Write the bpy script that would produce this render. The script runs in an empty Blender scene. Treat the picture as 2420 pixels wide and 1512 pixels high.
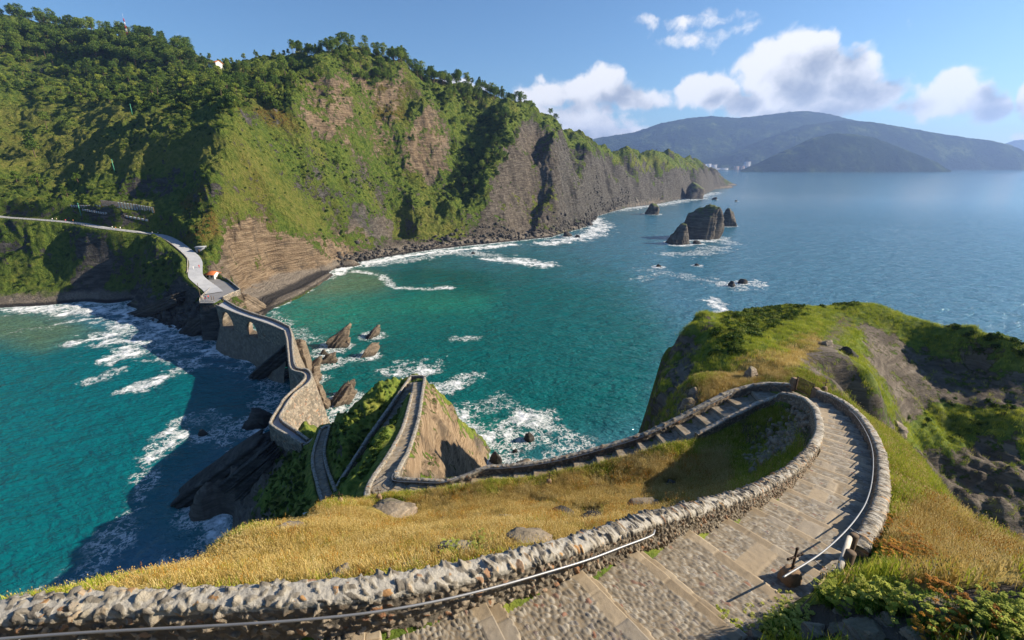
import bpy, bmesh, math, random
import numpy as np
from mathutils import Vector, Matrix

random.seed(7)
RNG = np.random.default_rng(11)
SC = bpy.context.scene
COL = SC.collection
R = math.radians

# ------------------------------------------------------------------ camera
CAM_H = 72.0
FOC = 1075.0                      # focal length in the 2419 x 1512 working units
PITCH = math.atan(371.0 / FOC)
CP, SP = math.cos(PITCH), math.sin(PITCH)
cam_data = bpy.data.cameras.new("camera")
cam_data.sensor_width = 36.0
cam_data.lens = 36.0 * FOC / 2419.0
cam_data.clip_start = 0.1
cam_data.clip_end = 60000.0
cam = bpy.data.objects.new("camera", cam_data)
cam.location = (0, 0, CAM_H)
cam.rotation_euler = (R(90) - PITCH, 0, 0)
COL.objects.link(cam)
SC.camera = cam

# ------------------------------------------------------------------ sun, exposure
SUN_AZ = R(85.0)                  # clockwise from +Y towards +X
SUN_EL = R(27.0)
SUN_DIR = Vector((math.cos(SUN_EL) * math.sin(SUN_AZ), math.cos(SUN_EL) * math.cos(SUN_AZ), math.sin(SUN_EL)))
sun_data = bpy.data.lights.new("sun", "SUN")
sun_data.energy = 5.0
sun_data.angle = R(0.5)
sun_data.color = (1.0, 0.86, 0.66)
sun = bpy.data.objects.new("sun", sun_data)
sun.rotation_euler = SUN_DIR.to_track_quat("Z", "Y").to_euler()
COL.objects.link(sun)
SC.view_settings.view_transform = "Standard"
SC.view_settings.look = "None"
SC.view_settings.exposure = 1.08
SC.view_settings.gamma = 1.0
SC.view_settings.use_curve_mapping = False
SC.cycles.use_denoising = True
SC.cycles.max_bounces = 6
SC.cycles.volume_bounces = 0
SC.cycles.transparent_max_bounces = 8


# ------------------------------------------------------------------ node helpers
def nd(t, typ, ins=None, **props):
    n = t.nodes.new(typ)
    for k, v in props.items():
        setattr(n, k, v)
    for k, v in (ins or {}).items():
        if isinstance(v, bpy.types.NodeSocket):
            t.links.new(v, n.inputs[k])
        else:
            n.inputs[k].default_value = v
    return n


def mth(t, op, a, b=None, c=None, clamp=False):
    n = t.nodes.new("ShaderNodeMath")
    n.operation = op
    n.use_clamp = clamp
    for i, v in enumerate((a, b, c)):
        if v is None:
            continue
        if isinstance(v, bpy.types.NodeSocket):
            t.links.new(v, n.inputs[i])
        else:
            n.inputs[i].default_value = v
    return n.outputs[0]


def rgba(c):
    return (c[0], c[1], c[2], 1.0)


def mixc(t, f, a, b, mode="MIX"):
    n = t.nodes.new("ShaderNodeMix")
    n.data_type = "RGBA"
    n.blend_type = mode
    n.clamp_factor = True
    for i, v in ((0, f), (6, a), (7, b)):
        if isinstance(v, bpy.types.NodeSocket):
            t.links.new(v, n.inputs[i])
        elif i == 0:
            n.inputs[i].default_value = v
        else:
            n.inputs[i].default_value = rgba(v)
    return n.outputs[2]


def noise(t, vec, scale, detail=4.0, rough=0.55, dist=0.0, out=0):
    n = nd(t, "ShaderNodeTexNoise", {"Scale": scale, "Detail": detail, "Roughness": rough, "Distortion": dist})
    if vec is not None:
        t.links.new(vec, n.inputs["Vector"])
    return n.outputs[out]


def voro(t, vec, scale, feature="F1", out="Distance", rnd=1.0):
    n = nd(t, "ShaderNodeTexVoronoi", {"Scale": scale, "Randomness": rnd}, feature=feature)
    if vec is not None:
        t.links.new(vec, n.inputs["Vector"])
    return n.outputs[out]


def mapr(t, v, a, b, c=0.0, d=1.0, smooth=True):
    n = nd(t, "ShaderNodeMapRange", {1: a, 2: b, 3: c, 4: d}, interpolation_type="SMOOTHSTEP" if smooth else "LINEAR")
    t.links.new(v, n.inputs[0])
    return n.outputs[0]


def ramp(t, fac, stops):
    n = t.nodes.new("ShaderNodeValToRGB")
    e = n.color_ramp.elements
    while len(e) < len(stops):
        e.new(0.5)
    for el, (p, c) in zip(e, stops):
        el.position = p
        el.color = rgba(c)
    t.links.new(fac, n.inputs[0])
    return n.outputs[0]


def vmap(t, vec, scale=(1, 1, 1), rot=(0, 0, 0)):
    n = nd(t, "ShaderNodeMapping", {"Vector": vec, "Rotation": rot, "Scale": scale})
    return n.outputs[0]


def attr(t, name, out="Fac"):
    n = t.nodes.new("ShaderNodeAttribute")
    n.attribute_name = name
    return n.outputs[out]


def new_mat(name):
    m = bpy.data.materials.new(name)
    m.use_nodes = True
    t = m.node_tree
    t.nodes.clear()
    out = t.nodes.new("ShaderNodeOutputMaterial")
    b = t.nodes.new("ShaderNodeBsdfPrincipled")
    t.links.new(b.outputs[0], out.inputs[0])
    return m, t, b


def bump(t, b, h, strength=0.5, dist=0.1, prev=None):
    n = nd(t, "ShaderNodeBump", {"Strength": strength, "Distance": dist, "Height": h})
    if prev is not None:
        t.links.new(prev, n.inputs["Normal"])
    if b is not None:
        t.links.new(n.outputs[0], b.inputs["Normal"])
    return n.outputs[0]


def objco(t):
    return t.nodes.new("ShaderNodeNewGeometry").outputs["Position"]


# ------------------------------------------------------------------ picking points: working units -> world
def ray(u, v):
    a = (u - 1209.5) / FOC
    b = (756.0 - v) / FOC
    return a, CP + b * SP, -SP + b * CP


def PT(u, v, t):                  # at depth t along the view axis
    a, y, z = ray(u, v)
    return (a * t, y * t, CAM_H + z * t)


def PD(u, v, d):                  # at height CAM_H - d
    a, y, z = ray(u, v)
    t = -d / z
    return (a * t, y * t, CAM_H - d)


def PZ(u, v, z):
    return PD(u, v, CAM_H - z)


def PROJ(x, y, z):
    dz = np.asarray(z) - CAM_H
    dep = y * CP - dz * SP
    up = y * SP + dz * CP
    dep = np.where(dep < 0.05, 0.05, dep)
    return 1209.5 + FOC * x / dep, 756.0 - FOC * up / dep


# ------------------------------------------------------------------ world: sky and clouds
W = bpy.data.worlds.new("World")
SC.world = W
W.use_nodes = True


def azel(u, v):
    x, y, z = ray(u, v)
    return math.atan2(x, y), math.atan2(z, math.hypot(x, y))


CLOUDS = [  # u, v, ru, rv, weight
    (1860, 128, 95, 68, 1), (1945, 115, 56, 54, 1), (1825, 190, 118, 82, 1), (1950, 190, 140, 92, 1), (2040, 155, 48, 34, 1),
    (1900, 235, 200, 55, 1), (2050, 228, 85, 42, .9), (1690, 222, 95, 45, 1), (1640, 205, 48, 32, 1), (1780, 238, 110, 42, .9),
    (1432, 185, 55, 38, .95), (1400, 215, 120, 52, .95), (1290, 222, 100, 42, .8), (1505, 232, 110, 30, .7), (1075, 192, 48, 22, .8),
    (1380, 258, 170, 34, .6), (1330, 300, 190, 44, .95), (1450, 318, 130, 26, .85), (1240, 262, 120, 34, .7), (1280, 185, 36, 20, .5),
    (2262, 198, 70, 52, 1), (2250, 240, 125, 60, 1), (2330, 258, 70, 42, .95), (2430, 232, 45, 58, .95), (2140, 248, 60, 22, .5),
    (1640, 48, 150, 36, .48), (1640, 100, 120, 40, .50), (1540, 45, 70, 20, .44), (1730, 75, 90, 36, .48), (2419, 330, 60, 16, .6),
    (1150, 205, 70, 18, .5),
]


def build_world():
    t = W.node_tree
    t.nodes.clear()
    out = t.nodes.new("ShaderNodeOutputWorld")
    bg = t.nodes.new("ShaderNodeBackground")
    t.links.new(bg.outputs[0], out.inputs[0])
    bg.inputs["Strength"].default_value = 0.066
    sky = nd(t, "ShaderNodeTexSky", sky_type="NISHITA", sun_disc=False, sun_elevation=SUN_EL, sun_rotation=SUN_AZ,
             altitude=50.0, air_density=1.0, dust_density=0.6, ozone_density=2.0)
    # cloud field group: position (azimuth, elevation) -> density
    g = bpy.data.node_groups.new("cloud_field", "ShaderNodeTree")
    g.interface.new_socket("Vector", in_out="INPUT", socket_type="NodeSocketVector")
    g.interface.new_socket("Density", in_out="OUTPUT", socket_type="NodeSocketFloat")
    gi = g.nodes.new("NodeGroupInput")
    go = g.nodes.new("NodeGroupOutput")
    wn = nd(g, "ShaderNodeTexNoise", {"Vector": gi.outputs[0], "Scale": 20.0, "Detail": 3.0, "Roughness": 0.5})
    off = nd(g, "ShaderNodeVectorMath", {0: wn.outputs["Color"], 1: (0.5, 0.5, 0.5)}, operation="SUBTRACT")
    off2 = nd(g, "ShaderNodeVectorMath", {0: off.outputs[0], "Scale": 0.03}, operation="SCALE")
    p = nd(g, "ShaderNodeVectorMath", {0: gi.outputs[0], 1: off2.outputs[0]}, operation="ADD").outputs[0]
    cur = None
    for (u, v, ru, rv, w) in CLOUDS:
        a, e = azel(u, v)
        a2, _ = azel(u + ru, v)
        _, e2 = azel(u, v - rv)
        s = nd(g, "ShaderNodeVectorMath", {0: p, 1: (a, e, 0)}, operation="SUBTRACT")
        m = nd(g, "ShaderNodeVectorMath", {0: s.outputs[0], 1: (1 / abs(a2 - a), 1 / abs(e2 - e), 0)}, operation="MULTIPLY")
        l = nd(g, "ShaderNodeVectorMath", {0: m.outputs[0], 1: m.outputs[0]}, operation="DOT_PRODUCT")
        f = mth(g, "EXPONENT", mth(g, "MULTIPLY", l.outputs["Value"], -1.1))
        f = mth(g, "MULTIPLY", f, w)
        cur = f if cur is None else mth(g, "SMOOTH_MAX", cur, f, 0.12)
    n1 = noise(g, p, 22.0, 8.0, 0.6)
    n2 = voro(g, p, 34.0, feature="SMOOTH_F1")
    den = mth(g, "ADD", cur, mth(g, "MULTIPLY", mth(g, "SUBTRACT", n1, 0.5), 1.0))
    den = mth(g, "SUBTRACT", den, mth(g, "MULTIPLY", n2, 0.22))
    g.links.new(den, go.inputs[0])
    # use the group
    tc = t.nodes.new("ShaderNodeTexCoord")
    sep = nd(t, "ShaderNodeSeparateXYZ", {0: tc.outputs["Generated"]})
    az = mth(t, "ARCTAN2", sep.outputs[0], sep.outputs[1])
    el = mth(t, "ARCSINE", sep.outputs[2])
    pos = nd(t, "ShaderNodeCombineXYZ", {0: az, 1: el}).outputs[0]

    def field(vec):
        n = t.nodes.new("ShaderNodeGroup")
        n.node_tree = g
        t.links.new(vec, n.inputs[0])
        return n.outputs[0]
    d0 = field(pos)
    p1 = nd(t, "ShaderNodeVectorMath", {0: pos, 1: (-0.045, 0.022, 0)}, operation="ADD").outputs[0]
    d1 = field(p1)
    alpha = mapr(t, d0, 0.18, 0.50)
    dark = mapr(t, d1, 0.25, 1.05)
    ccol = mixc(t, dark, (8.0, 7.9, 7.9), (2.8, 3.15, 3.9))
    tint = mixc(t, 1.0, sky.outputs[0], (0.62, 0.86, 1.06), "MULTIPLY")
    col = mixc(t, mth(t, "MULTIPLY", alpha, 0.96), tint, ccol)
    t.links.new(col, bg.inputs["Color"])
    W.cycles.sampling_method = "MANUAL"
    W.cycles.sample_map_resolution = 512


build_world()
# ------------------------------------------------------------------ numpy noise
def _h(ix, iy, iz, seed):
    with np.errstate(over="ignore"):
        h = ix.astype(np.uint32) * np.uint32(374761393) + iy.astype(np.uint32) * np.uint32(668265263) + iz.astype(np.uint32) * np.uint32(2147483647 & 1274126177) + np.uint32(seed * 144665 + 1013)
        h = (h ^ (h >> np.uint32(13))) * np.uint32(1274126177)
        h = (h ^ (h >> np.uint32(16))) * np.uint32(2246822519)
        return h ^ (h >> np.uint32(13))


def _f(h):
    return (h & np.uint32(0xFFFFFF)).astype(np.float32) / np.float32(0xFFFFFF)


def vn2(x, y, seed=0):
    """smooth 2D gradient noise, about -0.7..0.7"""
    x = np.asarray(x, np.float64); y = np.asarray(y, np.float64)
    x0 = np.floor(x); y0 = np.floor(y)
    fx = (x - x0).astype(np.float32); fy = (y - y0).astype(np.float32)
    ix = x0.astype(np.int64); iy = y0.astype(np.int64)
    z = np.zeros_like(ix)
    u = fx * fx * fx * (fx * (fx * 6 - 15) + 10); v = fy * fy * fy * (fy * (fy * 6 - 15) + 10)

    def gr(dx, dy):
        a = _f(_h(ix + dx, iy + dy, z, seed)) * np.float32(6.2831853)
        return np.cos(a) * (fx - dx) + np.sin(a) * (fy - dy)
    a = gr(0, 0); b = gr(1, 0); c = gr(0, 1); d = gr(1, 1)
    return (a + (b - a) * u) * (1 - v) + (c + (d - c) * u) * v


def fbm2(x, y, octv=5, gain=0.5, seed=0, ridged=False):
    s = np.zeros(np.shape(x), np.float32); a = 1.0; tot = 0.0; f = 1.0
    for o in range(octv):
        n = vn2(x * f + 17.3 * o, y * f - 9.1 * o, seed + o)
        s += a * ((1 - 2.4 * np.abs(n)) if ridged else n * 1.5)
        tot += a; a *= gain; f *= 2.03
    return s / tot


def vn3(p, seed=0):
    """smooth 3D value noise -1..1 for (N,3)"""
    p = np.asarray(p, np.float64)
    i0 = np.floor(p); f = (p - i0).astype(np.float32); i = i0.astype(np.int64)
    w = f * f * (3 - 2 * f)
    r = 0
    for dx in (0, 1):
        for dy in (0, 1):
            for dz in (0, 1):
                h = _f(_h(i[:, 0] + dx, i[:, 1] + dy, i[:, 2] + dz, seed))
                r = r + h * (w[:, 0] if dx else 1 - w[:, 0]) * (w[:, 1] if dy else 1 - w[:, 1]) * (w[:, 2] if dz else 1 - w[:, 2])
    return r * 2 - 1


def fbm3(p, octv=4, gain=0.5, seed=0):
    s = 0; a = 1.0; tot = 0; f = 1.0
    for o in range(octv):
        s = s + a * vn3(p * f + 13.7 * o, seed + o)
        tot += a; a *= gain; f *= 2.03
    return s / tot


def worley2(x, y, seed=0):
    """F1, F2, random id of the nearest cell"""
    ix = np.floor(x).astype(np.int64); iy = np.floor(y).astype(np.int64)
    f1 = np.full(x.shape, 9.0, np.float32); f2 = f1.copy(); cid = np.zeros(x.shape, np.float32)
    for dx in (-1, 0, 1):
        for dy in (-1, 0, 1):
            h = _h(ix + dx, iy + dy, ix * 0, seed)
            px = ix + dx + _f(h); h2 = _h(ix + dx, iy + dy, ix * 0 + 5, seed + 3)
            py = iy + dy + _f(h2)
            d = np.hypot(x - px, y - py).astype(np.float32)
            m = d < f1
            f2 = np.where(m, f1, np.minimum(f2, d))
            cid = np.where(m, _f(_h(ix + dx, iy + dy, ix * 0 + 9, seed + 7)), cid)
            f1 = np.where(m, d, f1)
    return f1, f2, cid


def worley2f(x, y, seed=0):
    """as worley2, with the offset to the nearest centre too"""
    ix = np.floor(x).astype(np.int64); iy = np.floor(y).astype(np.int64)
    f1 = np.full(x.shape, 9.0, np.float32); f2 = f1.copy(); cid = np.zeros(x.shape, np.float32); ox = f1 * 0; oy = f1 * 0
    for dx in (-1, 0, 1):
        for dy in (-1, 0, 1):
            px = ix + dx + _f(_h(ix + dx, iy + dy, ix * 0, seed)); py = iy + dy + _f(_h(ix + dx, iy + dy, ix * 0 + 5, seed + 3))
            ex = (x - px).astype(np.float32); ey = (y - py).astype(np.float32)
            d = np.maximum(np.abs(ex), np.abs(ey)) * 0.6 + np.hypot(ex, ey) * 0.4
            m = d < f1
            f2 = np.where(m, f1, np.minimum(f2, d))
            cid = np.where(m, _f(_h(ix + dx, iy + dy, ix * 0 + 9, seed + 7)), cid)
            ox = np.where(m, ex, ox); oy = np.where(m, ey, oy)
            f1 = np.where(m, d, f1)
    return f1, f2, cid, ox, oy


def sstep(a, b, x):
    t = np.clip((x - a) / (b - a), 0, 1)
    return t * t * (3 - 2 * t)


def lerp(a, b, t):
    return a + (b - a) * t


# ------------------------------------------------------------------ scattered-data surface
class Surf:
    """height over (x, y) through scattered control points (multiquadric)"""
    def __init__(self, pts, c=3.0, lam=0.0):
        P = np.array(pts, float)
        # drop near duplicates
        keep = []
        for i, p in enumerate(P):
            if all((p[0] - P[j][0]) ** 2 + (p[1] - P[j][1]) ** 2 > 0.3 for j in keep):
                keep.append(i)
        P = P[keep]
        self.P = P; self.c2 = c * c
        n = len(P)
        D = np.sqrt((P[:, None, 0] - P[None, :, 0]) ** 2 + (P[:, None, 1] - P[None, :, 1]) ** 2 + self.c2)
        A = np.zeros((n + 1, n + 1))
        A[:n, :n] = D - lam * np.eye(n); A[:n, n] = 1; A[n, :n] = 1
        b = np.zeros(n + 1); b[:n] = P[:, 2]
        self.w = np.linalg.solve(A, b)

    def __call__(self, x, y):
        x = np.asarray(x, np.float32).ravel(); y = np.asarray(y, np.float32).ravel()
        out = np.empty(x.size, np.float32)
        px = self.P[:, 0].astype(np.float32); py = self.P[:, 1].astype(np.float32); w = self.w[:-1].astype(np.float32)
        for i in range(0, x.size, 40000):
            xs = x[i:i + 40000, None]; ys = y[i:i + 40000, None]
            D = np.sqrt((xs - px) ** 2 + (ys - py) ** 2 + np.float32(self.c2))
            out[i:i + 40000] = D @ w + self.w[-1]
        return out


def dense(pts, step):
    """points along a polyline, at most step apart (any number of coordinates)"""
    P = [np.array(p, float) for p in pts]
    o = [P[0]]
    for a, b in zip(P[:-1], P[1:]):
        n = max(1, int(math.ceil(np.linalg.norm((b - a)[:2]) / step)))
        for k in range(1, n + 1):
            o.append(a + (b - a) * k / n)
    return np.array(o)


def smooth_line(pts, step):
    """Catmull-Rom through the points, resampled at even spacing"""
    P = [np.array(p, float) for p in pts]
    P = [2 * P[0] - P[1]] + P + [2 * P[-1] - P[-2]]
    o = []
    for i in range(1, len(P) - 2):
        a, b, c, d = P[i - 1:i + 3]
        n = max(3, int(np.linalg.norm(c - b) / step * 3))
        for k in range(n):
            t = k / n
            o.append(0.5 * ((2 * b) + (c - a) * t + (2 * a - 5 * b + 4 * c - d) * t * t + (3 * b - a - 3 * c + d) * t ** 3))
    o.append(P[-2])
    o = np.array(o)
    s = np.concatenate([[0], np.cumsum(np.linalg.norm(np.diff(o, axis=0), axis=1))])
    m = max(2, int(round(s[-1] / step)) + 1)
    q = np.linspace(0, s[-1], m)
    return np.stack([np.interp(q, s, o[:, k]) for k in range(o.shape[1])], 1)


def near_line(x, y, line):
    """distance to the polyline and the z of its nearest point"""
    best = np.full(x.shape, 1e9, np.float32); bz = np.zeros(x.shape, np.float32)
    for a, b in zip(line[:-1], line[1:]):
        dx, dy = b[0] - a[0], b[1] - a[1]
        L = dx * dx + dy * dy + 1e-12
        t = np.clip(((x - a[0]) * dx + (y - a[1]) * dy) / L, 0, 1)
        d = np.hypot(x - (a[0] + t * dx), y - (a[1] + t * dy))
        m = d < best
        best = np.where(m, d, best); bz = np.where(m, a[2] + t * (b[2] - a[2]), bz)
    return best, bz


def poly_sd(u, v, poly):
    """signed distance to a polygon, positive inside"""
    best = np.full(u.shape, 1e9, np.float32); ins = np.zeros(u.shape, bool)
    n = len(poly)
    for i in range(n):
        ax, ay = poly[i]; bx, by = poly[(i + 1) % n]
        dx, dy = bx - ax, by - ay
        t = np.clip(((u - ax) * dx + (v - ay) * dy) / (dx * dx + dy * dy), 0, 1)
        best = np.minimum(best, np.hypot(u - ax - t * dx, v - ay - t * dy))
        c = ((ay > v) != (by > v)) & (u < (bx - ax) * (v - ay) / ((by - ay) if by != ay else 1e-9) + ax)
        ins ^= c
    return np.where(ins, best, -best)


def pmask(u, v, polys, soft=15.0, wob=None):
    m = np.zeros(u.shape, np.float32)
    for p in polys:
        d = poly_sd(u, v, p)
        if wob is not None:
            d = d + wob
        m = np.maximum(m, sstep(-soft, soft, d))
    return m


# ------------------------------------------------------------------ mesh helpers
def mesh_np(name, V, F, mat=None, smooth=False, parent=None, attrs=None, mats=None, fmat=None, uv=None):
    """one mesh object from arrays; F is (M,3) or (M,4) or a list of such arrays"""
    V = np.asarray(V, np.float32)
    Fs = [np.asarray(f, np.int32) for f in (F if isinstance(F, list) else [F]) if len(f)]
    me = bpy.data.meshes.new(name)
    nl = sum(f.size for f in Fs); nf = sum(len(f) for f in Fs)
    me.vertices.add(len(V)); me.vertices.foreach_set("co", V.ravel())
    me.loops.add(nl); me.loops.foreach_set("vertex_index", np.concatenate([f.ravel() for f in Fs]))
    me.polygons.add(nf)
    sizes = np.concatenate([np.full(len(f), f.shape[1], np.int32) for f in Fs])
    me.polygons.foreach_set("loop_start", np.concatenate([[0], np.cumsum(sizes)[:-1]]).astype(np.int32))
    me.polygons.foreach_set("loop_total", sizes)
    if smooth:
        me.polygons.foreach_set("use_smooth", np.ones(nf, bool))
    for m in (mats or ([mat] if mat else [])):
        me.materials.append(m)
    if fmat is not None:
        me.polygons.foreach_set("material_index", np.asarray(fmat, np.int32))
    for k, a in (attrs or {}).items():
        a = np.asarray(a, np.float32)
        if a.ndim == 1:
            me.attributes.new(k, "FLOAT", "POINT").data.foreach_set("value", a)
        else:
            c = np.ones((len(a), 4), np.float32); c[:, :3] = a[:, :3]
            me.attributes.new(k, "FLOAT_COLOR", "POINT").data.foreach_set("color", c.ravel())
    me.update(calc_edges=True)
    o = bpy.data.objects.new(name, me)
    COL.objects.link(o)
    if parent is not None:
        o.parent = parent
    return o


def grid_faces(nr, nc, closed=False):
    i = np.arange(nr - 1)[:, None]
    j = np.arange(nc if closed else nc - 1)[None, :]
    j2 = (j + 1) % nc
    return np.stack([i * nc + j, i * nc + j2, (i + 1) * nc + j2, (i + 1) * nc + j], -1).reshape(-1, 4)


class MB:
    """collects small shapes into one mesh"""
    def __init__(self):
        self.v = []; self.f3 = []; self.f4 = []; self.n = 0

    def add(self, V, F):
        V = np.asarray(V, float); F = np.asarray(F, int)
        (self.f4 if F.shape[1] == 4 else self.f3).append(F + self.n)
        self.v.append(V); self.n += len(V)
        return self

    def box(self, c, s, rz=0.0, M=None, taper=1.0, bev=0.0):
        x, y, z = s[0] / 2, s[1] / 2, s[2] / 2
        if bev <= 0:
            V = np.array([[-x, -y, -z], [x, -y, -z], [x, y, -z], [-x, y, -z], [-x * taper, -y * taper, z], [x * taper, -y * taper, z], [x * taper, y * taper, z], [-x * taper, y * taper, z]])
            F = [[0, 3, 2, 1], [4, 5, 6, 7], [0, 1, 5, 4], [1, 2, 6, 5], [2, 3, 7, 6], [3, 0, 4, 7]]
        else:
            rings = []
            for zz, k in ((-z, bev), (-z + bev, 0), (z - bev, 0), (z, bev)):
                tp = taper if zz > 0 else 1.0
                a, b = x * tp - k, y * tp - k
                rings.append([[-a, -b, zz], [a, -b, zz], [a, b, zz], [-a, b, zz]])
            V = np.array(rings).reshape(-1, 3)
            F = [[0, 3, 2, 1], [12, 13, 14, 15]]
            for r in range(3):
                for k in range(4):
                    F.append([r * 4 + k, r * 4 + (k + 1) % 4, r * 4 + 4 + (k + 1) % 4, r * 4 + 4 + k])
        if M is not None:
            V = V @ np.array(M.to_3x3()).T
        elif rz:
            ca, sa = math.cos(rz), math.sin(rz)
            V = V @ np.array([[ca, sa, 0], [-sa, ca, 0], [0, 0, 1]])
        return self.add(V + np.array(c), F)

    def tube(self, pts, r, n=8, cap=True):
        P = np.array(pts, float); m = len(P)
        rr = np.full(m, r) if np.isscalar(r) else np.array(r, float)
        T = np.gradient(P, axis=0); T /= np.linalg.norm(T, axis=1)[:, None] + 1e-12
        up = np.array([0, 0, 1.0]) if abs(T[0][2]) < 0.9 else np.array([0, 1.0, 0])
        V = []
        for k in range(m):
            a = np.cross(T[k], up); a /= np.linalg.norm(a) + 1e-12
            b = np.cross(a, T[k])
            for j in range(n):
                th = 2 * math.pi * j / n
                V.append(P[k] + rr[k] * (math.cos(th) * a + math.sin(th) * b))
        F = grid_faces(m, n, True)
        b0 = self.n
        self.add(V, F)
        if cap:
            for k, s in ((0, 1), (m - 1, -1)):
                base = b0 + k * n
                c = len(self.v); self.v.append(P[k][None]); ci = self.n; self.n += 1
                self.f3.append(np.array([[ci, base + (j + (s > 0)) % n, base + (j + (s < 0)) % n] for j in range(n)]))
        return self

    def build(self, name, mat, parent=None, smooth=False, attrs=None):
        F = []
        if self.f4:
            F.append(np.concatenate(self.f4))
        if self.f3:
            F.append(np.concatenate(self.f3))
        return mesh_np(name, np.concatenate(self.v), F, mat, smooth, parent, attrs)


def tag(o, label=None, cat=None, group=None, kind=None):
    for k, v in (("label", label), ("category", cat), ("group", group), ("kind", kind)):
        if v:
            o[k] = v
    return o


def empty(name, loc=(0, 0, 0), rz=0.0, label=None, cat=None, group=None):
    o = bpy.data.objects.new(name, None)
    o.empty_display_size = 0.3
    COL.objects.link(o)
    o.location = loc
    o.rotation_euler = (0, 0, rz)
    return tag(o, label, cat, group)


def copy_tree(o, loc=None, rot=None, scale=None, label=None, group=None):
    c = o.copy(); COL.objects.link(c)
    if loc is not None:
        c.location = loc
    if rot is not None:
        c.rotation_euler = rot
    if scale is not None:
        c.scale = scale
    if label:
        c["label"] = label
    if group:
        c["group"] = group

    def rec(src, dst):
        for ch in list(src.children):
            k = ch.copy(); COL.objects.link(k); k.parent = dst
            rec(ch, k)
    rec(o, c)
    return c
# ------------------------------------------------------------------ path centre lines (world)
def W3(lst):
    return [(x, y, CAM_H - d) for x, y, d in lst]


LINE_STAIRS = smooth_line(W3([(-11.5, 2.4, 6.1), (-9, 2.8, 6.15), (-6, 3.2, 6.25), (-1.8, 3.65, 6.4), (1.2, 5.0, 7.0), (3.5, 6.6, 7.75), (6.0, 8.4, 8.8),
                              (8.6, 10.6, 10.0), (11.1, 13.0, 11.2), (14.4, 16.6, 12.9), (17.5, 20.3, 14.4), (20.0, 23.8, 15.6), (22.6, 28, 17.0),
                              (24.2, 32, 18.2), (23.7, 35.3, 19.2), (21.2, 36.1, 20.2), (18, 35.2, 21.2), (14.2, 34.2, 22.7), (10.7, 33.7, 24.0),
                              (3.2, 33.5, 26.2), (-4.2, 33.9, 27.4), (-10.5, 34.5, 28.5), (-13.2, 36.2, 28.9)]), 0.5)
LINE_SPUR_UP = smooth_line([(-12.6, 34.6, 43.2)] + [PD(*p) for p in ((905, 1136, 29.6), (932, 1082, 31.2), (958, 1030, 33.8), (973, 985, 36.3), (982, 938, 39.2), (986, 903, 41.4))], 0.6)
LINE_SPUR_DOWN = smooth_line([PD(*p) for p in ((984, 902, 41.5), (968, 915, 42.4), (948, 952, 43.4), (905, 1020, 44.6), (860, 1085, 45.8), (815, 1150, 46.8), (783, 1190, 47.1))], 0.6)
LINE_THIRD = smooth_line([PD(*p) for p in ((790, 1186, 47.1), (767, 1165, 47.6), (755, 1112, 49), (752, 1070, 50), (759, 1035, 51.4), (768, 1008, 52.4))], 0.6)
LINE_BRIDGE = smooth_line([PD(*p) for p in ((768, 1010, 52.5), (745, 1032, 53.6), (722, 1042, 54.4), (690, 1020, 54.9), (650, 994, 55.3), (656, 972, 55.4), (672, 946, 55.6),
                                            (690, 922, 55.7), (716, 899, 55.8), (728, 885, 55.9), (716, 874, 56), (692, 864, 56), (686, 836, 56), (683, 800, 56),
                                            (676, 777, 56), (640, 758, 56), (600, 744, 56), (560, 729, 56), (522, 711, 56))], 0.8)
ROAD_PX = [(-160, 470, 50), (-60, 500, 45), (0, 512, 42), (90, 519, 40.5), (180, 527, 38.5), (250, 539, 36.8), (330, 549, 34.3), (380, 557, 32.5), (410, 570, 30.8), (440, 592, 27.7),
           (460, 612, 25), (463, 632, 22.6), (460, 648, 20.8), (475, 665, 18.6), (495, 680, 16.8), (512, 697, 16.1)]
LINE_ROAD = smooth_line([PZ(*p) for p in ROAD_PX], 2.0)
PLAZA = [PZ(u, v, 16.1) for u, v in ((480, 661), (505, 674), (474, 706), (472, 716), (507, 716), (517, 710), (525, 705), (568, 688), (538, 668), (519, 660), (509, 658))]
PLAZA_XY = [(p[0], p[1]) for p in PLAZA]

# ------------------------------------------------------------------ mainland control points
MC = []
SHORE_PX = [(-320, 745), (-150, 735), (0, 727), (100, 722), (190, 713), (300, 718), (350, 746), (430, 776), (475, 792), (522, 797),
            (612, 728), (640, 706), (700, 682), (750, 653), (830, 622), (920, 606), (1020, 590), (1110, 580), (1190, 572), (1300, 560), (1385, 536),
            (1405, 512), (1480, 491), (1560, 481), (1600, 472), (1660, 462), (1690, 447), (1712, 445)]
SH = [PZ(u, v, 0) for u, v in SHORE_PX]
SH_L = dense(SH[:10], 14); SH_R = dense(SH[10:], 16)
for p in list(SH_L) + [(-121, 186, 0)] + list(SH_R):
    r = math.hypot(p[0], p[1])
    MC.append((p[0], p[1], 0))
    k = 1 - 22 / r
    MC.append((p[0] * k, p[1] * k, -9))
for u, v in ((1735, 450), (1728, 440), (1738, 432), (1760, 436), (1760, 424), (1800, 420), (1850, 440)):
    MC.append(PZ(u, v, 0)[:2] + (-12,))
for u, v, z in [(625, 690, 3), (690, 658, 3), (745, 638, 3.2), (60, 704, 3), (150, 700, 3)]:
    MC.append(PZ(u, v, z))
MC += [PZ(u, v, 4.0) for u, v in ((578, 690), (610, 672), (660, 652), (710, 641), (755, 632), (830, 614))]
MC += [PZ(u, v, 2.0) for u, v in ((618, 702), (655, 683), (700, 666), (745, 645))]
BEACH_XY = [PZ(u, v, 3)[:2] for u, v in ((578, 690), (610, 672), (660, 652), (710, 641), (755, 632), (780, 640), (750, 660), (700, 690), (640, 715), (612, 735))]
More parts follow.
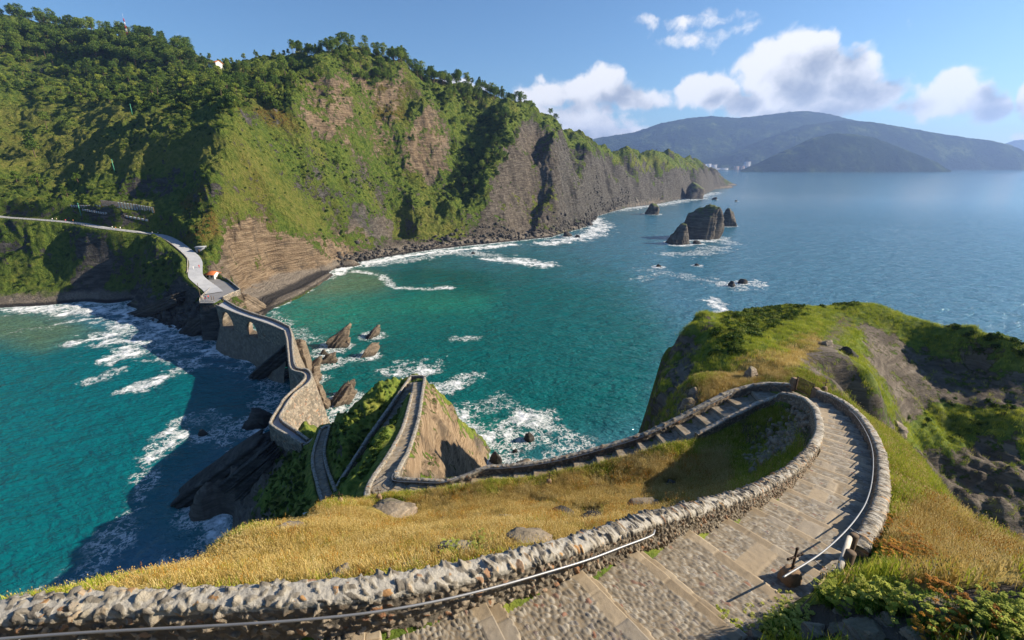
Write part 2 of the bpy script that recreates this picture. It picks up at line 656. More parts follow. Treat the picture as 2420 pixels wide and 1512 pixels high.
MC += [PT(*p) for p in [
    (560, 600, 252), (540, 520, 268), (530, 655, 216), (620, 560, 268), (700, 560, 308), (700, 500, 322), (800, 560, 356), (800, 500, 368),
    (900, 560, 396), (900, 480, 425), (1000, 540, 422), (1000, 430, 455), (1100, 530, 442), (1100, 420, 475), (1200, 480, 475), (1200, 380, 500),
    (1300, 470, 508), (1300, 390, 535), (1380, 450, 595), (1400, 405, 645), (1480, 440, 850), (1500, 405, 872), (1580, 430, 1032), (1640, 430, 1165),
    (480, 600, 246), (500, 540, 258), (520, 470, 266), (535, 400, 278), (545, 330, 290), (560, 262, 312),
    (440, 545, 262), (455, 480, 273), (430, 400, 290), (330, 440, 292), (300, 340, 326), (480, 330, 294), (420, 330, 304), (390, 300, 328), (500, 295, 308), (475, 372, 287), (400, 372, 296), (500, 270, 340), (150, 420, 330), (60, 420, 340), (50, 330, 400), (200, 260, 450), (350, 260, 405),
    (100, 200, 520), (300, 180, 520), (450, 205, 480), (600, 205, 430), (640, 240, 390), (700, 260, 378), (700, 300, 366), (650, 350, 340), (640, 430, 316), (760, 420, 368),
    (850, 330, 420), (850, 220, 440), (950, 260, 472), (950, 350, 450), (1050, 330, 490), (330, 500, 285), (150, 490, 290), (20, 470, 300), (-150, 440, 320),
    (40, 640, 258), (150, 620, 262), (250, 640, 258), (340, 640, 250), (400, 680, 232), (440, 720, 215), (480, 750, 203), (330, 690, 252)]]
SKY_PX = [(-320, 60, 640), (-150, 60, 630), (0, 70, 610), (150, 87, 590), (300, 104, 570), (420, 130, 550), (490, 156, 530), (560, 166, 510), (640, 158, 490), (720, 146, 470), (800, 138, 450), (860, 130, 455),
          (950, 168, 495), (1040, 208, 525), (1130, 236, 550), (1230, 284, 585), (1330, 338, 660), (1400, 364, 720), (1450, 378, 835), (1500, 384, 892), (1550, 387, 985), (1600, 391, 1085), (1640, 400, 1190), (1662, 412, 1270), (1690, 420, 1610), (1708, 428, 1680)]
sk = dense([PT(*p) for p in SKY_PX], 40)
for p in sk:
    MC.append(tuple(p))
    r = math.hypot(p[0], p[1])
    MC.append((p[0] * (1 + 70 / r), p[1] * (1 + 70 / r), p[2] * 0.86))
    MC.append((p[0] * (1 + 260 / r), p[1] * (1 + 260 / r), p[2] * 0.55))
MC += [tuple(p) for p in LINE_ROAD[::6]]
SURF_M = Surf(MC, 6.0)


def hit_surf(u, v):
    """first hit of a pixel's ray with the smooth mainland surface"""
    a, y, z = ray(u, v)
    ts = np.linspace(175, 1900, 1400)
    h = SURF_M(a * ts, y * ts)
    k = int(np.argmax(CAM_H + z * ts < h))
    return (a * ts[k], y * ts[k], 0.0)


RIBS = [([(775, 190), (800, 260), (790, 330), (830, 430), (860, 520)], 11, 15), ([(960, 215), (1000, 270), (1012, 340), (1060, 430), (1070, 530)], 13, 16), ([(1218, 325), (1200, 380), (1165, 470), (1125, 550)], 17, 19),
        ([(1308, 380), (1302, 430), (1325, 530)], 15, 15), ([(1393, 410), (1390, 450), (1390, 515)], 15, 16), ([(1488, 420), (1496, 446), (1520, 474)], 15, 18), ([(1592, 420), (1594, 444), (1600, 464)], 13, 18), ([(1667, 436), (1668, 450)], 12, 16),
        ([(700, 250), (690, 330), (720, 400), (770, 480)], 7, 11), ([(640, 480), (690, 560), (720, 620)], 5, 9), ([(890, 420), (960, 480), (990, 560)], 8, 11), ([(620, 380), (700, 470), (770, 560)], 5, 8), ([(1240, 420), (1225, 500), (1200, 555)], 8, 9), ([(1345, 420), (1365, 520)], 7, 9), ([(1440, 420), (1452, 480)], 8, 11),
        ([(580, 280), (620, 350), (680, 440), (745, 520)], -9, 9), ([(872, 170), (895, 250), (905, 350), (930, 450), (950, 540)], -13, 16), ([(1128, 260), (1118, 340), (1095, 430), (1075, 490)], -17, 20),
        ([(1266, 345), (1250, 430), (1232, 540)], -18, 16), ([(1352, 375), (1350, 440), (1358, 530)], -18, 15), ([(1438, 400), (1436, 440), (1440, 495)], -20, 18), ([(1538, 405), (1545, 440), (1552, 476)], -20, 22), ([(1631, 416), (1632, 455)], -18, 18), ([(600, 520), (640, 600), (650, 650)], -5, 5), ([(560, 530), (585, 610), (598, 680)], 5, 6), ([(645, 530), (675, 600), (700, 640)], 5, 6), ([(545, 560), (560, 640)], -3, 4), ([(720, 570), (740, 625)], 4, 5)]
RIBS = [(np.array([hit_surf(*q) for q in P]), a, w) for P, a, w in RIBS]


def h_main(x, y, detail=True):
    x = np.asarray(x, np.float32); y = np.asarray(y, np.float32)
    sh = x.shape; x = x.ravel(); y = y.ravel()
    h = SURF_M(x, y)
    if detail:
        s = x * 0.58 + y * 0.81; c = x * 0.81 - y * 0.58
        r = np.hypot(x, y)
        band = sstep(4, 30, h) * (1 - 0.6 * sstep(110, 170, h))
        right = sstep(-330, -120, s * 0 + x + (y - 250) * 0.1)
        wx = fbm2(x / 60, y / 60, 3, seed=40) * 14
        far = sstep(400, 640, r)
        g = fbm2((s + wx * (1 + far)) / lerp(44, 95, far), c / lerp(170, 330, far), 5, 0.55, seed=3, ridged=True)
        h0 = h.copy()
        rr_ = np.zeros_like(h)
        dw = fbm2(x / 14, y / 14, 4, seed=48) * 9
        for L, a_, w_ in RIBS:
            bx = (x > L[:, 0].min() - 90) & (x < L[:, 0].max() + 90) & (y > L[:, 1].min() - 90) & (y < L[:, 1].max() + 90)
            if bx.any():
                d, _ = near_line(x[bx], y[bx], L)
                rr_[bx] += a_ * np.exp(-((d + dw[bx]) / w_) ** 2)
        h = h + rr_ * sstep(2, 16, h)
        h = h + g * (6.0 + 6.5 * right * sstep(330, 480, r) + 17 * far) * band
        h = h + fbm2(x / 26, y / 26, 4, 0.5, seed=9) * 6.0 * sstep(1, 14, h)
        h = h + fbm2(x / 7, y / 7, 4, 0.6, seed=15) * 2.0 * sstep(0.5, 6, h)
        h = h + fbm2((s + wx * .5) / 13, c / 34, 4, 0.6, seed=16, ridged=True) * 3.6 * band
        h = h + fbm2(x / 2.2, y / 2.2, 2, 0.5, seed=19) * 0.35 * sstep(-1, 1.5, h)
        nb = (np.abs(x + 120) < 90) & (np.abs(y - 270) < 90)
        if nb.any():
            w = sstep(-9, 1, poly_sd(x[nb], y[nb], BEACH_XY))
            d, _ = near_line(x[nb], y[nb], np.array([PZ(u_, v_, 0) for u_, v_ in ((606, 738), (612, 728), (640, 706), (700, 682), (750, 653), (800, 633))]))
            hb = np.clip(0.3 + 0.17 * d, 0, 5) + 0.1 * (h[nb] - h0[nb])
            h[nb] = lerp(h[nb], hb, w)
    m = (np.abs(x + 240) < 280) & (y < 420) & (y > 150)
    if m.any():
        d, z = near_line(x[m], y[m], LINE_ROAD)
        w = 1 - sstep(3.2, 7.0, d)
        hm = lerp(h[m], z - 0.12, w)
        sd = poly_sd(x[m], y[m], PLAZA_XY)
        w = sstep(-3.0, 0.3, sd)
        h[m] = lerp(hm, 15.95, w)
    return h.reshape(sh)


def polar_grid(az, r):
    A, Rr = np.meshgrid(az, r)
    return (Rr * np.sin(A)).astype(np.float64), (Rr * np.cos(A)).astype(np.float64)


def grid_normals(X, Y, Z):
    P = np.stack([X, Y, Z], -1)
    du = np.gradient(P, axis=0); dv = np.gradient(P, axis=1)
    n = np.cross(dv, du)
    n /= np.linalg.norm(n, axis=-1)[..., None] + 1e-9
    n[n[..., 2] < 0] *= -1
    return n


# zones of bare rock, forest and so on, outlined on the hillside
Z_ROCK = [[(510, 590), (548, 535), (600, 520), (670, 545), (740, 580), (800, 606), (830, 625), (700, 690), (640, 712), (600, 735), (555, 680), (500, 640)],
          [(690, 190), (750, 168), (822, 185), (820, 262), (770, 310), (700, 280)], [(955, 300), (1020, 255), (1062, 300), (1065, 395), (1010, 430), (980, 380)],
          [(1130, 490), (1180, 380), (1225, 300), (1260, 285), (1400, 372), (1560, 398), (1700, 405), (1720, 450), (1480, 495), (1385, 540), (1190, 575), (1110, 585)],
          [(740, 640), (800, 540), (860, 500), (960, 520), (1040, 560), (1110, 560), (1110, 600), (900, 620), (760, 665)],
          [(190, 575), (255, 552), (280, 610), (265, 700), (150, 712), (170, 640)], [(275, 432), (330, 412), (425, 396), (432, 440), (350, 480), (285, 480)],
          [(560, 265), (600, 255), (640, 262), (680, 285), (640, 300), (590, 290)], [(860, 180), (930, 190), (960, 230), (930, 300), (880, 260)],
          [(300, 690), (430, 660), (520, 720), (540, 800), (420, 790), (320, 730)]]
Z_GRASS = [[(545, 330), (565, 265), (600, 330), (650, 400), (720, 470), (760, 520), (740, 560), (640, 500), (560, 490), (520, 520), (500, 600), (482, 600), (510, 470)],
           [(560, 590), (620, 600), (680, 640), (650, 650), (580, 620)], [(1180, 480), (1260, 400), (1320, 420), (1300, 520), (1230, 540)],
           [(880, 540), (960, 480), (1080, 520), (1110, 570), (960, 570)], [(280, 350), (420, 310), (540, 330), (520, 400), (420, 395), (300, 410)],
           [(0, 245), (120, 255), (130, 300), (0, 290)], [(0, 320), (180, 300), (300, 330), (280, 400), (140, 420), (0, 400)], [(150, 250), (300, 240), (330, 280), (200, 300)], [(1440, 378), (1560, 378), (1600, 395), (1540, 408), (1470, 398)]]
Z_DARK = [[(1000, 200), (1230, 275), (1210, 330), (1180, 400), (1130, 480), (1060, 440), (1060, 320)], [(540, 160), (760, 140), (760, 180), (690, 240), (560, 240)], [(150, 130), (540, 170), (540, 270), (250, 260)]]
Z_BROWN = [[(880, 190), (960, 210), (960, 290), (880, 280)], [(560, 250), (690, 265), (720, 310), (640, 300)], [(440, 560), (500, 480), (520, 520), (480, 600)], [(430, 480), (480, 420), (500, 440), (450, 500)]]


def rock_nodes(t, pos, warm, strata_scale=0.9, tilt=(0.35, 0.5, 0.2)):
    """layered sedimentary rock colour and height"""
    q = vmap(t, pos, (0.06, 0.06, strata_scale), tilt)
    nw = noise(t, q, 1.6, 8, 0.62, 0.12)
    q2 = vmap(t, pos, (0.10, 0.10, strata_scale * 0.5), (1.15, 0.35, 0.6))
    nc = noise(t, q2, 1.6, 8, 0.66, 0.5)
    n = mth(t, "ADD", mth(t, "MULTIPLY", nw, warm), mth(t, "MULTIPLY", nc, mth(t, "SUBTRACT", 1.0, warm)))
    n2 = noise(t, pos, 0.16, 7, 0.6)
    n3 = noise(t, pos, 1.1, 6, 0.6)
    cw = ramp(t, n, [(0.25, (0.07, 0.046, 0.028)), (0.42, (0.17, 0.12, 0.076)), (0.58, (0.29, 0.215, 0.14)), (0.8, (0.40, 0.32, 0.22))])
    cg = ramp(t, n, [(0.25, (0.022, 0.021, 0.021)), (0.46, (0.065, 0.061, 0.057)), (0.62, (0.13, 0.122, 0.11)), (0.85, (0.22, 0.205, 0.185))])
    c = mixc(t, warm, cg, cw)
    c = mixc(t, mapr(t, n2, 0.46, 0.72, 0, 0.75), c, (0.05, 0.043, 0.036))
    h = mth(t, "ADD", mth(t, "MULTIPLY", n, 1.2), mth(t, "MULTIPLY", n3, 0.7))
    return c, h


def mat_hill():
    m, t, b = new_mat("hillside")
    pos = objco(t)
    warm = attr(t, "warm"); rock = attr(t, "rock"); lush = attr(t, "lush"); brown = attr(t, "brown"); beach = attr(t, "beach")
    rc, rh = rock_nodes(t, pos, warm, 0.8, (0.55, 0.16, 0.3))
    n1 = noise(t, pos, 0.05, 6, 0.6); n2 = noise(t, pos, 0.33, 7, 0.65); n3 = noise(t, pos, 1.4, 5, 0.65)
    gcol = ramp(t, n2, [(0.25, (0.06, 0.085, 0.014)), (0.45, (0.13, 0.155, 0.026)), (0.6, (0.20, 0.20, 0.045)), (0.78, (0.28, 0.24, 0.085))])
    lcol = ramp(t, n2, [(0.25, (0.025, 0.05, 0.008)), (0.42, (0.07, 0.115, 0.016)), (0.56, (0.13, 0.175, 0.026)), (0.74, (0.21, 0.22, 0.045))])
    v = mixc(t, lush, gcol, lcol)
    bf = mth(t, "MULTIPLY", brown, mapr(t, n3, 0.4, 0.6))
    v = mixc(t, bf, v, (0.15, 0.075, 0.02))
    v = mixc(t, mapr(t, n1, 0.55, 0.8, 0, 0.5), v, (0.02, 0.045, 0.01))
    rk = mth(t, "ADD", rock, mth(t, "MULTIPLY", mth(t, "SUBTRACT", n2, 0.5), 2.2))
    rk = mth(t, "ADD", rk, mth(t, "MULTIPLY", mth(t, "SUBTRACT", n3, 0.5), 0.8))
    rk = mth(t, "ADD", rk, mth(t, "MULTIPLY", mth(t, "SUBTRACT", n1, 0.5), 1.9))
    rf = mapr(t, rk, 0.40, 0.56)
    c = mixc(t, rf, v, rc)
    bc = ramp(t, noise(t, pos, 2.2, 5, 0.7), [(0.3, (0.07, 0.06, 0.05)), (0.5, (0.21, 0.18, 0.145)), (0.7, (0.33, 0.28, 0.23))])
    wet = attr(t, "wet")
    bc = mixc(t, wet, bc, (0.045, 0.042, 0.04))
    c = mixc(t, beach, c, bc)
    t.links.new(c, b.inputs["Base Color"])
    b.inputs["Roughness"].default_value = 0.95
    b.inputs["Specular IOR Level"].default_value = 0.15
    vh = mth(t, "ADD", mth(t, "MULTIPLY", n2, 2.5), mth(t, "MULTIPLY", n3, 1.0))
    hh = mth(t, "ADD", mth(t, "MULTIPLY", mth(t, "SUBTRACT", 1.0, rf), vh), mth(t, "MULTIPLY", rf, mth(t, "MULTIPLY", rh, 1.1)))
    bump(t, b, hh, 1.0, 2.4)
    return m


def terr_grid(az, r, hf):
    X, Y = polar_grid(az, r)
    Z = hf(X, Y)
    return X, Y, Z


def build_mainland():
    az = np.concatenate([np.radians(np.linspace(-72, -52, 60)[:-1]), np.radians(np.linspace(-52, 30, 1000))])
    r = [168.0]
    while r[-1] < 2100:
        k = r[-1]
        r.append(k + (0.75 if k < 330 else 0.95 if k < 560 else 2.2 if k < 800 else 8))
    r = np.array(r)
    X, Y, Z = terr_grid(az, r, h_main)
    N = grid_normals(X, Y, Z)
    U, V = PROJ(X, Y, Z)
    wob = fbm2(X / 18, Y / 18, 4, seed=77) * 34
    slope = 1 - N[..., 2]
    rock = 0.10 + 0.52 * pmask(U, V, Z_ROCK, 16, wob) + 0.14 * pmask(U, V, [Z_ROCK[0], Z_ROCK[3]], 10, wob)
    grass = pmask(U, V, Z_GRASS, 14, wob)
    dark = pmask(U, V, Z_DARK, 18, wob)
    rock = rock + sstep(0.40, 0.62, slope) * 0.28 - grass * 0.22 - dark * 0.35
    rock += 0.22 * sstep(14, 4, Z)
    steep = sstep(0.22, 0.5, slope)
    rock -= 0.3 * (1 - steep) * sstep(4, 8, Z)
    rock += 0.25 * sstep(600, 800, np.hypot(X, Y)) * steep + 0.5 * sstep(1150, 1350, np.hypot(X, Y))
    warm = pmask(U, V, [[(480, 560), (560, 470), (700, 490), (860, 560), (840, 640), (640, 740), (560, 740)], [(690, 160), (960, 160), (1060, 300), (1060, 420), (980, 430), (690, 300)]], 40, wob)
    warm = np.maximum(warm, 0.22 * pmask(U, V, [[(860, 480), (1200, 300), (1300, 300), (1320, 560), (900, 620)]], 30, wob))
    brown = np.maximum(pmask(U, V, Z_BROWN, 14, wob), 0.35 * sstep(0.2, 0.5, fbm2(X / 30, Y / 30, 4, seed=5)))
    lush = np.clip(1 - grass - 0.75 * sstep(0.05, 0.4, fbm2(X / 34, Y / 34, 5, 0.55, seed=211)) + 0.5 * grass * sstep(0.1, 0.35, fbm2(X / 15, Y / 15, 4, seed=215)), 0, 1)
    flat = sstep(0.14, 0.03, slope)
    beach = sstep(5.2, 3.2, Z + fbm2(X / 5, Y / 5, 3, seed=31) * 2.2) * sstep(0.5, 0.25, slope)
    wet = sstep(1.5, 0.9, Z)
    o = mesh_np("hillside", np.stack([X, Y, Z], -1).reshape(-1, 3), grid_faces(len(r), len(az))[:, ::-1], mat_hill(), True,
                attrs={k: a.ravel() for k, a in dict(rock=rock, warm=warm, brown=brown, lush=lush, beach=beach, wet=wet).items()})
    o["kind"] = "structure"
    return o


# ------------------------------------------------------------------ the island: control points
def D3(x, y, d):
    return (x, y, CAM_H - d)


IC = []
for L, st in ((LINE_STAIRS, 3), (LINE_SPUR_UP, 4), (LINE_SPUR_DOWN, 4), (LINE_THIRD, 4)):
    IC += [tuple(p) for p in L[::st]]
IC += [D3(*p) for p in [
    (0, -1.2, 1.7), (-3, -2, 1.7), (3, -2, 1.7), (0, 0.6, 3.2), (-4, 0.4, 3.2), (-9, 0.2, 3.2), (2.6, 1.6, 4.2), (0, -8, 0.5), (12, -10, 3), (-12, -8, 3), (0, -20, -4), (14, -24, -3), (-14, -24, 0),
    (3.4, 3.5, 5.4), (4.6, 4.4, 5.3), (6.2, 5.0, 5.5), (7.8, 4.8, 5.8), (6, 2.6, 4.6), (9, 3, 5.6), (5.8, 6.2, 7.2), (7.6, 7.2, 8.0), (9.6, 6.8, 8.2), (11.2, 7.5, 8.9), (10.5, 9.6, 9.6), (12.6, 10, 10.6),
    (14.5, 12.5, 11.9), (18.8, 18.6, 15), (16.6, 10.5, 12.2), (20.5, 14.4, 14.8), (22.5, 20, 16.6), (26.4, 23.8, 19.2), (25.6, 29, 18.6), (31, 32, 20.9), (28.5, 35.5, 19.8), (31, 38.7, 19.8),
    (27, 14, 21), (32.5, 23, 26), (37, 32, 28), (24, 8, 19), (30, 4, 30), (45, 25, 52), (50, 12, 70), (45, -5, 72), (40, 15, 46),
    # grass between the walls
    (12.2, 31.7, 22.1), (9.5, 31.4, 23.1), (6.6, 31.3, 23.8), (3, 31.2, 24.7), (0, 31.3, 25.2), (-4, 31.7, 26.0), (-8, 32.2, 27.0),
    (0.2, 7.6, 8.0), (-3.5, 6.6, 7.6), (-7, 6.2, 7.8), (-3.5, 9.3, 10), (3.2, 10.2, 10), (6, 13, 12), (1.9, 18.4, 17), (-5.4, 22, 21.4), (8, 17, 15.5), (12.3, 28.5, 22.2), (6.6, 29, 23.8), (0, 28.6, 24.6), (-6, 29, 26),
    (14.4, 23.4, 19), (18.5, 28.3, 20.6), (16.2, 26, 20.3), (20.8, 31.5, 20.8), (13, 19.8, 15.8), (-9.5, 12, 13), (-10.8, 8.8, 10.4), (-13.7, 17.2, 17.5), (-9, 17, 16.5), (-14.2, 26.7, 24), (-13.8, 32, 28.2), (-9, 27, 24.5),
    (-12.5, 5, 8.4), (-16, 6, 12), (-17, 17, 24), (-18, 27, 32), (-20, 10, 22), (-25, 18, 32), (-24, 30, 40), (-40, 18, 55), (-62, 15, 76), (-55, 30, 68), (-36, 34, 52), (-20, 38, 38),
    # headland
    (23, 41.9, 20.4), (34, 52.6, 22.2), (46.8, 63.8, 23.6), (20.3, 51, 23.9), (20, 45, 22.6), (16.2, 41.5, 23.7), (14.4, 37.2, 23.8),
    (11.5, 38.6, 42), (11, 43, 62), (4, 43, 64), 
    (0, 50, 68), (4, 62, 76), 
    (3, 38.6, 44), (-3, 39, 42), (-8, 41, 37),
    # bowl on the far side

    # spur
    (-8.5, 45, 37), (-10.2, 56, 42), (-12, 70, 46), (-14.5, 86, 50), (-5, 52, 56), (-7, 66, 58), (-9, 82, 62), (-13, 96, 60), (-18, 100, 62), (-18, 116, 73), (-5.5, 93, 73), (0, 78, 74), (-1, 60, 70), (-24, 112, 73), (0, 100, 78), (-16, 130, 80),
    (-20.5, 88, 44), (-26.5, 81, 43.5), (-31, 81.5, 47), (-37.6, 82.5, 52.3), (-29, 90, 58), (-25, 100, 66), (-36, 92, 66), (-30, 108, 76), (-44, 97, 76), (-19, 50, 37.5), (-18.5, 62, 40.5), (-20, 74, 42.8), (-31, 68, 48.5), (-29, 58, 48),
    (-22, 44, 41), (-30, 46, 49), (-45, 70, 60), (-36, 60, 54), (-38, 48, 60), (-48, 58, 68), (-59, 71, 73), (-61, 79, 73.5), (-52, 76, 66), (-42, 80, 56.5), (-52, 87, 60), (-54, 92, 64), (-60, 84, 67), (-66, 82, 68), (-71, 82, 73), (-66, 92, 75), (-80, 78, 80), (-62, 62, 80), (-58, 50, 76), (-60, 100, 78),
    (-75, 45, 82), (-90, 80, 85), (-70, 110, 85), (-47, 88, 57), (-46, 94, 62), (-46, 104, 74), (-56, 96, 66)]]
RIM = [PT(*p) for p in ((1585, 905, 52), (1600, 850, 60), (1622, 806, 67), (1660, 766, 74), (1700, 752, 78), (1750, 739, 80), (1800, 731, 81), (1860, 727, 82), (1900, 726, 83), (1960, 723, 85), (2000, 720, 86), (2060, 723, 84), (2100, 733, 82),
                             (2150, 749, 78), (2200, 764, 75), (2250, 780, 72), (2300, 794, 70), (2360, 805, 68), (2419, 816, 67), (2520, 840, 66), (2640, 880, 66))]
IC += RIM
for p in dense(RIM, 6):
    r = math.hypot(p[0], p[1])
    west = p[0] < 34
    for k, dz in (((2, 3.0), (4.5, 25), (8, 50)) if west else ((4, 2.6), (11, 14), (24, 56), (38, 80))):
        # outwards: away from the middle of the headland
        ox, oy = (-1.0, 0.2) if west else (p[0] - 50, p[1] - 52)
        on = math.hypot(ox, oy)
        qx, qy = p[0] + ox / on * k, p[1] + oy / on * k
        if min(np.hypot(L_[:, 0] - qx, L_[:, 1] - qy).min() for L_ in (LINE_STAIRS, LINE_SPUR_UP)) < 9:
            continue
        IC.append((p[0] + ox / on * k, p[1] + oy / on * k, max(-10, p[2] - dz)))
IC += [PT(*p) for p in ((1950, 760, 76), (2000, 745, 79), (1880, 750, 75), (1800, 760, 73), (1720, 790, 68), (2050, 745, 79), (2010, 790, 68), (2040, 850, 60), (2070, 930, 50), (2100, 800, 74), (2100, 880, 66), (2110, 960, 58), (2200, 830, 73), (2200, 900, 69), (2200, 1000, 64), (2190, 1090, 58),
                        (2300, 850, 70), (2300, 950, 66), (2300, 1080, 60), (2300, 1200, 55), (2419, 890, 66), (2419, 1050, 60), (2419, 1230, 54), (2560, 1000, 60), (2560, 1200, 54))]
IC += [D3(*p) for p in ((20, 84, 80), (20, 95, 80), (24, 91, 80), (28, 97, 80), (17, 77, 80), (22, 101, 80), (33, 101, 80), (14, 90, 80), (10, 80, 80), (30, 88, 74), (13.2, 41, 36), (36, 38, 32), (39, 41, 38), (45, 36, 50), (52, 32, 54), (60, 28, 60), (70, 18, 76), (85, 40, 66), (95, 30, 76))]
SURF_I = Surf(IC, 1.2)
CARVE = [(LINE_STAIRS, 1.32, 0.6), (LINE_SPUR_UP, 1.3, 1.6), (LINE_SPUR_DOWN, 1.2, 1.6), (LINE_THIRD, 1.3, 1.6)]


def h_isl(x, y, detail=True):
    x = np.asarray(x, np.float32); y = np.asarray(y, np.float32)
    sh = x.shape; x = x.ravel(); y = y.ravel()
    h = SURF_I(x, y)
    dmin = np.full(x.shape, 99, np.float32)
    car = []
    near = (x > -60) & (x < 40) & (y > -5) & (y < 100)
    xs, ys = x[near], y[near]
    for L, hw, fall in CARVE:
        d, z = near_line(xs, ys, L[::2] if len(L) > 60 else L)
        car.append((d, z, hw, fall))
        dmin[near] = np.minimum(dmin[near], d)
    if detail:
        away = sstep(1.0, 4.5, dmin)
        gx = np.gradient(h) if False else None
        cliff = sstep(44, 34, h) * sstep(-7, 3, h)
        h = h + fbm2(x / 9, y / 9, 4, 0.5, seed=51) * (0.55 + 3.3 * cliff) * away
        h = h + fbm2(x / 2.6, y / 2.6, 4, 0.5, seed=57) * (0.16 + 0.7 * cliff) * sstep(0.8, 2.5, dmin)
        g = fbm2((x * 0.8 + y * 0.6) / 7, (y * 0.8 - x * 0.6) / 22, 4, 0.55, seed=61, ridged=True)
        h = h + g * 2.8 * cliff * away
    for d, z, hw, fall in car:
        w = 1 - sstep(hw, hw + fall, d)
        h[near] = lerp(h[near], z + lerp(-0.27, 0.03, sstep(0.9, 1.16, d)), w)
    return h.reshape(sh)


def mat_island():
    m, t, b = new_mat("island_ground")
    pos = objco(t)
    rock = attr(t, "rock"); gold = attr(t, "gold"); warm = attr(t, "warm"); soil = attr(t, "soil")
    rc, rh = rock_nodes(t, pos, warm, 2.0, (1.05, 0.5, 0.3))
    n1 = noise(t, pos, 0.22, 6, 0.62); n2 = noise(t, pos, 1.2, 7, 0.65); n3 = noise(t, pos, 6.0, 5, 0.65)
    green = ramp(t, n2, [(0.25, (0.03, 0.05, 0.01)), (0.45, (0.075, 0.115, 0.018)), (0.6, (0.15, 0.18, 0.03)), (0.8, (0.22, 0.22, 0.05))])
    gld = ramp(t, n2, [(0.25, (0.07, 0.055, 0.02)), (0.42, (0.15, 0.125, 0.03)), (0.58, (0.28, 0.21, 0.06)), (0.8, (0.42, 0.33, 0.13))])
    v = mixc(t, gold, green, gld)
    v = mixc(t, mth(t, "MULTIPLY", soil, mapr(t, n2, 0.35, 0.6)), v, (0.085, 0.058, 0.042))
    rk = mth(t, "ADD", rock, mth(t, "MULTIPLY", mth(t, "SUBTRACT", n2, 0.5), 1.3))
    rk = mth(t, "ADD", rk, mth(t, "MULTIPLY", mth(t, "SUBTRACT", n1, 0.5), 0.9))
    rf = mapr(t, rk, 0.42, 0.54)
    c = mixc(t, rf, v, rc)
    t.links.new(c, b.inputs["Base Color"])
    b.inputs["Roughness"].default_value = 0.95
    b.inputs["Specular IOR Level"].default_value = 0.15
    hh = mth(t, "ADD", mth(t, "MULTIPLY", rf, mth(t, "MULTIPLY", rh, 1.5)), mth(t, "MULTIPLY", n3, 0.35))
    bump(t, b, hh, 0.8, 0.35)
    return m


Z_IGOLD = [[(200, 1420), (560, 1270), (740, 1200), (880, 1185), (1300, 1135), (1560, 1060), (1720, 1060), (1750, 1200), (1500, 1280), (900, 1370), (300, 1420)],
           [(1600, 930), (1780, 850), (1930, 790), (1960, 830), (1800, 920), (1650, 960)], [(2080, 1260), (2200, 1160), (2419, 1300), (2419, 1460), (2200, 1430)]]
Z_IROCK = [[(1000, 880), (1030, 930), (1070, 1000), (1170, 1120), (1100, 1140), (945, 1135), (950, 1100), (985, 1010), (1000, 930)], [(1540, 1060), (1575, 880), (1610, 790), (1690, 745), (1640, 850), (1650, 940), (1600, 1040)],
           [(2020, 752), (2100, 775), (2180, 820), (2290, 880), (2300, 930), (2200, 960), (2140, 1000), (2130, 1080), (2110, 960), (2040, 830)], [(2230, 870), (2330, 850), (2440, 870), (2440, 970), (2300, 970), (2220, 940)], [(2150, 1060), (2260, 1060), (2419, 1010), (2450, 1300), (2300, 1260), (2190, 1170)], [(1890, 850), (1960, 800), (2010, 830), (2070, 1000), (1990, 960), (1920, 900)],
           [(420, 1160), (640, 1030), (700, 1060), (600, 1180), (640, 1230), (520, 1300), (430, 1230)], [(1700, 1440), (2000, 1420), (2419, 1380), (2419, 1512), (1650, 1512)]]
Z_ISOIL = [[(1880, 870), (1950, 790), (1990, 740), (2020, 760), (1970, 830), (1930, 880)], [(1740, 1150), (1760, 1000), (1900, 980), (1900, 1120), (1830, 1170)], [(1280, 1230), (1400, 1190), (1440, 1230), (1330, 1260)], [(2040, 760), (2180, 850), (2120, 960), (2060, 880)]]


def build_island():
    az = np.radians(np.concatenate([np.linspace(-180, -62, 80)[:-1], np.linspace(-62, 58, 1150)[:-1], np.linspace(58, 180, 80)[:-1]]))
    r = [0.6]
    while r[-1] < 150:
        r.append(r[-1] * 1.0062 + 0.004)
    r = np.array(r)
    X, Y, Z = terr_grid(az, r, h_isl)
    Z = np.maximum(Z, -6 - 0.02 * np.hypot(X, Y))
    N = grid_normals(X, Y, Z)
    U, V = PROJ(X, Y, Z)
    wob = fbm2(X / 3, Y / 3, 4, seed=78) * 34
    slope = 1 - N[..., 2]
    zr = pmask(U, V, Z_IROCK, 14, wob)
    rock = 0.05 + 0.55 * zr + sstep(0.40, 0.62, slope) * 0.42 + 0.35 * sstep(10, 3, Z)
    gold = np.maximum(pmask(U, V, Z_IGOLD, 20, wob), 0.3 * sstep(0, 0.4, fbm2(X / 6, Y / 6, 3, seed=90)))
    warm = np.maximum(pmask(U, V, [[(990, 880), (1040, 880), (1180, 1130), (930, 1130)]], 20, wob), 0.25)
    soil = pmask(U, V, Z_ISOIL, 14, wob)
    o = mesh_np("island_ground", np.stack([X, Y, Z], -1).reshape(-1, 3), grid_faces(len(r), len(az), True)[:, ::-1], mat_island(), True,
                attrs={k: a.ravel() for k, a in dict(rock=rock, gold=gold, warm=warm, soil=soil).items()})
    o["kind"] = "structure"
    return o


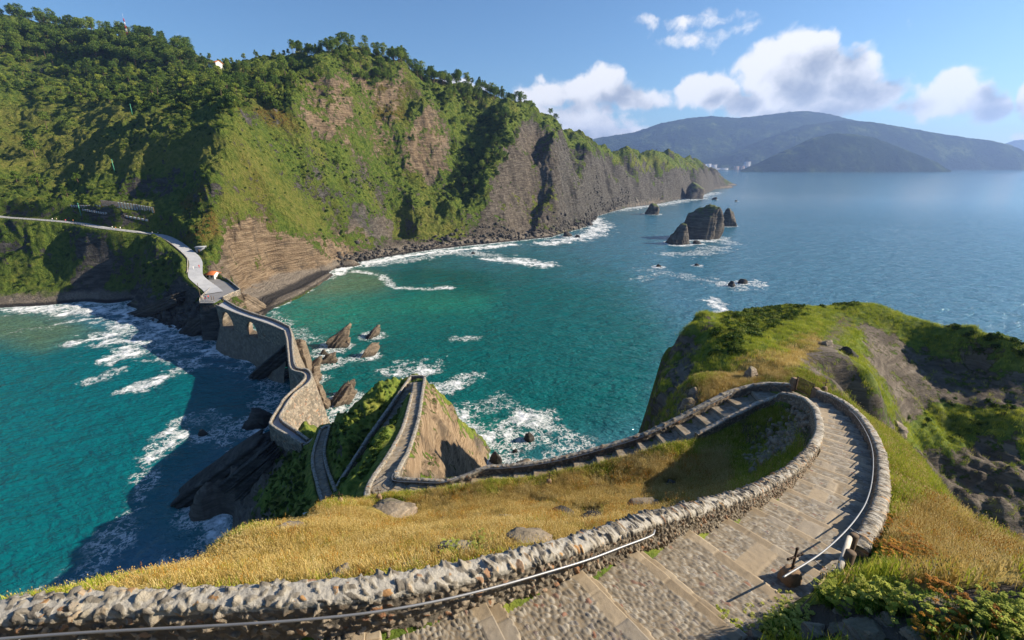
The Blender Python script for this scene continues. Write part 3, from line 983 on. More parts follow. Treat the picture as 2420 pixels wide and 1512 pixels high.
# ------------------------------------------------------------------ far hills across the bay
def mat_far():
    m, t, b = new_mat("far_hill")
    pos = objco(t)
    n = noise(t, pos, 0.004, 8, 0.6); n2 = noise(t, pos, 0.02, 6, 0.7)
    c = ramp(t, n, [(0.3, (0.012, 0.022, 0.014)), (0.5, (0.022, 0.036, 0.018)), (0.60, (0.05, 0.075, 0.026)), (0.66, (0.11, 0.14, 0.05)), (0.7, (0.028, 0.042, 0.02))])
    c = mixc(t, mapr(t, n2, 0.5, 0.7, 0, 0.5), c, (0.018, 0.028, 0.014))
    t.links.new(c, b.inputs["Base Color"])
    b.inputs["Roughness"].default_value = 1.0
    b.inputs["Specular IOR Level"].default_value = 0.0
    bump(t, b, n2, 1.0, 40.0)
    return m


def far_ridge(name, prof, t0, depth, mat, seed, rough=14.0):
    """a hill whose skyline follows prof (u, v) at depth t0; it falls to the sea towards the camera and behind"""
    us = np.linspace(prof[0][0], prof[-1][0], 420)
    vs = np.interp(us, [p[0] for p in prof], [p[1] for p in prof])
    rows = np.linspace(-1, 1, 70)
    top = np.array([PT(u, v, t0) for u, v in zip(us, vs)])
    Zt = np.maximum(top[:, 2], 0)
    V = []
    for k in rows:
        f = 1 - abs(k) ** 1.5 if k < 0 else 1 - k * k
        d = k * depth * (0.35 + 0.65 * (Zt / Zt.max()))
        rr = np.hypot(top[:, 0], top[:, 1])
        x = top[:, 0] * (1 + d / rr); y = top[:, 1] * (1 + d / rr)
        n = fbm2(x / 420, y / 420, 6, 0.55, seed, ridged=True) * 60 * (1 - f) * f * 3 * (Zt / Zt.max())
        z = Zt * f + n + fbm2(x / 60, y / 60, 3, 0.5, seed + 9) * rough * sstep(0, 0.2, f) - 3 * (f < 0.02)
        V.append(np.stack([x, y, z], 1))
    V = np.concatenate(V)
    o = mesh_np(name, V, grid_faces(len(rows), len(us)), mat, True)
    o["kind"] = "structure"
    return o


def build_far():
    m = mat_far()
    far_ridge("distant_hills", [(1240, 345), (1350, 334), (1390, 330), (1440, 322), (1500, 312), (1560, 292), (1620, 280), (1680, 274), (1740, 279), (1800, 273), (1860, 265), (1900, 262), (1950, 268), (2000, 280), (2080, 300), (2200, 330), (2300, 360), (2500, 392)], 6200, 1300, m, 3)
    far_ridge("bay_hills", [(1560, 392), (1700, 372), (1800, 330), (1900, 296), (1990, 284), (2060, 288), (2120, 298), (2200, 312), (2290, 326), (2340, 332), (2385, 342), (2410, 352), (2440, 370), (2470, 396)], 5200, 700, m, 13, 10)
    far_ridge("bay_headland", [(1750, 402), (1790, 386), (1830, 366), (1880, 344), (1920, 326), (1965, 316), (2010, 316), (2060, 324), (2120, 346), (2180, 370), (2215, 384), (2235, 398), (2248, 404)], 3900, 420, m, 23, 7)
    far_ridge("horizon_hills", [(2340, 350), (2400, 331), (2480, 328), (2600, 340), (2700, 380)], 9500, 900, m, 33, 10)


HILL = build_mainland()
ISLAND = build_island()
build_far()
# ------------------------------------------------------------------ stone materials
def mat_stonework(name, far=False):
    """rubble masonry; attributes: cid (stone id), edge (distance to the joint), top (0 face .. 1 coping)"""
    m, t, b = new_mat(name)
    pos = objco(t)
    cid = attr(t, "cid"); edge = attr(t, "edge"); top = attr(t, "top")
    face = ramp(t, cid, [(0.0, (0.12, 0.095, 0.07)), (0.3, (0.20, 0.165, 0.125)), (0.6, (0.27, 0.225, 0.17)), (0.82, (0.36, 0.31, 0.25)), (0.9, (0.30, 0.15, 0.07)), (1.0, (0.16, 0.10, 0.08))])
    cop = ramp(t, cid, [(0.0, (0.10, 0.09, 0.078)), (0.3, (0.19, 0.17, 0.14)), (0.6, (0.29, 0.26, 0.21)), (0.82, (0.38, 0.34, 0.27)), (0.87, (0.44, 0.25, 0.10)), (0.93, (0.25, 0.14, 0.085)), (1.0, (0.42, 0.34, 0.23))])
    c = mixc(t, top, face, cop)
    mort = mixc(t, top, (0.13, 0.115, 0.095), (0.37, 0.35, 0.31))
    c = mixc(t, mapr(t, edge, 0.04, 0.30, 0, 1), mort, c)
    n = noise(t, pos, 9.0, 8, 0.7); n2 = noise(t, pos, 1.3, 5, 0.6); n3 = noise(t, pos, 38, 4, 0.7)
    c = mixc(t, mapr(t, n, 0.45, 0.75, 0, 0.55), c, (0.10, 0.09, 0.075))
    c = mixc(t, mapr(t, n2, 0.5, 0.72, 0, 0.4), c, (0.30, 0.27, 0.21))
    t.links.new(c, b.inputs["Base Color"])
    b.inputs["Roughness"].default_value = 0.92
    b.inputs["Specular IOR Level"].default_value = 0.2
    bump(t, b, mth(t, "ADD", mth(t, "MULTIPLY", n, 0.8), mth(t, "MULTIPLY", n3, 0.35)), 0.8, 0.25 if far else 0.05)
    return m


M_WALL = mat_stonework("rubble_masonry")
M_WALL_FAR = mat_stonework("rubble_masonry_far", True)


def mat_step():
    """steps: cid stone id, edge joint distance, slab 1 for dressed slabs and 0 for cobbles"""
    m, t, b = new_mat("paving_stone")
    pos = objco(t)
    cid = attr(t, "cid"); edge = attr(t, "edge"); slab = attr(t, "slab")
    cob = ramp(t, cid, [(0.0, (0.13, 0.112, 0.088)), (0.35, (0.19, 0.168, 0.135)), (0.6, (0.24, 0.215, 0.175)), (0.82, (0.31, 0.285, 0.24)), (0.93, (0.13, 0.12, 0.115)), (1.0, (0.24, 0.12, 0.075))])
    cob = mixc(t, mapr(t, edge, 0.06, 0.24), (0.19, 0.15, 0.10), cob)
    sl = ramp(t, cid, [(0.0, (0.20, 0.155, 0.10)), (0.4, (0.27, 0.215, 0.145)), (0.7, (0.33, 0.27, 0.19)), (1.0, (0.22, 0.195, 0.16))])
    n = noise(t, pos, 7.0, 7, 0.65); n2 = noise(t, pos, 1.1, 4, 0.6); n3 = noise(t, pos, 40, 4, 0.7)
    c = mixc(t, slab, cob, sl)
    c = mixc(t, mapr(t, n, 0.48, 0.75, 0, 0.5), c, (0.17, 0.135, 0.09))
    c = mixc(t, mapr(t, n2, 0.5, 0.75, 0, 0.3), c, (0.20, 0.175, 0.14))
    t.links.new(c, b.inputs["Base Color"])
    b.inputs["Roughness"].default_value = 0.75
    b.inputs["Specular IOR Level"].default_value = 0.35
    bump(t, b, mth(t, "ADD", n, mth(t, "MULTIPLY", n3, 0.4)), 0.5, 0.02)
    return m


M_STEP = mat_step()


def simple_mat(name, col, rough=0.7, metal=0.0, bumpscale=None, bstr=0.3, bdist=0.02, var=0.25, vscale=3.0, spec=0.4):
    m, t, b = new_mat(name)
    pos = objco(t)
    n = noise(t, pos, vscale, 6, 0.65)
    dk = tuple(c * (1 - var) for c in col); lt = tuple(min(1, c * (1 + var)) for c in col)
    t.links.new(ramp(t, n, [(0.3, dk), (0.7, lt)]), b.inputs["Base Color"])
    b.inputs["Roughness"].default_value = rough
    b.inputs["Metallic"].default_value = metal
    b.inputs["Specular IOR Level"].default_value = spec
    if bumpscale:
        bump(t, b, noise(t, pos, bumpscale, 5, 0.6), bstr, bdist)
    return m


M_STEEL = simple_mat("brushed_steel", (0.26, 0.27, 0.29), 0.5, 0.6, var=0.08)
M_RUST = simple_mat("rusty_iron", (0.055, 0.035, 0.026), 0.8, 0.3, 30, 0.4, 0.005)
M_GREYWOOD = simple_mat("weathered_wood", (0.40, 0.37, 0.32), 0.85, 0, 14, 0.5, 0.01)
M_DARKWOOD = simple_mat("dark_wood", (0.11, 0.075, 0.045), 0.85, 0, 18, 0.5, 0.01)
M_TARMAC = simple_mat("pale_concrete", (0.36, 0.37, 0.385), 0.9, 0, 2.0, 0.3, 0.05, 0.14, 0.35)


# ------------------------------------------------------------------ walls
def frame2(L):
    T = np.gradient(L[:, :2], axis=0)
    T /= np.linalg.norm(T, axis=1)[:, None] + 1e-9
    return T, np.stack([T[:, 1], -T[:, 0]], 1)      # tangent, right-hand normal


def offset_line(L, d):
    _, N = frame2(L)
    o = L.copy(); o[:, :2] += N * d
    return o


def wall(name, line, thick=0.42, drop_r=1.4, drop_l=1.4, ds=0.06, cell=0.17, bulge=0.035, cop=0.10, mat=None, parent=None, seed=0, batter=0.0, rib=None):
    """a rubble wall whose crown follows line (x, y, z of the crown); rounded top, displaced stones"""
    L = smooth_line(line, ds) if len(line) < 60 else dense(line, ds)
    T, N = frame2(L)
    s = np.concatenate([[0], np.cumsum(np.linalg.norm(np.diff(L[:, :2], axis=0), axis=1))])
    h = thick / 2
    prof = []
    st = ds * 1.1
    nside = lambda d: max(3, int(d / st))
    for k in np.linspace(0, 1, nside(drop_l), endpoint=False):
        prof.append((-h - batter * (1 - k) * drop_l, -drop_l * (1 - k) - cop, 0))
    na = max(6, int((math.pi * h) / st))
    for a in np.linspace(0, math.pi, na):
        prof.append((-h * math.copysign(abs(math.cos(a)) ** 0.75, math.cos(a)), (math.sin(a) ** 0.6 - 1) * cop, 1))
    for k in np.linspace(0, 1, nside(drop_r) + 1)[1:]:
        prof.append((h + batter * k * drop_r, -cop - drop_r * k, 0))
    prof = np.array(prof)
    arc = np.concatenate([[0], np.cumsum(np.linalg.norm(np.diff(prof[:, :2], axis=0), axis=1))])
    pn = np.gradient(prof[:, :2], axis=0); pn /= np.linalg.norm(pn, axis=1)[:, None]
    pn = np.stack([-pn[:, 1], pn[:, 0]], 1)
    S, A = np.meshgrid(s, arc, indexing="ij")
    wob = fbm2(S / (cell * 2.5), A / (cell * 2.5), 2, seed=seed) * 0.5
    # ribs: the coping is of thin slates set on edge where rib = 1
    rb = np.interp(s, [p[0] for p in rib], [p[1] for p in rib]) if rib else np.zeros(len(s))
    sc_ = np.cumsum(np.concatenate([[0], np.diff(s)]) / (cell * lerp(1.25, 0.5, rb)))
    S2 = np.broadcast_to(sc_[:, None], S.shape)
    tp_ = np.broadcast_to(prof[None, :, 2], S.shape)
    A2 = A / (cell * lerp(1.0, 1.0 + 1.3 * tp_, rb[:, None]))
    f1, f2, cid, ox, oy = worley2f(S2 + wob, A2 + wob * 0.7, seed + 5)
    edge = f2 - f1
    r1 = np.modf(cid * 37.7)[0] - 0.5; r2 = np.modf(cid * 91.3)[0] - 0.5; r3 = np.modf(cid * 17.9)[0]
    stone = (r3 - 0.40) * 1.1 + r1 * ox * 4.2 + r2 * oy * 4.2 - 0.7 * f1
    mort_ = -0.10 + fbm2(S / 0.3, A / 0.3, 3, seed=seed + 8) * 0.5
    rel = np.maximum(stone, mort_) + fbm2(S / 0.07, A / 0.07, 3, 0.6, seed=seed + 9) * 0.34
    edge = 0.4 * sstep(0.0, 0.16, stone - mort_)
    disp = bulge * rel * 1.25 + fbm2(S / 0.6, A / 0.6, 3, seed=seed + 8) * bulge * 0.5
    zl = fbm2(s / 2.4, s * 0 + seed, 3, seed=seed + 3) * 0.07
    off = prof[None, :, 0] + pn[None, :, 0] * disp
    zz = prof[None, :, 1] + pn[None, :, 1] * disp + zl[:, None]
    X = L[:, 0, None] + N[:, 0, None] * off
    Y = L[:, 1, None] + N[:, 1, None] * off
    Z = L[:, 2, None] + zz
    nr, nc = X.shape
    F = grid_faces(nr, nc)
    V = np.stack([X, Y, Z], -1).reshape(-1, 3)
    caps = []
    for k, flip in ((0, False), (nr - 1, True)):
        ring = [k * nc + j for j in range(nc)]
        half = nc // 2
        for j in range(half - 1):
            q = [ring[j], ring[j + 1], ring[nc - 2 - j], ring[nc - 1 - j]]
            caps.append(q[::-1] if flip else q)
    top = np.broadcast_to(prof[None, :, 2], S.shape)
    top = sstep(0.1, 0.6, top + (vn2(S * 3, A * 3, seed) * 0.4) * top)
    return mesh_np(name, V, [F, np.array(caps)], mat or M_WALL, True, parent, attrs=dict(cid=cid.ravel(), edge=edge.ravel(), top=top.ravel()))


# ------------------------------------------------------------------ stepped stairway
def cum(L):
    return np.concatenate([[0], np.cumsum(np.linalg.norm(np.diff(L[:, :2], axis=0), axis=1))])


def at_s(L, s, q):
    return np.array([np.interp(q, s, L[:, k]) for k in range(3)]).T


def stairway(name, label, L, width, run=1.75, res=(0.022, 0.30), fine_until=16.0, group=None, cobble=True, two=True, seed=0):
    """every step (cobbled tread, two rows of slabs, risers) is one part of the stairway"""
    root = empty(name, (0, 0, 0), 0, label, "stairway", group)
    s = cum(L)
    rng = np.random.default_rng(seed)
    q = 0.0; total = s[-1]
    hw = width / 2
    while q < total - 0.3:
        r_ = run * rng.uniform(0.85, 1.2)
        q1 = min(total, q + r_)
        c = at_s(L, s, np.array([q, (q + q1) / 2, q1]))
        dist = math.hypot(c[1, 0], c[1, 1], )
        fine = res[0] * max(1.0, math.sqrt(c[1, 0] ** 2 + c[1, 1] ** 2 + (CAM_H - c[1, 2]) ** 2) / 8.0)
        fine = min(fine, res[1])
        ns = max(6, int((q1 - q) / fine)); nw = max(6, int(width / fine))
        ss = np.linspace(q, q1, ns); ww = np.linspace(-hw, hw, nw)
        P = at_s(L, s, ss)
        e = at_s(L, s, np.clip(ss + 0.25, 0, total)) - at_s(L, s, np.clip(ss - 0.25, 0, total))
        e = e[:, :2] / (np.linalg.norm(e[:, :2], axis=1)[:, None] + 1e-9)
        N = np.stack([e[:, 1], -e[:, 0]], 1)
        z0, z1 = c[0, 2], c[2, 2]
        drop = z0 - z1
        fr = (ss - q) / (q1 - q)
        # profile: upper slab row 0..a, cobbles a..b, second slab row b..1, falling one riser at each slab row
        a, b_ = 0.13, 0.87
        sgn = np.sign(drop) if abs(drop) > 0.02 else 0
        
        SS, WW = np.meshgrid(ss, ww, indexing="ij")
        er = fbm2(WW / 0.25 + 7 * q, WW * 0 + 3 * q, 3, seed=seed + 21) * 0.022 + (np.floor(WW / 0.55 + q) % 2 - 0.5) * 0.018
        FR = fr[:, None] + er
        slab = ((FR < a) | (FR >= b_)).astype(float)
        lvl = np.where(FR < a, 0.0, np.where(FR < b_, 0.42, 0.62))
        zprof = z0 - drop * (lvl + 0.22 * FR * (FR >= a) * (FR < b_))
        # a few slabs set into the cobbles, as on the real stairs
        if cobble and dist > 8.5 and rng.random() < 0.75:
            wc = rng.uniform(-0.5, 0.5) * hw
            slab = np.maximum(slab, (np.abs(WW - wc) < 0.26) * 1.0)
        cs = 0.10 if fine < 0.05 else 0.13
        jit = fbm2(SS / 0.3, WW / 0.3, 2, seed=seed) * 0.5
        f1, f2, cid = worley2(SS / (cs * 0.85) + jit, WW / (cs * 1.2) + jit, seed + 3)
        edge = f2 - f1
        rowid = np.where(FR < a, 0, np.where(FR < b_, 1, 2))
        lw = 0.5 + 0.14 * rng.random()
        wcell = WW / lw + rowid * 0.37 + q * 0.7
        scid = _f(_h(np.floor(wcell).astype(np.int64), (rowid + np.zeros_like(WW)).astype(np.int64) + int(q * 100), np.zeros(WW.shape, np.int64), seed))
        je = np.minimum(wcell - np.floor(wcell), 1 - (wcell - np.floor(wcell))) * lw
        Z = zprof + (1 - slab) * (0.026 * sstep(0.05, 0.6, edge) - 0.016) - slab * 0.014 * (1 - sstep(0.0, 0.03, je)) + fbm2(SS / 0.22, WW / 0.22, 3, seed=seed + 9) * 0.012 + slab * (scid - 0.5) * 0.02
        cidv = np.where(slab > 0.5, scid, cid); ev = np.where(slab > 0.5, np.clip(je * 12, 0, 1), edge)
        X = P[:, 0, None] + N[:, 0, None] * WW; Y = P[:, 1, None] + N[:, 1, None] * WW
        # skirts close the front and the back of the step
        sk = lambda r: (X[r], Y[r], Z[r] - 0.5)
        Xs = np.concatenate([X[:1], X, X[-1:]]); Ys = np.concatenate([Y[:1], Y, Y[-1:]])
        Zs = np.concatenate([Z[:1] - 0.5, Z, Z[-1:] - 0.6])
        pad = lambda g: e0(np.concatenate([g[:1], g, g[-1:]]))
        e0 = lambda g: np.concatenate([g[:, :1], g, g[:, -1:]], 1)
        Xs, Ys = e0(Xs), e0(Ys); Zs = np.concatenate([Zs[:, :1] - 0.5, Zs, Zs[:, -1:] - 0.5], 1)
        V = np.stack([Xs, Ys, Zs], -1).reshape(-1, 3)
        mesh_np("step", V, grid_faces(ns + 2, nw + 2), M_STEP, False, root, attrs=dict(cid=pad(cidv).ravel(), edge=pad(ev).ravel(), slab=pad(slab).ravel()))
        q = q1
    return root


def handrail(name, label, pts, posts, to_wall, r=0.019, group="steel handrails of the path"):
    """pts: the rail; posts: parameters 0..1 where a bracket reaches the wall at offset to_wall (dx, dy, dz)"""
    root = empty(name, (0, 0, 0), 0, label, "handrail", group)
    L = smooth_line(pts, 0.15)
    MB().tube(L, r, 10).build("rail", M_STEEL, root, True)
    T, N = frame2(L)
    for p in posts:
        k = int(p * (len(L) - 1))
        a = L[k]; n = N[k] * to_wall[0]
        MB().tube([a, a + np.array([0, 0, -0.07]), a + np.array([n[0] * 0.5, n[1] * 0.5, -0.10]), a + np.array([n[0], n[1], to_wall[1]])], r * 0.45, 6).build("bracket", M_STEEL, root, True)
    return root


WALL_H = 0.72
stairway("stone_stairway", "long cobbled stone stairway curving round the grassy hollow from the foreground to the lower corner", LINE_STAIRS, 2.25, seed=4)
stairway("stone_stairway", "straight stepped path running out along the rocky spur between two stone parapets", LINE_SPUR_UP, 2.0, 1.5, (0.04, 0.3), seed=5)
stairway("stone_stairway", "shaded stepped path descending from the tip of the spur towards the lower landing", LINE_SPUR_DOWN, 1.7, 1.2, (0.05, 0.3), seed=6)
stairway("stone_stairway", "steep narrow flight of steps from the lower landing down to the causeway", LINE_THIRD, 1.9, 0.8, (0.06, 0.3), seed=7)

S_ST = cum(LINE_STAIRS)
off_in = offset_line(LINE_STAIRS, -1.30); off_out = offset_line(LINE_STAIRS, 1.30)
off_in[:, 2] += WALL_H; off_out[:, 2] += WALL_H + 0.12
inx = np.arange(len(LINE_STAIRS))
PU, PV = PROJ(off_out[:, 0], off_out[:, 1], off_out[:, 2])
end_in = int(np.argmin(np.hypot(LINE_STAIRS[:, 0] - 14.8, LINE_STAIRS[:, 1] - 34.4)))
split = int(np.argmin(np.hypot(LINE_STAIRS[:, 0] - 15.5, LINE_STAIRS[:, 1] - 17.8)))
GROUP_P = "stone parapets along the path"
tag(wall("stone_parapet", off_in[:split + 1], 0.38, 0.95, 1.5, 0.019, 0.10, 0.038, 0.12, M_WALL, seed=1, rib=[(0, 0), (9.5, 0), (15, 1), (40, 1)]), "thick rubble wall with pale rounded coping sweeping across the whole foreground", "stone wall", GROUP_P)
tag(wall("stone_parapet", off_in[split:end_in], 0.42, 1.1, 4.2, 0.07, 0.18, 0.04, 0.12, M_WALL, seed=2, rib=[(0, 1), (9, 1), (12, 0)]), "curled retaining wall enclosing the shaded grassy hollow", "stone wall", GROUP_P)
start_out = int(np.argmin(np.hypot(off_out[:, 0] - 9.3, off_out[:, 1] - 9.0)))
later = (inx > split)
gate_a = int(np.argmin(np.where(later & (off_out[:, 1] < 37), np.hypot(PU - 1919, PV - 925), 1e9)))
gate_b = int(np.argmin(np.where(inx > gate_a, np.abs(PU - 1868) + (inx > gate_a + 14) * 500, 1e9)))
off_out[start_out:start_out + 4, 2] -= np.array([0.5, 0.3, 0.15, 0.05])
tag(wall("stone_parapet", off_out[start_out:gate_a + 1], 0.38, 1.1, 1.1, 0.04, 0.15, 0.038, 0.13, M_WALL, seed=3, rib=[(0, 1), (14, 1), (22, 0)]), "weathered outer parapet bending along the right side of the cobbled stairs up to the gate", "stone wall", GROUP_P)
CORNER = [PD(*p) for p in ((1063, 1132, 27.2), (1000, 1131, 27.6), (955, 1129, 27.95), (936, 1126, 28.15))]
lowr = [tuple(p) for p in off_out[gate_b:]]
lowr = [p for p in lowr if p[0] > -3.0][::2]
tag(wall("stone_parapet", np.array(lowr + [tuple(CORNER[0])] + [tuple(c) for c in CORNER[1:]]), 0.42, 1.0, 2.2, 0.10, 0.25, 0.05, 0.12, M_WALL_FAR, seed=4), "long seaward parapet of the lower path running from the gate to the sharp corner", "stone wall", GROUP_P)


def pw(name, px, label, **kw):
    return tag(wall(name, [PD(*p) for p in px], **kw), label, "stone wall", GROUP_P)


FARK = dict(thick=0.5, ds=0.14, cell=0.3, bulge=0.05, cop=0.12, mat=M_WALL_FAR)
pw("stone_parapet", ((934, 1128, 28.2), (938.5, 1111, 28.9), (952, 1085, 30.2), (966, 1058, 31.7), (988, 986, 35.4), (997, 930, 38.8), (1003, 890, 40.9)), "sunlit right parapet of the spur path above the bare cliff", drop_r=3.5, drop_l=1.0, batter=0.12, seed=5, **FARK)
pw("stone_parapet", ((1004, 888.5, 41), (995, 886.5, 41.05), (985, 886, 41.15), (970, 887, 41.3)), "short end wall closing the tip of the spur path", drop_r=2, drop_l=1.0, seed=6, **FARK)
pw("stone_parapet", ((969, 889, 41.4), (948, 919, 42), (925, 952, 42.6), (898, 990, 43.3), (872, 1027, 43.9), (815.6, 1114, 45.4), (797, 1145, 45.9), (793, 1160, 46.1)), "long parapet slanting down the shaded side of the spur from its tip", drop_r=1.6, drop_l=1.0, seed=7, **FARK)
pw("stone_parapet", ((869, 1204, 28.7), (867, 1185, 28.2), (866, 1160, 28.1), (878, 1130, 28.9), (918, 1071, 31), (946.8, 1018, 33.6), (959, 983, 35.6), (973, 928, 39.2)), "left parapet of the spur path starting at the sharp corner with the iron cross", drop_r=1.0, drop_l=2.5, seed=8, **FARK)
pw("stone_parapet", ((778, 1212, 46.4), (766, 1206, 46.2), (761, 1183, 46.5), (750, 1143, 47.6), (738, 1093, 48.9), (742, 1058, 49.9), (756, 1015, 51.5)), "outer parapet of the steep flight above the dark slope", drop_r=1.0, drop_l=2.0, seed=9, **FARK)
pw("stone_parapet", ((794, 1160, 46.2), (784, 1135, 47.2), (775, 1111, 48.1), (766, 1071, 49.2), (769, 1043, 50.2), (778, 1006, 51.5)), "inner parapet of the steep flight beside the green bank", drop_r=1.6, drop_l=1.0, seed=10, **FARK)
pw("stone_parapet", ((757, 1012, 51.6), (768, 1005, 51.7), (779, 1004, 51.6)), "short end wall at the foot of the steep flight", drop_r=1.2, drop_l=3.0, seed=11, **FARK)
pw("stone_parapet", ((757, 1016, 51.8), (742, 1032, 52.8), (724, 1046, 53.8), (716, 1049, 54.0)), "rising dark wall linking the causeway to the steep flight", drop_r=3, drop_l=4.0, seed=12, **FARK)

# ------------------------------------------------------------------ causeway and bridge
CW_L = [PD(*p) for p in ((716, 1047, 53.8), (680, 1026, 54.1), (642, 1003, 54.4), (640, 991, 54.5), (662, 955, 54.7), (673, 938, 54.8), (709, 905, 54.95), (721, 890, 55.0), (715, 879.5, 55.0), (687, 868.5, 55.1), (681, 830, 55.1), (677.5, 800, 55.1), (672, 780, 55.1))]
CW_R = [PD(*p) for p in ((728, 1037, 53.7), (700, 1016, 54.2), (663, 988, 54.5), (668, 968, 54.7), (694, 930, 54.85), (729, 902, 54.95), (735, 884, 55.0), (724, 871, 55.0), (699, 865, 55.1), (691.5, 830, 55.1), (689, 790, 55.1), (683, 770, 55.1))]
BR_L = [PD(*p) for p in ((672, 780, 55.1), (630, 763, 55.1), (590, 750, 55.1), (550, 736, 55.1), (510, 719, 55.1))]
BR_R = [PD(*p) for p in ((683, 770, 55.1), (645, 753, 55.1), (600, 739.5, 55.1), (562, 725, 55.1), (530, 707, 55.1))]


def resample(L, n):
    L = np.array(L, float); s = cum(L)
    return at_s(L, s, np.linspace(0, s[-1], n))


def strip(L1, L2, dz, name, mat, parent, n=60, m=4):
    A = resample(L1, n); B = resample(L2, n)
    k = np.linspace(0, 1, m)[None, :, None]
    V = A[:, None] * (1 - k) + B[:, None] * k
    V[..., 2] += dz
    return mesh_np(name, V.reshape(-1, 3), grid_faces(n, m), mat, True, parent, attrs=None)


def face_down(L, side, depth_to, batter, name, parent, seed, cell=0.55, ds=0.35, mat=None):
    """masonry face hanging from a line of crowns down to height depth_to; side +1 leans to the right of the line"""
    P = smooth_line(L, ds)
    T, N = frame2(P)
    s = cum(P)
    nz = 48
    k = np.linspace(0, 1, nz)[None]
    z0 = P[:, 2, None] - 0.05
    zz = z0 + (depth_to - z0) * k
    S = np.broadcast_to(s[:, None], zz.shape)
    wob = fbm2(S / 1.5, zz / 1.5, 2, seed=seed)
    f1, f2, cid = worley2(S / (cell * 1.4) + wob * 0.4, zz / cell + wob * 0.2, seed)
    edge = f2 - f1
    o = side * (0.24 + batter * (z0 - zz) + 0.07 * (sstep(0.02, 0.3, edge) - 0.5) + 0.25 * fbm2(S / 4, zz / 4, 3, seed=seed + 2))
    V = np.stack([P[:, 0, None] + N[:, 0, None] * o, P[:, 1, None] + N[:, 1, None] * o, zz], -1)
    top = (1 - sstep(0.0, 0.06, k)) * np.ones_like(zz)
    F = grid_faces(len(P), nz)
    return mesh_np(name, V.reshape(-1, 3), F if side > 0 else F[:, ::-1], mat or M_WALL_FAR, True, parent, attrs=dict(cid=cid.ravel(), edge=edge.ravel(), top=top.ravel()))


cw = empty("stone_causeway", (0, 0, 0), 0, "zigzag masonry causeway with parapets between the island and the arched bridge", "causeway")
strip(CW_L, CW_R, -0.95, "walkway", M_TARMAC, cw)
for L, sd in ((CW_L, 0), (CW_R, 1)):
    wall("parapet", L, thick=0.5, drop_r=1.1, drop_l=1.1, ds=0.16, cell=0.35, bulge=0.05, cop=0.1, mat=M_WALL_FAR, parent=cw, seed=20 + sd)
face_down(CW_L, -1, -1.5, 0.06, "retaining_wall", cw, 31)
face_down(CW_R, 1, -1.5, 0.16, "retaining_wall", cw, 32)

br = empty("stone_bridge", (0, 0, 0), 0, "high stone bridge with two arched openings reaching the mainland rocks", "bridge")
strip(BR_L, BR_R, -0.95, "walkway", M_TARMAC, br)
for L, sd in ((BR_L, 0), (BR_R, 1)):
    wall("parapet", L, thick=0.5, drop_r=1.1, drop_l=1.1, ds=0.16, cell=0.35, bulge=0.05, cop=0.1, mat=M_WALL_FAR, parent=br, seed=24 + sd)


def arch_wall(parent):
    n = 260
    A = resample(BR_L, n); B = resample(BR_R, n)
    d = B[:, :2] - A[:, :2]; d /= np.linalg.norm(d, axis=1)[:, None]
    A[:, :2] -= d * 0.24; B[:, :2] += d * 0.24
    uA, vA = PROJ(A[:, 0], A[:, 1], A[:, 2] - 4)
    s = cum(A)
    zb = np.full(n, 5.0)
    for u0, u1, zf, zt in ((521.5, 549, 8.3, 15.3), (582, 606.5, 9.6, 15.2)):
        inside = (uA > u0) & (uA < u1)
        c = s[inside].mean(); hw = (s[inside].max() - s[inside].min()) / 2
        x = np.clip((s - c) / hw, -1, 1)
        rad = min(hw, zt - zf - 1)
        zb = np.where(inside, zt - rad + rad * np.sqrt(np.clip(1 - x * x, 0, 1)), zb)
    rows = 30
    out = []
    for P, sd in ((A, 0), (B, 1)):
        k = np.linspace(0, 1, rows)[None]
        z0 = P[:, 2, None] - 0.3
        Z = z0 + (zb[:, None] - z0) * k
        S = np.broadcast_to(s[:, None], Z.shape)
        wob = fbm2(S / 1.5, Z / 1.5, 2, seed=41)
        f1, f2, cid = worley2(S / 0.7 + wob * 0.3, Z / 0.45 + wob * 0.2, 43 + sd)
        off = 0.06 * (sstep(0.02, 0.3, f2 - f1) - 0.5) * (1 if sd else -1)
        V = np.stack([P[:, 0, None] + d[:, 0, None] * off, P[:, 1, None] + d[:, 1, None] * off, Z], -1)
        out.append((V, cid, f2 - f1))
    V = np.concatenate([o[0].reshape(-1, 3) for o in out])
    nv = n * rows
    F = np.concatenate([grid_faces(n, rows)[:, ::-1], grid_faces(n, rows) + nv])
    i = np.arange(n - 1)
    soff = np.stack([i * rows + rows - 1, (i + 1) * rows + rows - 1, nv + (i + 1) * rows + rows - 1, nv + i * rows + rows - 1], 1)
    F = np.concatenate([F, soff])
    cid = np.concatenate([o[1].ravel() for o in out]); edge = np.concatenate([o[2].ravel() for o in out])
    mesh_np("arched_wall", V, F, M_WALL_FAR, False, parent, attrs=dict(cid=cid, edge=edge, top=cid * 0))


arch_wall(br)


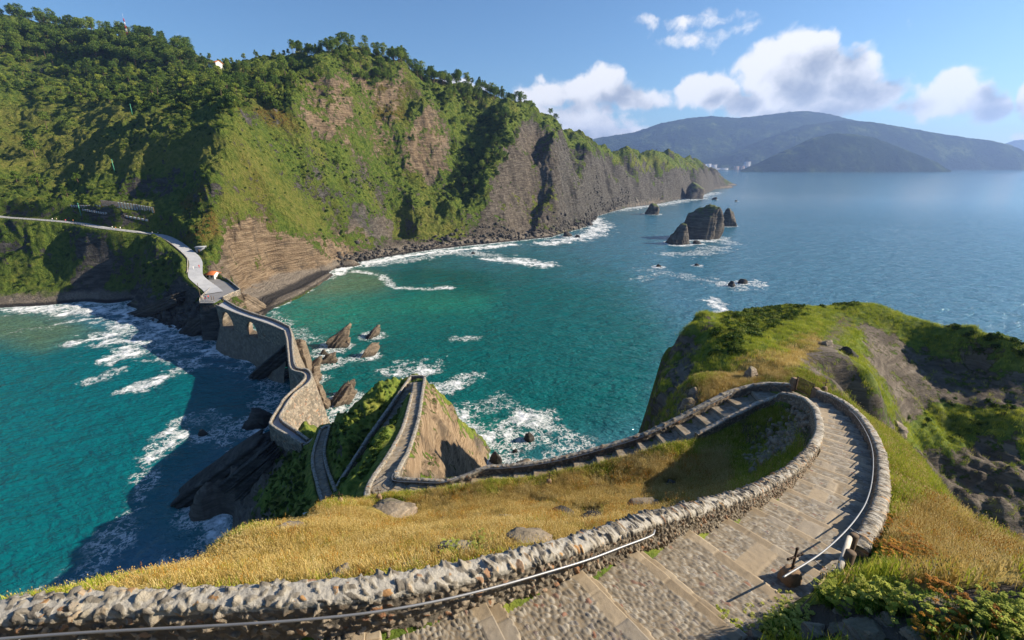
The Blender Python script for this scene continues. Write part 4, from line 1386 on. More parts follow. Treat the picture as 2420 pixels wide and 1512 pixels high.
def plinth(parent):
    n = 90
    A = resample(BR_L, n); B = resample(BR_R, n)
    d = B[:, :2] - A[:, :2]; d /= np.linalg.norm(d, axis=1)[:, None]
    s = cum(A) / cum(A)[-1]
    zt = 9.8 - 1.7 * s
    prof = [(-9.5, -12.0), (-7.0, -9.2), (-6.0, -6.5), (-4.5, -5.0), (-2.6, -3.2), (-1.2, -1.0), (-0.6, 0.0)]
    V = []
    for o, dz in prof:
        w = 1 + 0.25 * np.sin(s * 9)
        V.append(np.stack([A[:, 0] + d[:, 0] * o * w, A[:, 1] + d[:, 1] * o * w, zt + dz], 1))
    V.append(np.stack([B[:, 0] + d[:, 0] * 0.6, B[:, 1] + d[:, 1] * 0.6, zt], 1))
    V.append(np.stack([B[:, 0] + d[:, 0] * 3.5, B[:, 1] + d[:, 1] * 3.5, zt - 12], 1))
    V = np.array(V)
    V = np.concatenate([lerp(V[i], V[i + 1], k)[None] for i in range(len(V) - 1) for k in (0, 0.2, 0.4, 0.6, 0.8)] + [V[-1:]])
    S = np.broadcast_to(s[None] * 50, V.shape[:2]); Z = V[..., 2]
    course = 0.22 * sstep(0.6, 0.9, (Z / 0.9) - np.floor(Z / 0.9))
    V[..., 0] -= d[None, :, 0] * course; V[..., 1] -= d[None, :, 1] * course
    rough = fbm2(S / 4, Z / 3, 4, seed=66) * 0.7
    V[..., 0] += rough * d[None, :, 0]; V[..., 1] += rough * d[None, :, 1]
    f1, f2, cid = worley2(S / 1.2, Z / 0.9, 47)
    mesh_np("plinth", V.reshape(-1, 3), grid_faces(V.shape[0], n), M_WALL_FAR, False, parent, attrs=dict(cid=(cid * 0.4).ravel(), edge=(f2 - f1).ravel(), top=cid.ravel() * 0))


plinth(br)
# ------------------------------------------------------------------ rocks
SEA_ROCKS_XY = []     # (x, y, radius) of every rock that stands in the water
def mat_rock(name, warm, moss=0.0, dark=1.0, scale=1.0):
    m, t, b = new_mat(name)
    pos = objco(t)
    wv = nd(t, "ShaderNodeValue"); wv.outputs[0].default_value = warm
    c, h = rock_nodes(t, vmap(t, pos, (scale,) * 3), wv.outputs[0], 1.6, (0.75, 0.35, 0.5))
    if dark != 1.0:
        c = mixc(t, 1.0, c, (dark, dark, dark), "MULTIPLY")
    g = t.nodes.new("ShaderNodeNewGeometry")
    nz = nd(t, "ShaderNodeSeparateXYZ", {0: g.outputs["Normal"]}).outputs[2]
    pz = nd(t, "ShaderNodeSeparateXYZ", {0: pos}).outputs[2]
    if moss:
        mf = mth(t, "MULTIPLY", mapr(t, mth(t, "ADD", nz, mth(t, "MULTIPLY", noise(t, pos, 0.5 * scale, 5, 0.6), 0.6)), 0.85, 1.15), moss)
        c = mixc(t, mf, c, (0.07, 0.10, 0.02))
    wet = mapr(t, mth(t, "ADD", pz, mth(t, "MULTIPLY", noise(t, pos, 0.6, 3), 1.5)), 0.6, 2.4, 0.72, 0.0)
    c = mixc(t, wet, c, (0.02, 0.02, 0.018))
    t.links.new(c, b.inputs["Base Color"])
    b.inputs["Roughness"].default_value = 0.88
    b.inputs["Specular IOR Level"].default_value = 0.25
    bump(t, b, h, 0.9, 0.45 / scale)
    return m


M_SEAROCK = mat_rock("layered_sea_rock", 0.55)
M_DARKROCK = mat_rock("dark_sea_rock", 0.0, 0.0, 0.62)
M_STACK = mat_rock("sea_stack_rock", 0.12, 0.8, 0.85, 0.5)
M_LANDROCK = mat_rock("grey_boulder", 0.3, 0.25, 1.7, 4.0)
M_PALEROCK = mat_rock("pale_outcrop", 0.4, 0.1, 1.8, 3.0)


def _ico(n):
    bm = bmesh.new()
    bmesh.ops.create_icosphere(bm, subdivisions=n, radius=1.0)
    V = np.array([v.co[:] for v in bm.verts]); F = np.array([[v.index for v in f.verts] for f in bm.faces])
    bm.free()
    return V, F


ICO = {n: _ico(n) for n in (1, 2, 3, 4, 5)}


def rock(name, loc, size, mat, label=None, cat="rock", group=None, seed=0, rz=0.0, sub=4, lean=(0, 0), strata=0.10, nstr=7.0, tilt=0.5, blocky=0.35, flatbase=True, peak=(0, 0), kind=None, crag=0.34):
    """a crag: size = half extents; strata cut ledges along a tilted bedding; peak shifts the summit"""
    V, F = ICO[sub]
    P = V.copy()
    # towards a block
    m = np.abs(P).max(1)[:, None]
    P = lerp(P, P / m * 0.86, blocky)
    q = P * 1.25 + seed * 3.7
    rg = np.random.default_rng(seed * 7 + 1)
    P *= (1 + crag * 0.75 * fbm3(q, 3, 0.5, seed))[:, None]
    for _k in range(16):                                   # broken faces
        n_ = rg.normal(size=3); n_[2] = abs(n_[2]) * 0.8 - 0.1; n_ /= np.linalg.norm(n_)
        d_ = rg.uniform(0.60, 0.88)
        P -= n_ * np.maximum(0, P @ n_ - d_)[:, None] * 0.92
    a = tilt
    bed = (P[:, 2] * math.cos(a) + P[:, 0] * math.sin(a)) * nstr + fbm3(q * 0.8, 2, 0.5, seed + 7) * 0.5
    fr = bed - np.floor(bed)
    bi = np.floor(bed).astype(np.int64); zz = np.zeros(len(bed), np.int64)
    ledge = (fr - 0.5) * strata + (_f(_h(bi, zz, zz, seed)) - 0.5) * strata * 1.9
    P[:, :2] *= (1 + ledge)[:, None]
    P *= (1 + 0.05 * fbm3(q * 5.0, 3, 0.6, seed + 3) + 0.05 * (1 - 2 * np.abs(fbm3(q * 2.4, 3, 0.6, seed + 4))))[:, None]
    up = np.clip(P[:, 2], 0, None)
    P[:, 0] += peak[0] * up; P[:, 1] += peak[1] * up
    P = P * np.array(size)
    P[:, 0] += lean[0] * P[:, 2]; P[:, 1] += lean[1] * P[:, 2]
    o = mesh_np(name, P, F, mat, False)
    o.location = loc
    o.rotation_euler = (0, 0, rz)
    return tag(o, label, cat, group, kind)


def sea_rock(u, v, wu, hu, mat, label, seed, depth=0.8, group=None, name="sea_rock", **kw):
    """u, v: foot of the rock on the water in working units; wu, hu: its width and height there"""
    p = PZ(u, v, 0)
    t = p[1] * CP + CAM_H * SP
    w = wu * t / FOC; h = hu * t / FOC / 0.93
    SEA_ROCKS_XY.append((p[0], p[1] + w * depth * 0.3, w * 0.5))
    return rock(name, (p[0], p[1] + w * depth * 0.35, -h * 0.12), (w / 2, w / 2 * depth, h * 1.02), mat, label, "rock", group, seed, **kw)


G_ST = "sea stacks in the open water"
sea_rock(1652, 566, 104, 82, M_STACK, "tall mossy sea stack, highest of the offshore rocks", 3, 0.7, G_ST, "sea_stack", peak=(0.55, 0), tilt=1.2, sub=5, blocky=0.25, crag=0.3)
sea_rock(1608, 578, 66, 48, M_STACK, "low dark sea stack leaning against the left foot of the tall mossy one", 5, 0.8, G_ST, "sea_stack", peak=(0.3, 0), tilt=1.0, sub=5, blocky=0.55, crag=0.35)
sea_rock(1719, 535, 46, 48, M_STACK, "smaller sea stack just right of the tall mossy one", 8, 0.9, G_ST, "sea_stack", tilt=1.2, sub=5, blocky=0.75, crag=0.3, peak=(0.12, 0))
sea_rock(1543, 507, 42, 27, M_STACK, "rounded dark rock standing off the long cliff", 11, 0.8, G_ST, "sea_stack", peak=(0.3, 0), tilt=1.1)
sea_rock(1497, 487, 36, 22, M_STACK, "dark rock tight against the foot of the long cliff", 12, 0.8, G_ST, "sea_stack")
sea_rock(1645, 470, 60, 55, M_STACK, "bulky dark headland rock near the end of the long cliff", 14, 0.8, G_ST, "sea_stack", blocky=.5)
sea_rock(1692, 445, 40, 30, M_STACK, "last square rock beyond the end of the long cliff", 15, 0.8, G_ST, "sea_stack", blocky=.7, crag=.15)
for k, (u, v, w, h, lab) in enumerate([
    (1557, 631, 15, 8, "small black rock awash left of the open bay"), (1648, 628, 14, 7, "small black rock awash under the tall sea stack"),
    (1732, 677, 22, 14, "pointed black rock of the pair in white foam"), (1758, 671, 28, 12, "flat-topped black rock of the pair in white foam"),
    (1740, 476, 8, 5, "tiny dark rock alone beyond the sea stacks"), (1650, 577, 22, 10, "black rock at the right foot of the low leaning stack"),
    (1118, 600, 11, 6, "black rock off the pebbly shore in the surf"), (1340, 559, 26, 12, "low black reef off the cliff foot"), (1365, 561, 16, 8, "small reef rock beside the low black reef"), (1390, 533, 26, 14, "dark rock at the bend of the cliff foot"),
    (1690, 472, 14, 8, "small rock in the foam by the headland")]):
    sea_rock(u, v, w, h, M_DARKROCK, lab, 30 + k, 0.9, "rocks awash in the bay", sub=3)
G_BR = "layered rocks beside the bridge"
LAY = dict(blocky=0.7, crag=0.24, strata=0.30, nstr=4.5, sub=5)
sea_rock(786, 824, 64, 60, M_SEAROCK, "big tilted layered rock in the bay right of the bridge", 41, 0.6, G_BR, lean=(0.45, 0.1), tilt=-0.75, rz=0.35, **LAY)
sea_rock(878, 797, 40, 30, M_SEAROCK, "slanting layered rock in foam, farthest from the bridge", 42, 0.4, G_BR, lean=(0.5, 0), tilt=-0.8, rz=0.8, **LAY)
sea_rock(862, 845, 44, 34, M_SEAROCK, "slanting layered rock in front of the farthest one", 43, 0.4, G_BR, lean=(0.5, 0), tilt=-0.8, rz=0.8, **LAY)
sea_rock(772, 860, 50, 28, M_SEAROCK, "ribbed rock behind the tilted rock at the causeway", 44, 0.6, G_BR, lean=(0.4, 0), tilt=-0.7, rz=0.3, **LAY)
sea_rock(742, 870, 34, 32, M_SEAROCK, "narrow ribbed rock touching the causeway wall", 45, 0.6, G_BR, lean=(0.3, 0), tilt=-0.7, **LAY)
sea_rock(798, 957, 74, 62, M_SEAROCK, "broad layered rock beside the pale causeway wall", 46, 0.6, G_BR, lean=(0.45, 0), tilt=-0.8, rz=0.5, **LAY)
sea_rock(757, 966, 50, 92, M_SEAROCK, "high layered crag propping the pale causeway wall", 47, 0.8, G_BR, lean=(-0.1, 0), tilt=-0.7, **LAY)
sea_rock(738, 905, 36, 40, M_SEAROCK, "layered rock wedged under the outer bend of the causeway", 55, 0.8, G_BR, lean=(0.1, 0), tilt=-0.7, **LAY)
sea_rock(818, 935, 30, 44, M_SEAROCK, "thin upright layered rock behind the broad one", 56, 0.5, G_BR, lean=(0.4, 0), tilt=-0.8, rz=0.5, **LAY)
sea_rock(762, 838, 22, 12, M_SEAROCK, "low ribbed rock in the foam between the tilted rock and the causeway", 57, 0.6, G_BR, lean=(0.3, 0), tilt=-0.8, **LAY)
sea_rock(601, 1014, 84, 50, M_DARKROCK, "black rock in the shaded surf left of the causeway", 48, 0.7, G_BR, tilt=0.6, strata=0.14, sub=5, rz=0.4, peak=(.2, 0))
sea_rock(475, 1031, 22, 18, M_DARKROCK, "little black rock alone in the left bay", 49, 0.7, G_BR, sub=3)
sea_rock(1250, 1044, 34, 28, M_DARKROCK, "wet black rock in the foam under the seaward parapet", 50, 0.7, "rocks in the cove", sub=4)
sea_rock(1172, 1096, 36, 34, M_DARKROCK, "dark rock at the foot of the bare spur cliff", 51, 0.7, "rocks in the cove", sub=4)
sea_rock(1216, 1068, 14, 8, M_DARKROCK, "small wet rock in the middle of the cove", 52, 0.7, "rocks in the cove", sub=3)
sea_rock(1245, 1112, 66, 16, M_PALEROCK, "pale flat rock just above the seaward parapet", 53, 0.8, "rocks in the cove", sub=4)


def slab_rock(p0, p1, thick, wide, mat, label, seed, name="rock_slab"):
    """a long tilted slab of bedded rock from p0 (foot) to p1 (upper end)"""
    V, F = ICO[5]
    P = V.copy()
    m = np.abs(P).max(1)[:, None]
    P = lerp(P, P / m * 0.9, 0.75)
    q = P * 1.6 + seed
    P *= (1 + 0.22 * fbm3(q, 4, 0.6, seed))[:, None]
    bed = P[:, 2] * 9 + 0.3 * vn3(q * 2, seed)
    ledge = (_f(_h(np.floor(bed).astype(np.int64), np.zeros(len(P), np.int64), np.zeros(len(P), np.int64), seed)) - 0.5) * 0.24
    P[:, 0] *= 1 + ledge; P[:, 1] *= 1 + ledge * 0.6
    a = np.array(p0, float); b = np.array(p1, float)
    d = b - a; L = np.linalg.norm(d); d /= L
    side = np.cross(d, [0, 0, 1]); side /= np.linalg.norm(side); up = np.cross(side, d)
    W = (a + b) / 2 + P[:, :1] * d * L / 2 * 1.1 + P[:, 1:2] * side * wide / 2 + P[:, 2:3] * up * thick / 2
    return tag(mesh_np(name, W, F, mat, False), label, "rock", "bedded rock slabs by the water")


slab_rock(PZ(606, 890, -1), PZ(688, 822, 10), 5, 9, M_DARKROCK, "long black slab leaning up against the bridge foot", 61)
slab_rock(PZ(438, 1190, -2), PZ(640, 1046, 11), 7, 9, M_DARKROCK, "long dark bedded rock nose slanting from the causeway into the shaded water", 63)
slab_rock(PZ(500, 1185, -2), PZ(655, 1062, 13), 5, 8, M_DARKROCK, "second bedded rib just below the long rock nose", 64)
slab_rock(PZ(560, 1190, -1), PZ(672, 1075, 13), 4, 7, M_DARKROCK, "third and shortest bedded rib beside the dark slope", 69)
slab_rock(PZ(450, 790, -2), PZ(520, 735, 11), 7, 12, M_DARKROCK, "black tilted slab under the mainland end of the bridge", 65)
slab_rock(PZ(330, 745, -2), PZ(440, 700, 12), 6, 12, M_DARKROCK, "dark tilted slab at the end of the left beach", 66)
slab_rock(PZ(612, 735, -1), PZ(560, 705, 9), 8, 10, M_SEAROCK, "sunlit layered rock below the paved terrace", 67)
slab_rock(PZ(720, 880, -1), PZ(700, 812, 12), 6, 6, M_SEAROCK, "triangular pale rock buttress right of the bridge bend", 68)


def on_island(u, v, t_guess=None):
    """first hit of the pixel's ray with the island ground"""
    a, y, z = ray(u, v)
    ts = np.concatenate([np.linspace(4, 60, 900), np.linspace(60, 130, 500)])
    h = h_isl(a * ts, y * ts)
    k = np.argmax(CAM_H + z * ts < h)
    t = ts[k]
    return (a * t, y * t, float(h[k])), t


LAND_ROCKS = []


def land_rock(u, v, wu, hu, mat, label, seed, name="boulder", group=None, sink=0.25, **kw):
    p, t = on_island(u, v)
    w = wu * t / FOC * 1.05; h = hu * t / FOC * 1.45
    LAND_ROCKS.append((p[0], p[1], w * 0.5))
    return rock(name, (p[0], p[1], p[2] - h * sink), (w / 2, w / 2 * kw.pop("depth", 0.8), h * 0.8), mat, label, "rock", group, seed, **kw)


G_LR = "rocks on the grassy slope"
for k, (u, v, w, h, mt, lab, kw) in enumerate([
    (1085, 1300, 110, 40, M_LANDROCK, "dark outcrop with green plants just behind the foreground wall", dict(sub=5)),
    (1195, 1236, 66, 30, M_LANDROCK, "rounded grey boulder in the middle of the dry grass", {}), (1262, 1240, 30, 22, M_LANDROCK, "small upright boulder right of the rounded grey one", dict(sub=3)),
    (1047, 1228, 28, 14, M_LANDROCK, "little grey stone alone in the dry grass", dict(sub=3)), (1250, 1280, 120, 24, M_PALEROCK, "pale flat outcrop behind the foreground wall", dict(sub=5)),
    (1530, 1196, 90, 26, M_PALEROCK, "pale cracked outcrop at the edge of the shaded hollow", dict(sub=5)), (1600, 1210, 44, 18, M_PALEROCK, "small pale stone beside the cracked outcrop", dict(sub=3)),
    (1395, 1230, 90, 24, M_DARKROCK, "black peaty outcrop in the grass", dict(sub=5)), (1330, 1215, 70, 24, M_DARKROCK, "black crumbling outcrop left of the peaty one", dict(sub=4)),
    (800, 1360, 70, 30, M_PALEROCK, "brownish rock half hidden behind the foreground wall", dict(sub=4)), (920, 1216, 120, 16, M_PALEROCK, "long pale rock ledge at the edge of the drop", dict(sub=5)),
    (920, 1192, 70, 16, M_LANDROCK, "dark rock under the corner with the iron cross", dict(sub=4)), (960, 1336, 30, 10, M_LANDROCK, "small stone peeping over the foreground wall", dict(sub=3)),
    (680, 1250, 80, 14, M_PALEROCK, "pale rock rim above the dark slope", dict(sub=4)),
    (1775, 893, 40, 40, M_LANDROCK, "upright grey boulder behind the ring of the parapet", dict(sub=4, blocky=.6, crag=.18)), (1866, 908, 16, 10, M_LANDROCK, "brown stone beside the gate", dict(sub=3)),
    (2120, 1008, 44, 24, M_PALEROCK, "jutting flat rock on the edge of the green slope", dict(sub=4, blocky=.6)), (1625, 955, 40, 34, M_LANDROCK, "grey crag on the cliff edge left of the ring", dict(sub=4)),
    (1640, 925, 26, 16, M_PALEROCK, "pale stone on top of the crag by the cliff edge", dict(sub=3)), (1800, 1178, 60, 30, M_LANDROCK, "dark rock in the hollow beside the curved wall", dict(sub=4)), (1716, 1210, 44, 20, M_LANDROCK, "grey rock in the grass below the shaded hollow", dict(sub=4)),
    (1584, 1146, 34, 20, M_DARKROCK, "dark stone in the grass above the hollow", dict(sub=3)), (1950, 815, 40, 20, M_LANDROCK, "grey outcrop on the saddle track", dict(sub=4)), (2000, 835, 50, 26, M_DARKROCK, "brown crumbling outcrop over the bowl", dict(sub=4))]):
    land_rock(u, v, w, h, mt, lab, 80 + k, group=G_LR, **dict(dict(sub=4), **kw))
G_NR = "rocks at the viewpoint"
for k, (u, v, w, h, lab, kw) in enumerate([
    (2060, 1508, 120, 34, "broad dark slab at the bottom edge of the view", {}), (2230, 1448, 150, 34, "cracked grey slab on the viewpoint behind the orange flowers", {}), (2395, 1506, 90, 40, "dark angular rock in the bottom right corner", {}),
    (1925, 1498, 80, 30, "grey rock among the green plants under the wooden rails", {}), (2140, 1428, 90, 24, "flat rock between the rails and the grey slab", {}), (1790, 1506, 60, 24, "rough dark rock at the edge of the cobbles", {}),
    (2010, 1446, 64, 22, "small grey rock below the wooden rails", {}), (2310, 1498, 80, 30, "split dark rock left of the corner rock", {}), (2170, 1508, 80, 26, "jagged dark rock between green cushions", {}),
    (1850, 1440, 70, 16, "low dark kerb rock beside the stone pedestal", {}), (1690, 1510, 60, 18, "worn rock on the lower edge of the cobbles", {}), (2100, 1470, 60, 22, "small lit rock in front of the broad dark slab", {}),
    (2330, 1440, 90, 26, "low grey rock at the edge of the dry slope", {}), (2265, 1486, 60, 22, "small rock tucked in front of the cracked slab", {}), (1985, 1486, 50, 18, "small dark rock in the green cushions", {}), (2405, 1462, 60, 22, "grey rock against the right edge of the view", {})]):
    land_rock(u, v, w, h, M_LANDROCK, lab, 120 + k, group=G_NR, sub=5, blocky=0.55, crag=0.28, **kw)


def shore_rubble():
    """boulders and scree along the foot of the cliffs"""
    rng = np.random.default_rng(3)
    V0, F0 = ICO[1]
    Vs, Fs = [], []
    n = 0
    L = dense([PZ(u, v, 0) for u, v in ((800, 633), (830, 620), (920, 604), (1020, 588), (1110, 578), (1190, 570), (1300, 558), (1385, 534), (1410, 508), (1480, 489))], 1.0)
    L2 = dense([PZ(u, v, 0) for u, v in ((380, 752), (430, 772), (480, 788))], 1.0)
    for line, cnt, sp in ((L, 1500, 7.0), (L2, 160, 5.0)):
        for _ in range(cnt):
            p = line[rng.integers(len(line))]
            r = math.hypot(p[0], p[1])
            k = 1 + abs(rng.normal(0, sp)) / r - 1.5 / r
            x = p[0] * k + rng.normal(0, 2); y = p[1] * k + rng.normal(0, 2)
            z = float(h_main(np.array([x]), np.array([y]))[0]) if False else 0.0
            s = 0.35 + abs(rng.normal(0, 0.8))
            d = V0 * (1 + 0.35 * rng.uniform(-1, 1, (len(V0), 1))) * s * rng.uniform(0.6, 1.3, 3)
            Vs.append((d, x, y)); Fs.append(F0 + n); n += len(V0)
    xy = np.array([(a[1], a[2]) for a in Vs])
    z = np.maximum(h_main(xy[:, 0], xy[:, 1]), -0.2)
    V = np.concatenate([a[0] + np.array([a[1], a[2], zz + 0.15]) for a, zz in zip(Vs, z)])
    o = mesh_np("shore_rubble", V, np.concatenate(Fs), M_DARKROCK, False)
    o["kind"] = "stuff"
    # loose stones in the shaded hollow
    Vs, Fs, n = [], [], 0
    for _ in range(420):
        u = rng.normal(1850, 34); v = rng.normal(1058, 30)
        Vs.append((u, v))
    pts = []
    for u, v in Vs:
        x, y, z = PD(u, v, 20.5)
        pts.append((x, y))
    pts = np.array(pts); z = h_isl(pts[:, 0], pts[:, 1])
    out = []
    for (x, y), zz in zip(pts, z):
        s = rng.uniform(0.10, 0.34)
        out.append(V0 * (1 + 0.3 * rng.uniform(-1, 1, (len(V0), 1))) * s * rng.uniform(0.6, 1.2, 3) + np.array([x, y, zz + s * 0.3]))
        Fs.append(F0 + n); n += len(V0)
    o = mesh_np("loose_stones", np.concatenate(out), np.concatenate(Fs), M_PALEROCK, False)
    o["kind"] = "stuff"


shore_rubble()
# ------------------------------------------------------------------ handrails, gate, crosses
def in_rail(off, rise, i0, i1, step=6):
    L = offset_line(LINE_STAIRS, off)[i0:i1:step].copy()
    L[:, 2] += rise
    return [tuple(p) for p in L]


def s_at_px(off, rise, u, v, lo=0, hi=None):
    L = offset_line(LINE_STAIRS, off); pu, pv = PROJ(L[:, 0], L[:, 1], L[:, 2] + rise)
    d = np.hypot(pu - u, pv - v); d[:lo] = 1e9
    if hi:
        d[hi:] = 1e9
    return int(np.argmin(d))


i1 = s_at_px(-0.98, 0.54, 1512, 1292, 0, split)
pts = in_rail(-0.98, 0.54, 0, i1 + 2, 1)[::2]
pts += [tuple(np.array(pts[-1]) + np.array([0.10, 0.16, -0.02]))]
handrail("handrail", "steel handrail on the inner face of the foreground wall", pts, (0.1, 0.35, 0.55, 0.72, 0.88, 0.97), (-0.16, -0.12))
j0 = s_at_px(1.0, 0.8, 1860, 1346, 0, split); j1 = s_at_px(1.0, 0.85, 1985, 985, split - 4, gate_a)
pts = in_rail(0.96, 0.74, j0, j1, 4)
handrail("handrail", "bright steel handrail curving up the right side of the cobbled stairs", pts, tuple(np.linspace(0.06, 0.98, 9)), (0.22, -0.1))
k0 = gate_b + 8
pts = [(p[0], p[1], p[2]) for p in offset_line(LINE_STAIRS, 1.02)[k0::5] if p[0] > -3.5]
pts = [(x, y, z + 0.68) for x, y, z in pts] + [PD(*p) for p in ((1050, 1139, 27.3), (985, 1139, 27.7), (935, 1136, 28.1), (926, 1128, 28.4), (934, 1108, 29.1))]
handrail("handrail", "thin pale handrail following the seaward parapet of the lower path", pts, tuple(np.linspace(0.05, 0.95, 9)), (0.18, -0.08), 0.035)
handrail("handrail", "handrail along the slanting parapet on the shaded side of the spur", [PD(*p) for p in ((931, 952, 42.75), (905, 988, 43.4), (878, 1027, 44.1), (848, 1072, 44.9), (822, 1112, 45.5))], (0.1, 0.5, 0.9), (-0.3, -0.1), 0.045)
handrail("handrail", "handrail beside the sunlit right parapet of the spur path", [PD(*p) for p in ((984, 985, 35.7), (989, 962, 37.2), (993, 935, 38.6))], (0.1, 0.5, 0.9), (0.3, -0.1), 0.045)


def iron_cross(u, v, label, d=None, rz=0.0, s=1.0):
    p, t = on_island(u, v)
    if d:
        p = PD(u, v, d)
    root = empty("wayside_cross", (p[0], p[1], p[2] - 0.05), rz, label, "cross", "iron crosses on stone pedestals")
    V, F = ICO[3]
    P = V / np.abs(V).max(1)[:, None]
    P = lerp(V, P, 0.75)
    P = P * np.array([0.19, 0.16, 0.32]) * s
    P[:, :2] *= (1.12 - 0.3 * (P[:, 2:3] / 0.32 / s * 0.5 + 0.5))
    P *= (1 + 0.10 * fbm3(V * 2, 3, 0.5, int(u)))[:, None]
    P[:, 2] += 0.27 * s
    mesh_np("pedestal", P, F, M_PEDESTAL, False, root)
    m = MB()
    m.box((0, 0, 0.80 * s), (0.045 * s, 0.025 * s, 0.52 * s), bev=0.005)
    m.box((-0.0945 * s, 0, 0.87 * s), (0.142 * s, 0.024 * s, 0.045 * s), bev=0.004)
    m.box((0.0945 * s, 0, 0.87 * s), (0.142 * s, 0.024 * s, 0.045 * s), bev=0.004)
    for x, z in ((0, 1.06), (-0.17, 0.87), (0.17, 0.87)):
        m.box((x * s, 0, z * s), (0.06 * s, 0.03 * s, 0.06 * s), bev=0.012)
    m.build("iron_cross", M_RUST, root)
    return root


M_PEDESTAL = simple_mat("brown_stone", (0.21, 0.14, 0.085), 0.9, 0, 12, 0.6, 0.03, 0.4, 5)
iron_cross(1858, 1394, "iron cross on a brown stone pedestal beside the cobbled steps in the foreground", None, 0.35, 1.15)
iron_cross(1945, 930, "iron cross on a grey pedestal on the parapet by the gate", None, 0.3, 1.25)
iron_cross(1297, 1148, "iron cross on a pedestal halfway along the lower path", None, 0.1, 1.15)
iron_cross(896, 1183, "iron cross on a pale pedestal at the sharp corner of the path", None, 0.1, 1.2)
iron_cross(805, 1193, "dark iron cross on the shaded landing under the spur", None, 0.1, 1.1)


def gate():
    a = np.array(off_out[gate_a]); b = np.array(off_out[gate_b])
    c = (a + b) / 2; d = b - a; w = np.linalg.norm(d[:2]); ang = math.atan2(d[1], d[0])
    root = empty("metal_gate", (c[0], c[1], c[2] - WALL_H - 0.05), ang, "dark metal grating gate closing the gap in the ring parapet", "gate")
    h = 1.35; w -= 0.5
    f = MB()
    for x in (-w / 2, w / 2):
        f.box((x, 0, h / 2), (0.07, 0.06, h), bev=0.006)
    for z in (0.12, h - 0.04):
        f.box((0, 0, z), (w - 0.075, 0.05, 0.06), bev=0.006)
    f.build("frame", M_RUST, root)
    g = MB()
    for k in range(13):
        g.box((-w / 2 + 0.12 + k * (w - 0.24) / 12, 0.0, h / 2 + 0.04), (0.045, 0.014, h - 0.26))
    for k in range(10):
        g.box((0, 0.016, 0.22 + k * (h - 0.36) / 9), (w - 0.09, 0.014, 0.045))
    g.build("grating", M_RUST, root)
    p = MB()
    for k in (-0.22, 0, 0.22):
        p.add(np.array([[k - 0.09, -0.03, h * 0.66], [k + 0.09, -0.03, h * 0.66], [k, -0.03, h * 0.66 + 0.14], [k - 0.09, -0.045, h * 0.66], [k + 0.09, -0.045, h * 0.66], [k, -0.045, h * 0.66 + 0.14]]), [[0, 2, 1], [3, 4, 5]])
    p.build("triangle_badge", simple_mat("brass", (0.5, 0.4, 0.16), 0.5, 0.4), root)
    for s in (-1, 1):
        V, F = ICO[3]
        P = lerp(V, V / np.abs(V).max(1)[:, None], 0.85) * np.array([0.24, 0.26, 0.62]) * (1 + 0.06 * fbm3(V * 3, 3, 0.5, 5 + s))[:, None]
        P += np.array([s * (w / 2 + 0.26), 0, 0.5])
        mesh_np("gate_pier", P, F, M_PEDESTAL, False, root)


gate()


def wood_rails():
    root = empty("wooden_rail_fence", (0, 0, 0), 0, "broken wooden fence of two dark posts and pale rails beside the handrail end", "fence")
    b1 = PD(1992, 1345, 9.75); b2 = PD(1978, 1402, 8.85)
    for b, h in ((b1, 1.1), (b2, 1.15)):
        b = np.array(b)
        MB().tube([b - [0, 0, .6], b + [0, 0, h * .5], b + [0.02, 0, h]], [0.105, 0.10, 0.10], 12).build("post", M_DARKWOOD, root, False)
    t1 = np.array(b1) + [-0.13, -0.05, 1.05]; t2 = np.array(b2) + [-0.16, -0.05, 0.95]
    e = t2 + (t2 - t1) * 0.30
    MB().tube([t1 + (t1 - t2) * 0.03, (t1 + t2) / 2, e], 0.06, 10).build("rail", M_GREYWOOD, root, False)
    t3 = t1 + [-0.02, 0, -0.42]; t4 = t2 + [-0.02, 0, -0.42]
    MB().tube([t3, (t3 + t4) / 2, t4 + (t4 - t3) * 0.1], 0.055, 10).build("rail", M_GREYWOOD, root, False)


wood_rails()


def small_sign():
    p, t = on_island(724, 1226)
    root = empty("small_sign", p, 0.3, "small blank white sign on a post at the edge of the dark slope", "sign")
    MB().tube([(0, 0, -0.1), (0, 0, 0.9)], 0.03, 8).build("post", M_GREYWOOD, root)
    MB().box((0, -0.04, 0.85), (0.55, 0.03, 0.35), bev=0.006).build("board", simple_mat("white_board", (0.75, 0.76, 0.78), 0.6, var=0.05), root)


small_sign()


# ------------------------------------------------------------------ mainland: road, terrace, buildings
def on_main(u, v):
    a, y, z = ray(u, v)
    ts = np.linspace(170, 760, 2400)
    h = h_main(a * ts, y * ts)
    k = int(np.argmax(CAM_H + z * ts < h))
    return (a * ts[k], y * ts[k], float(h[k])), ts[k]


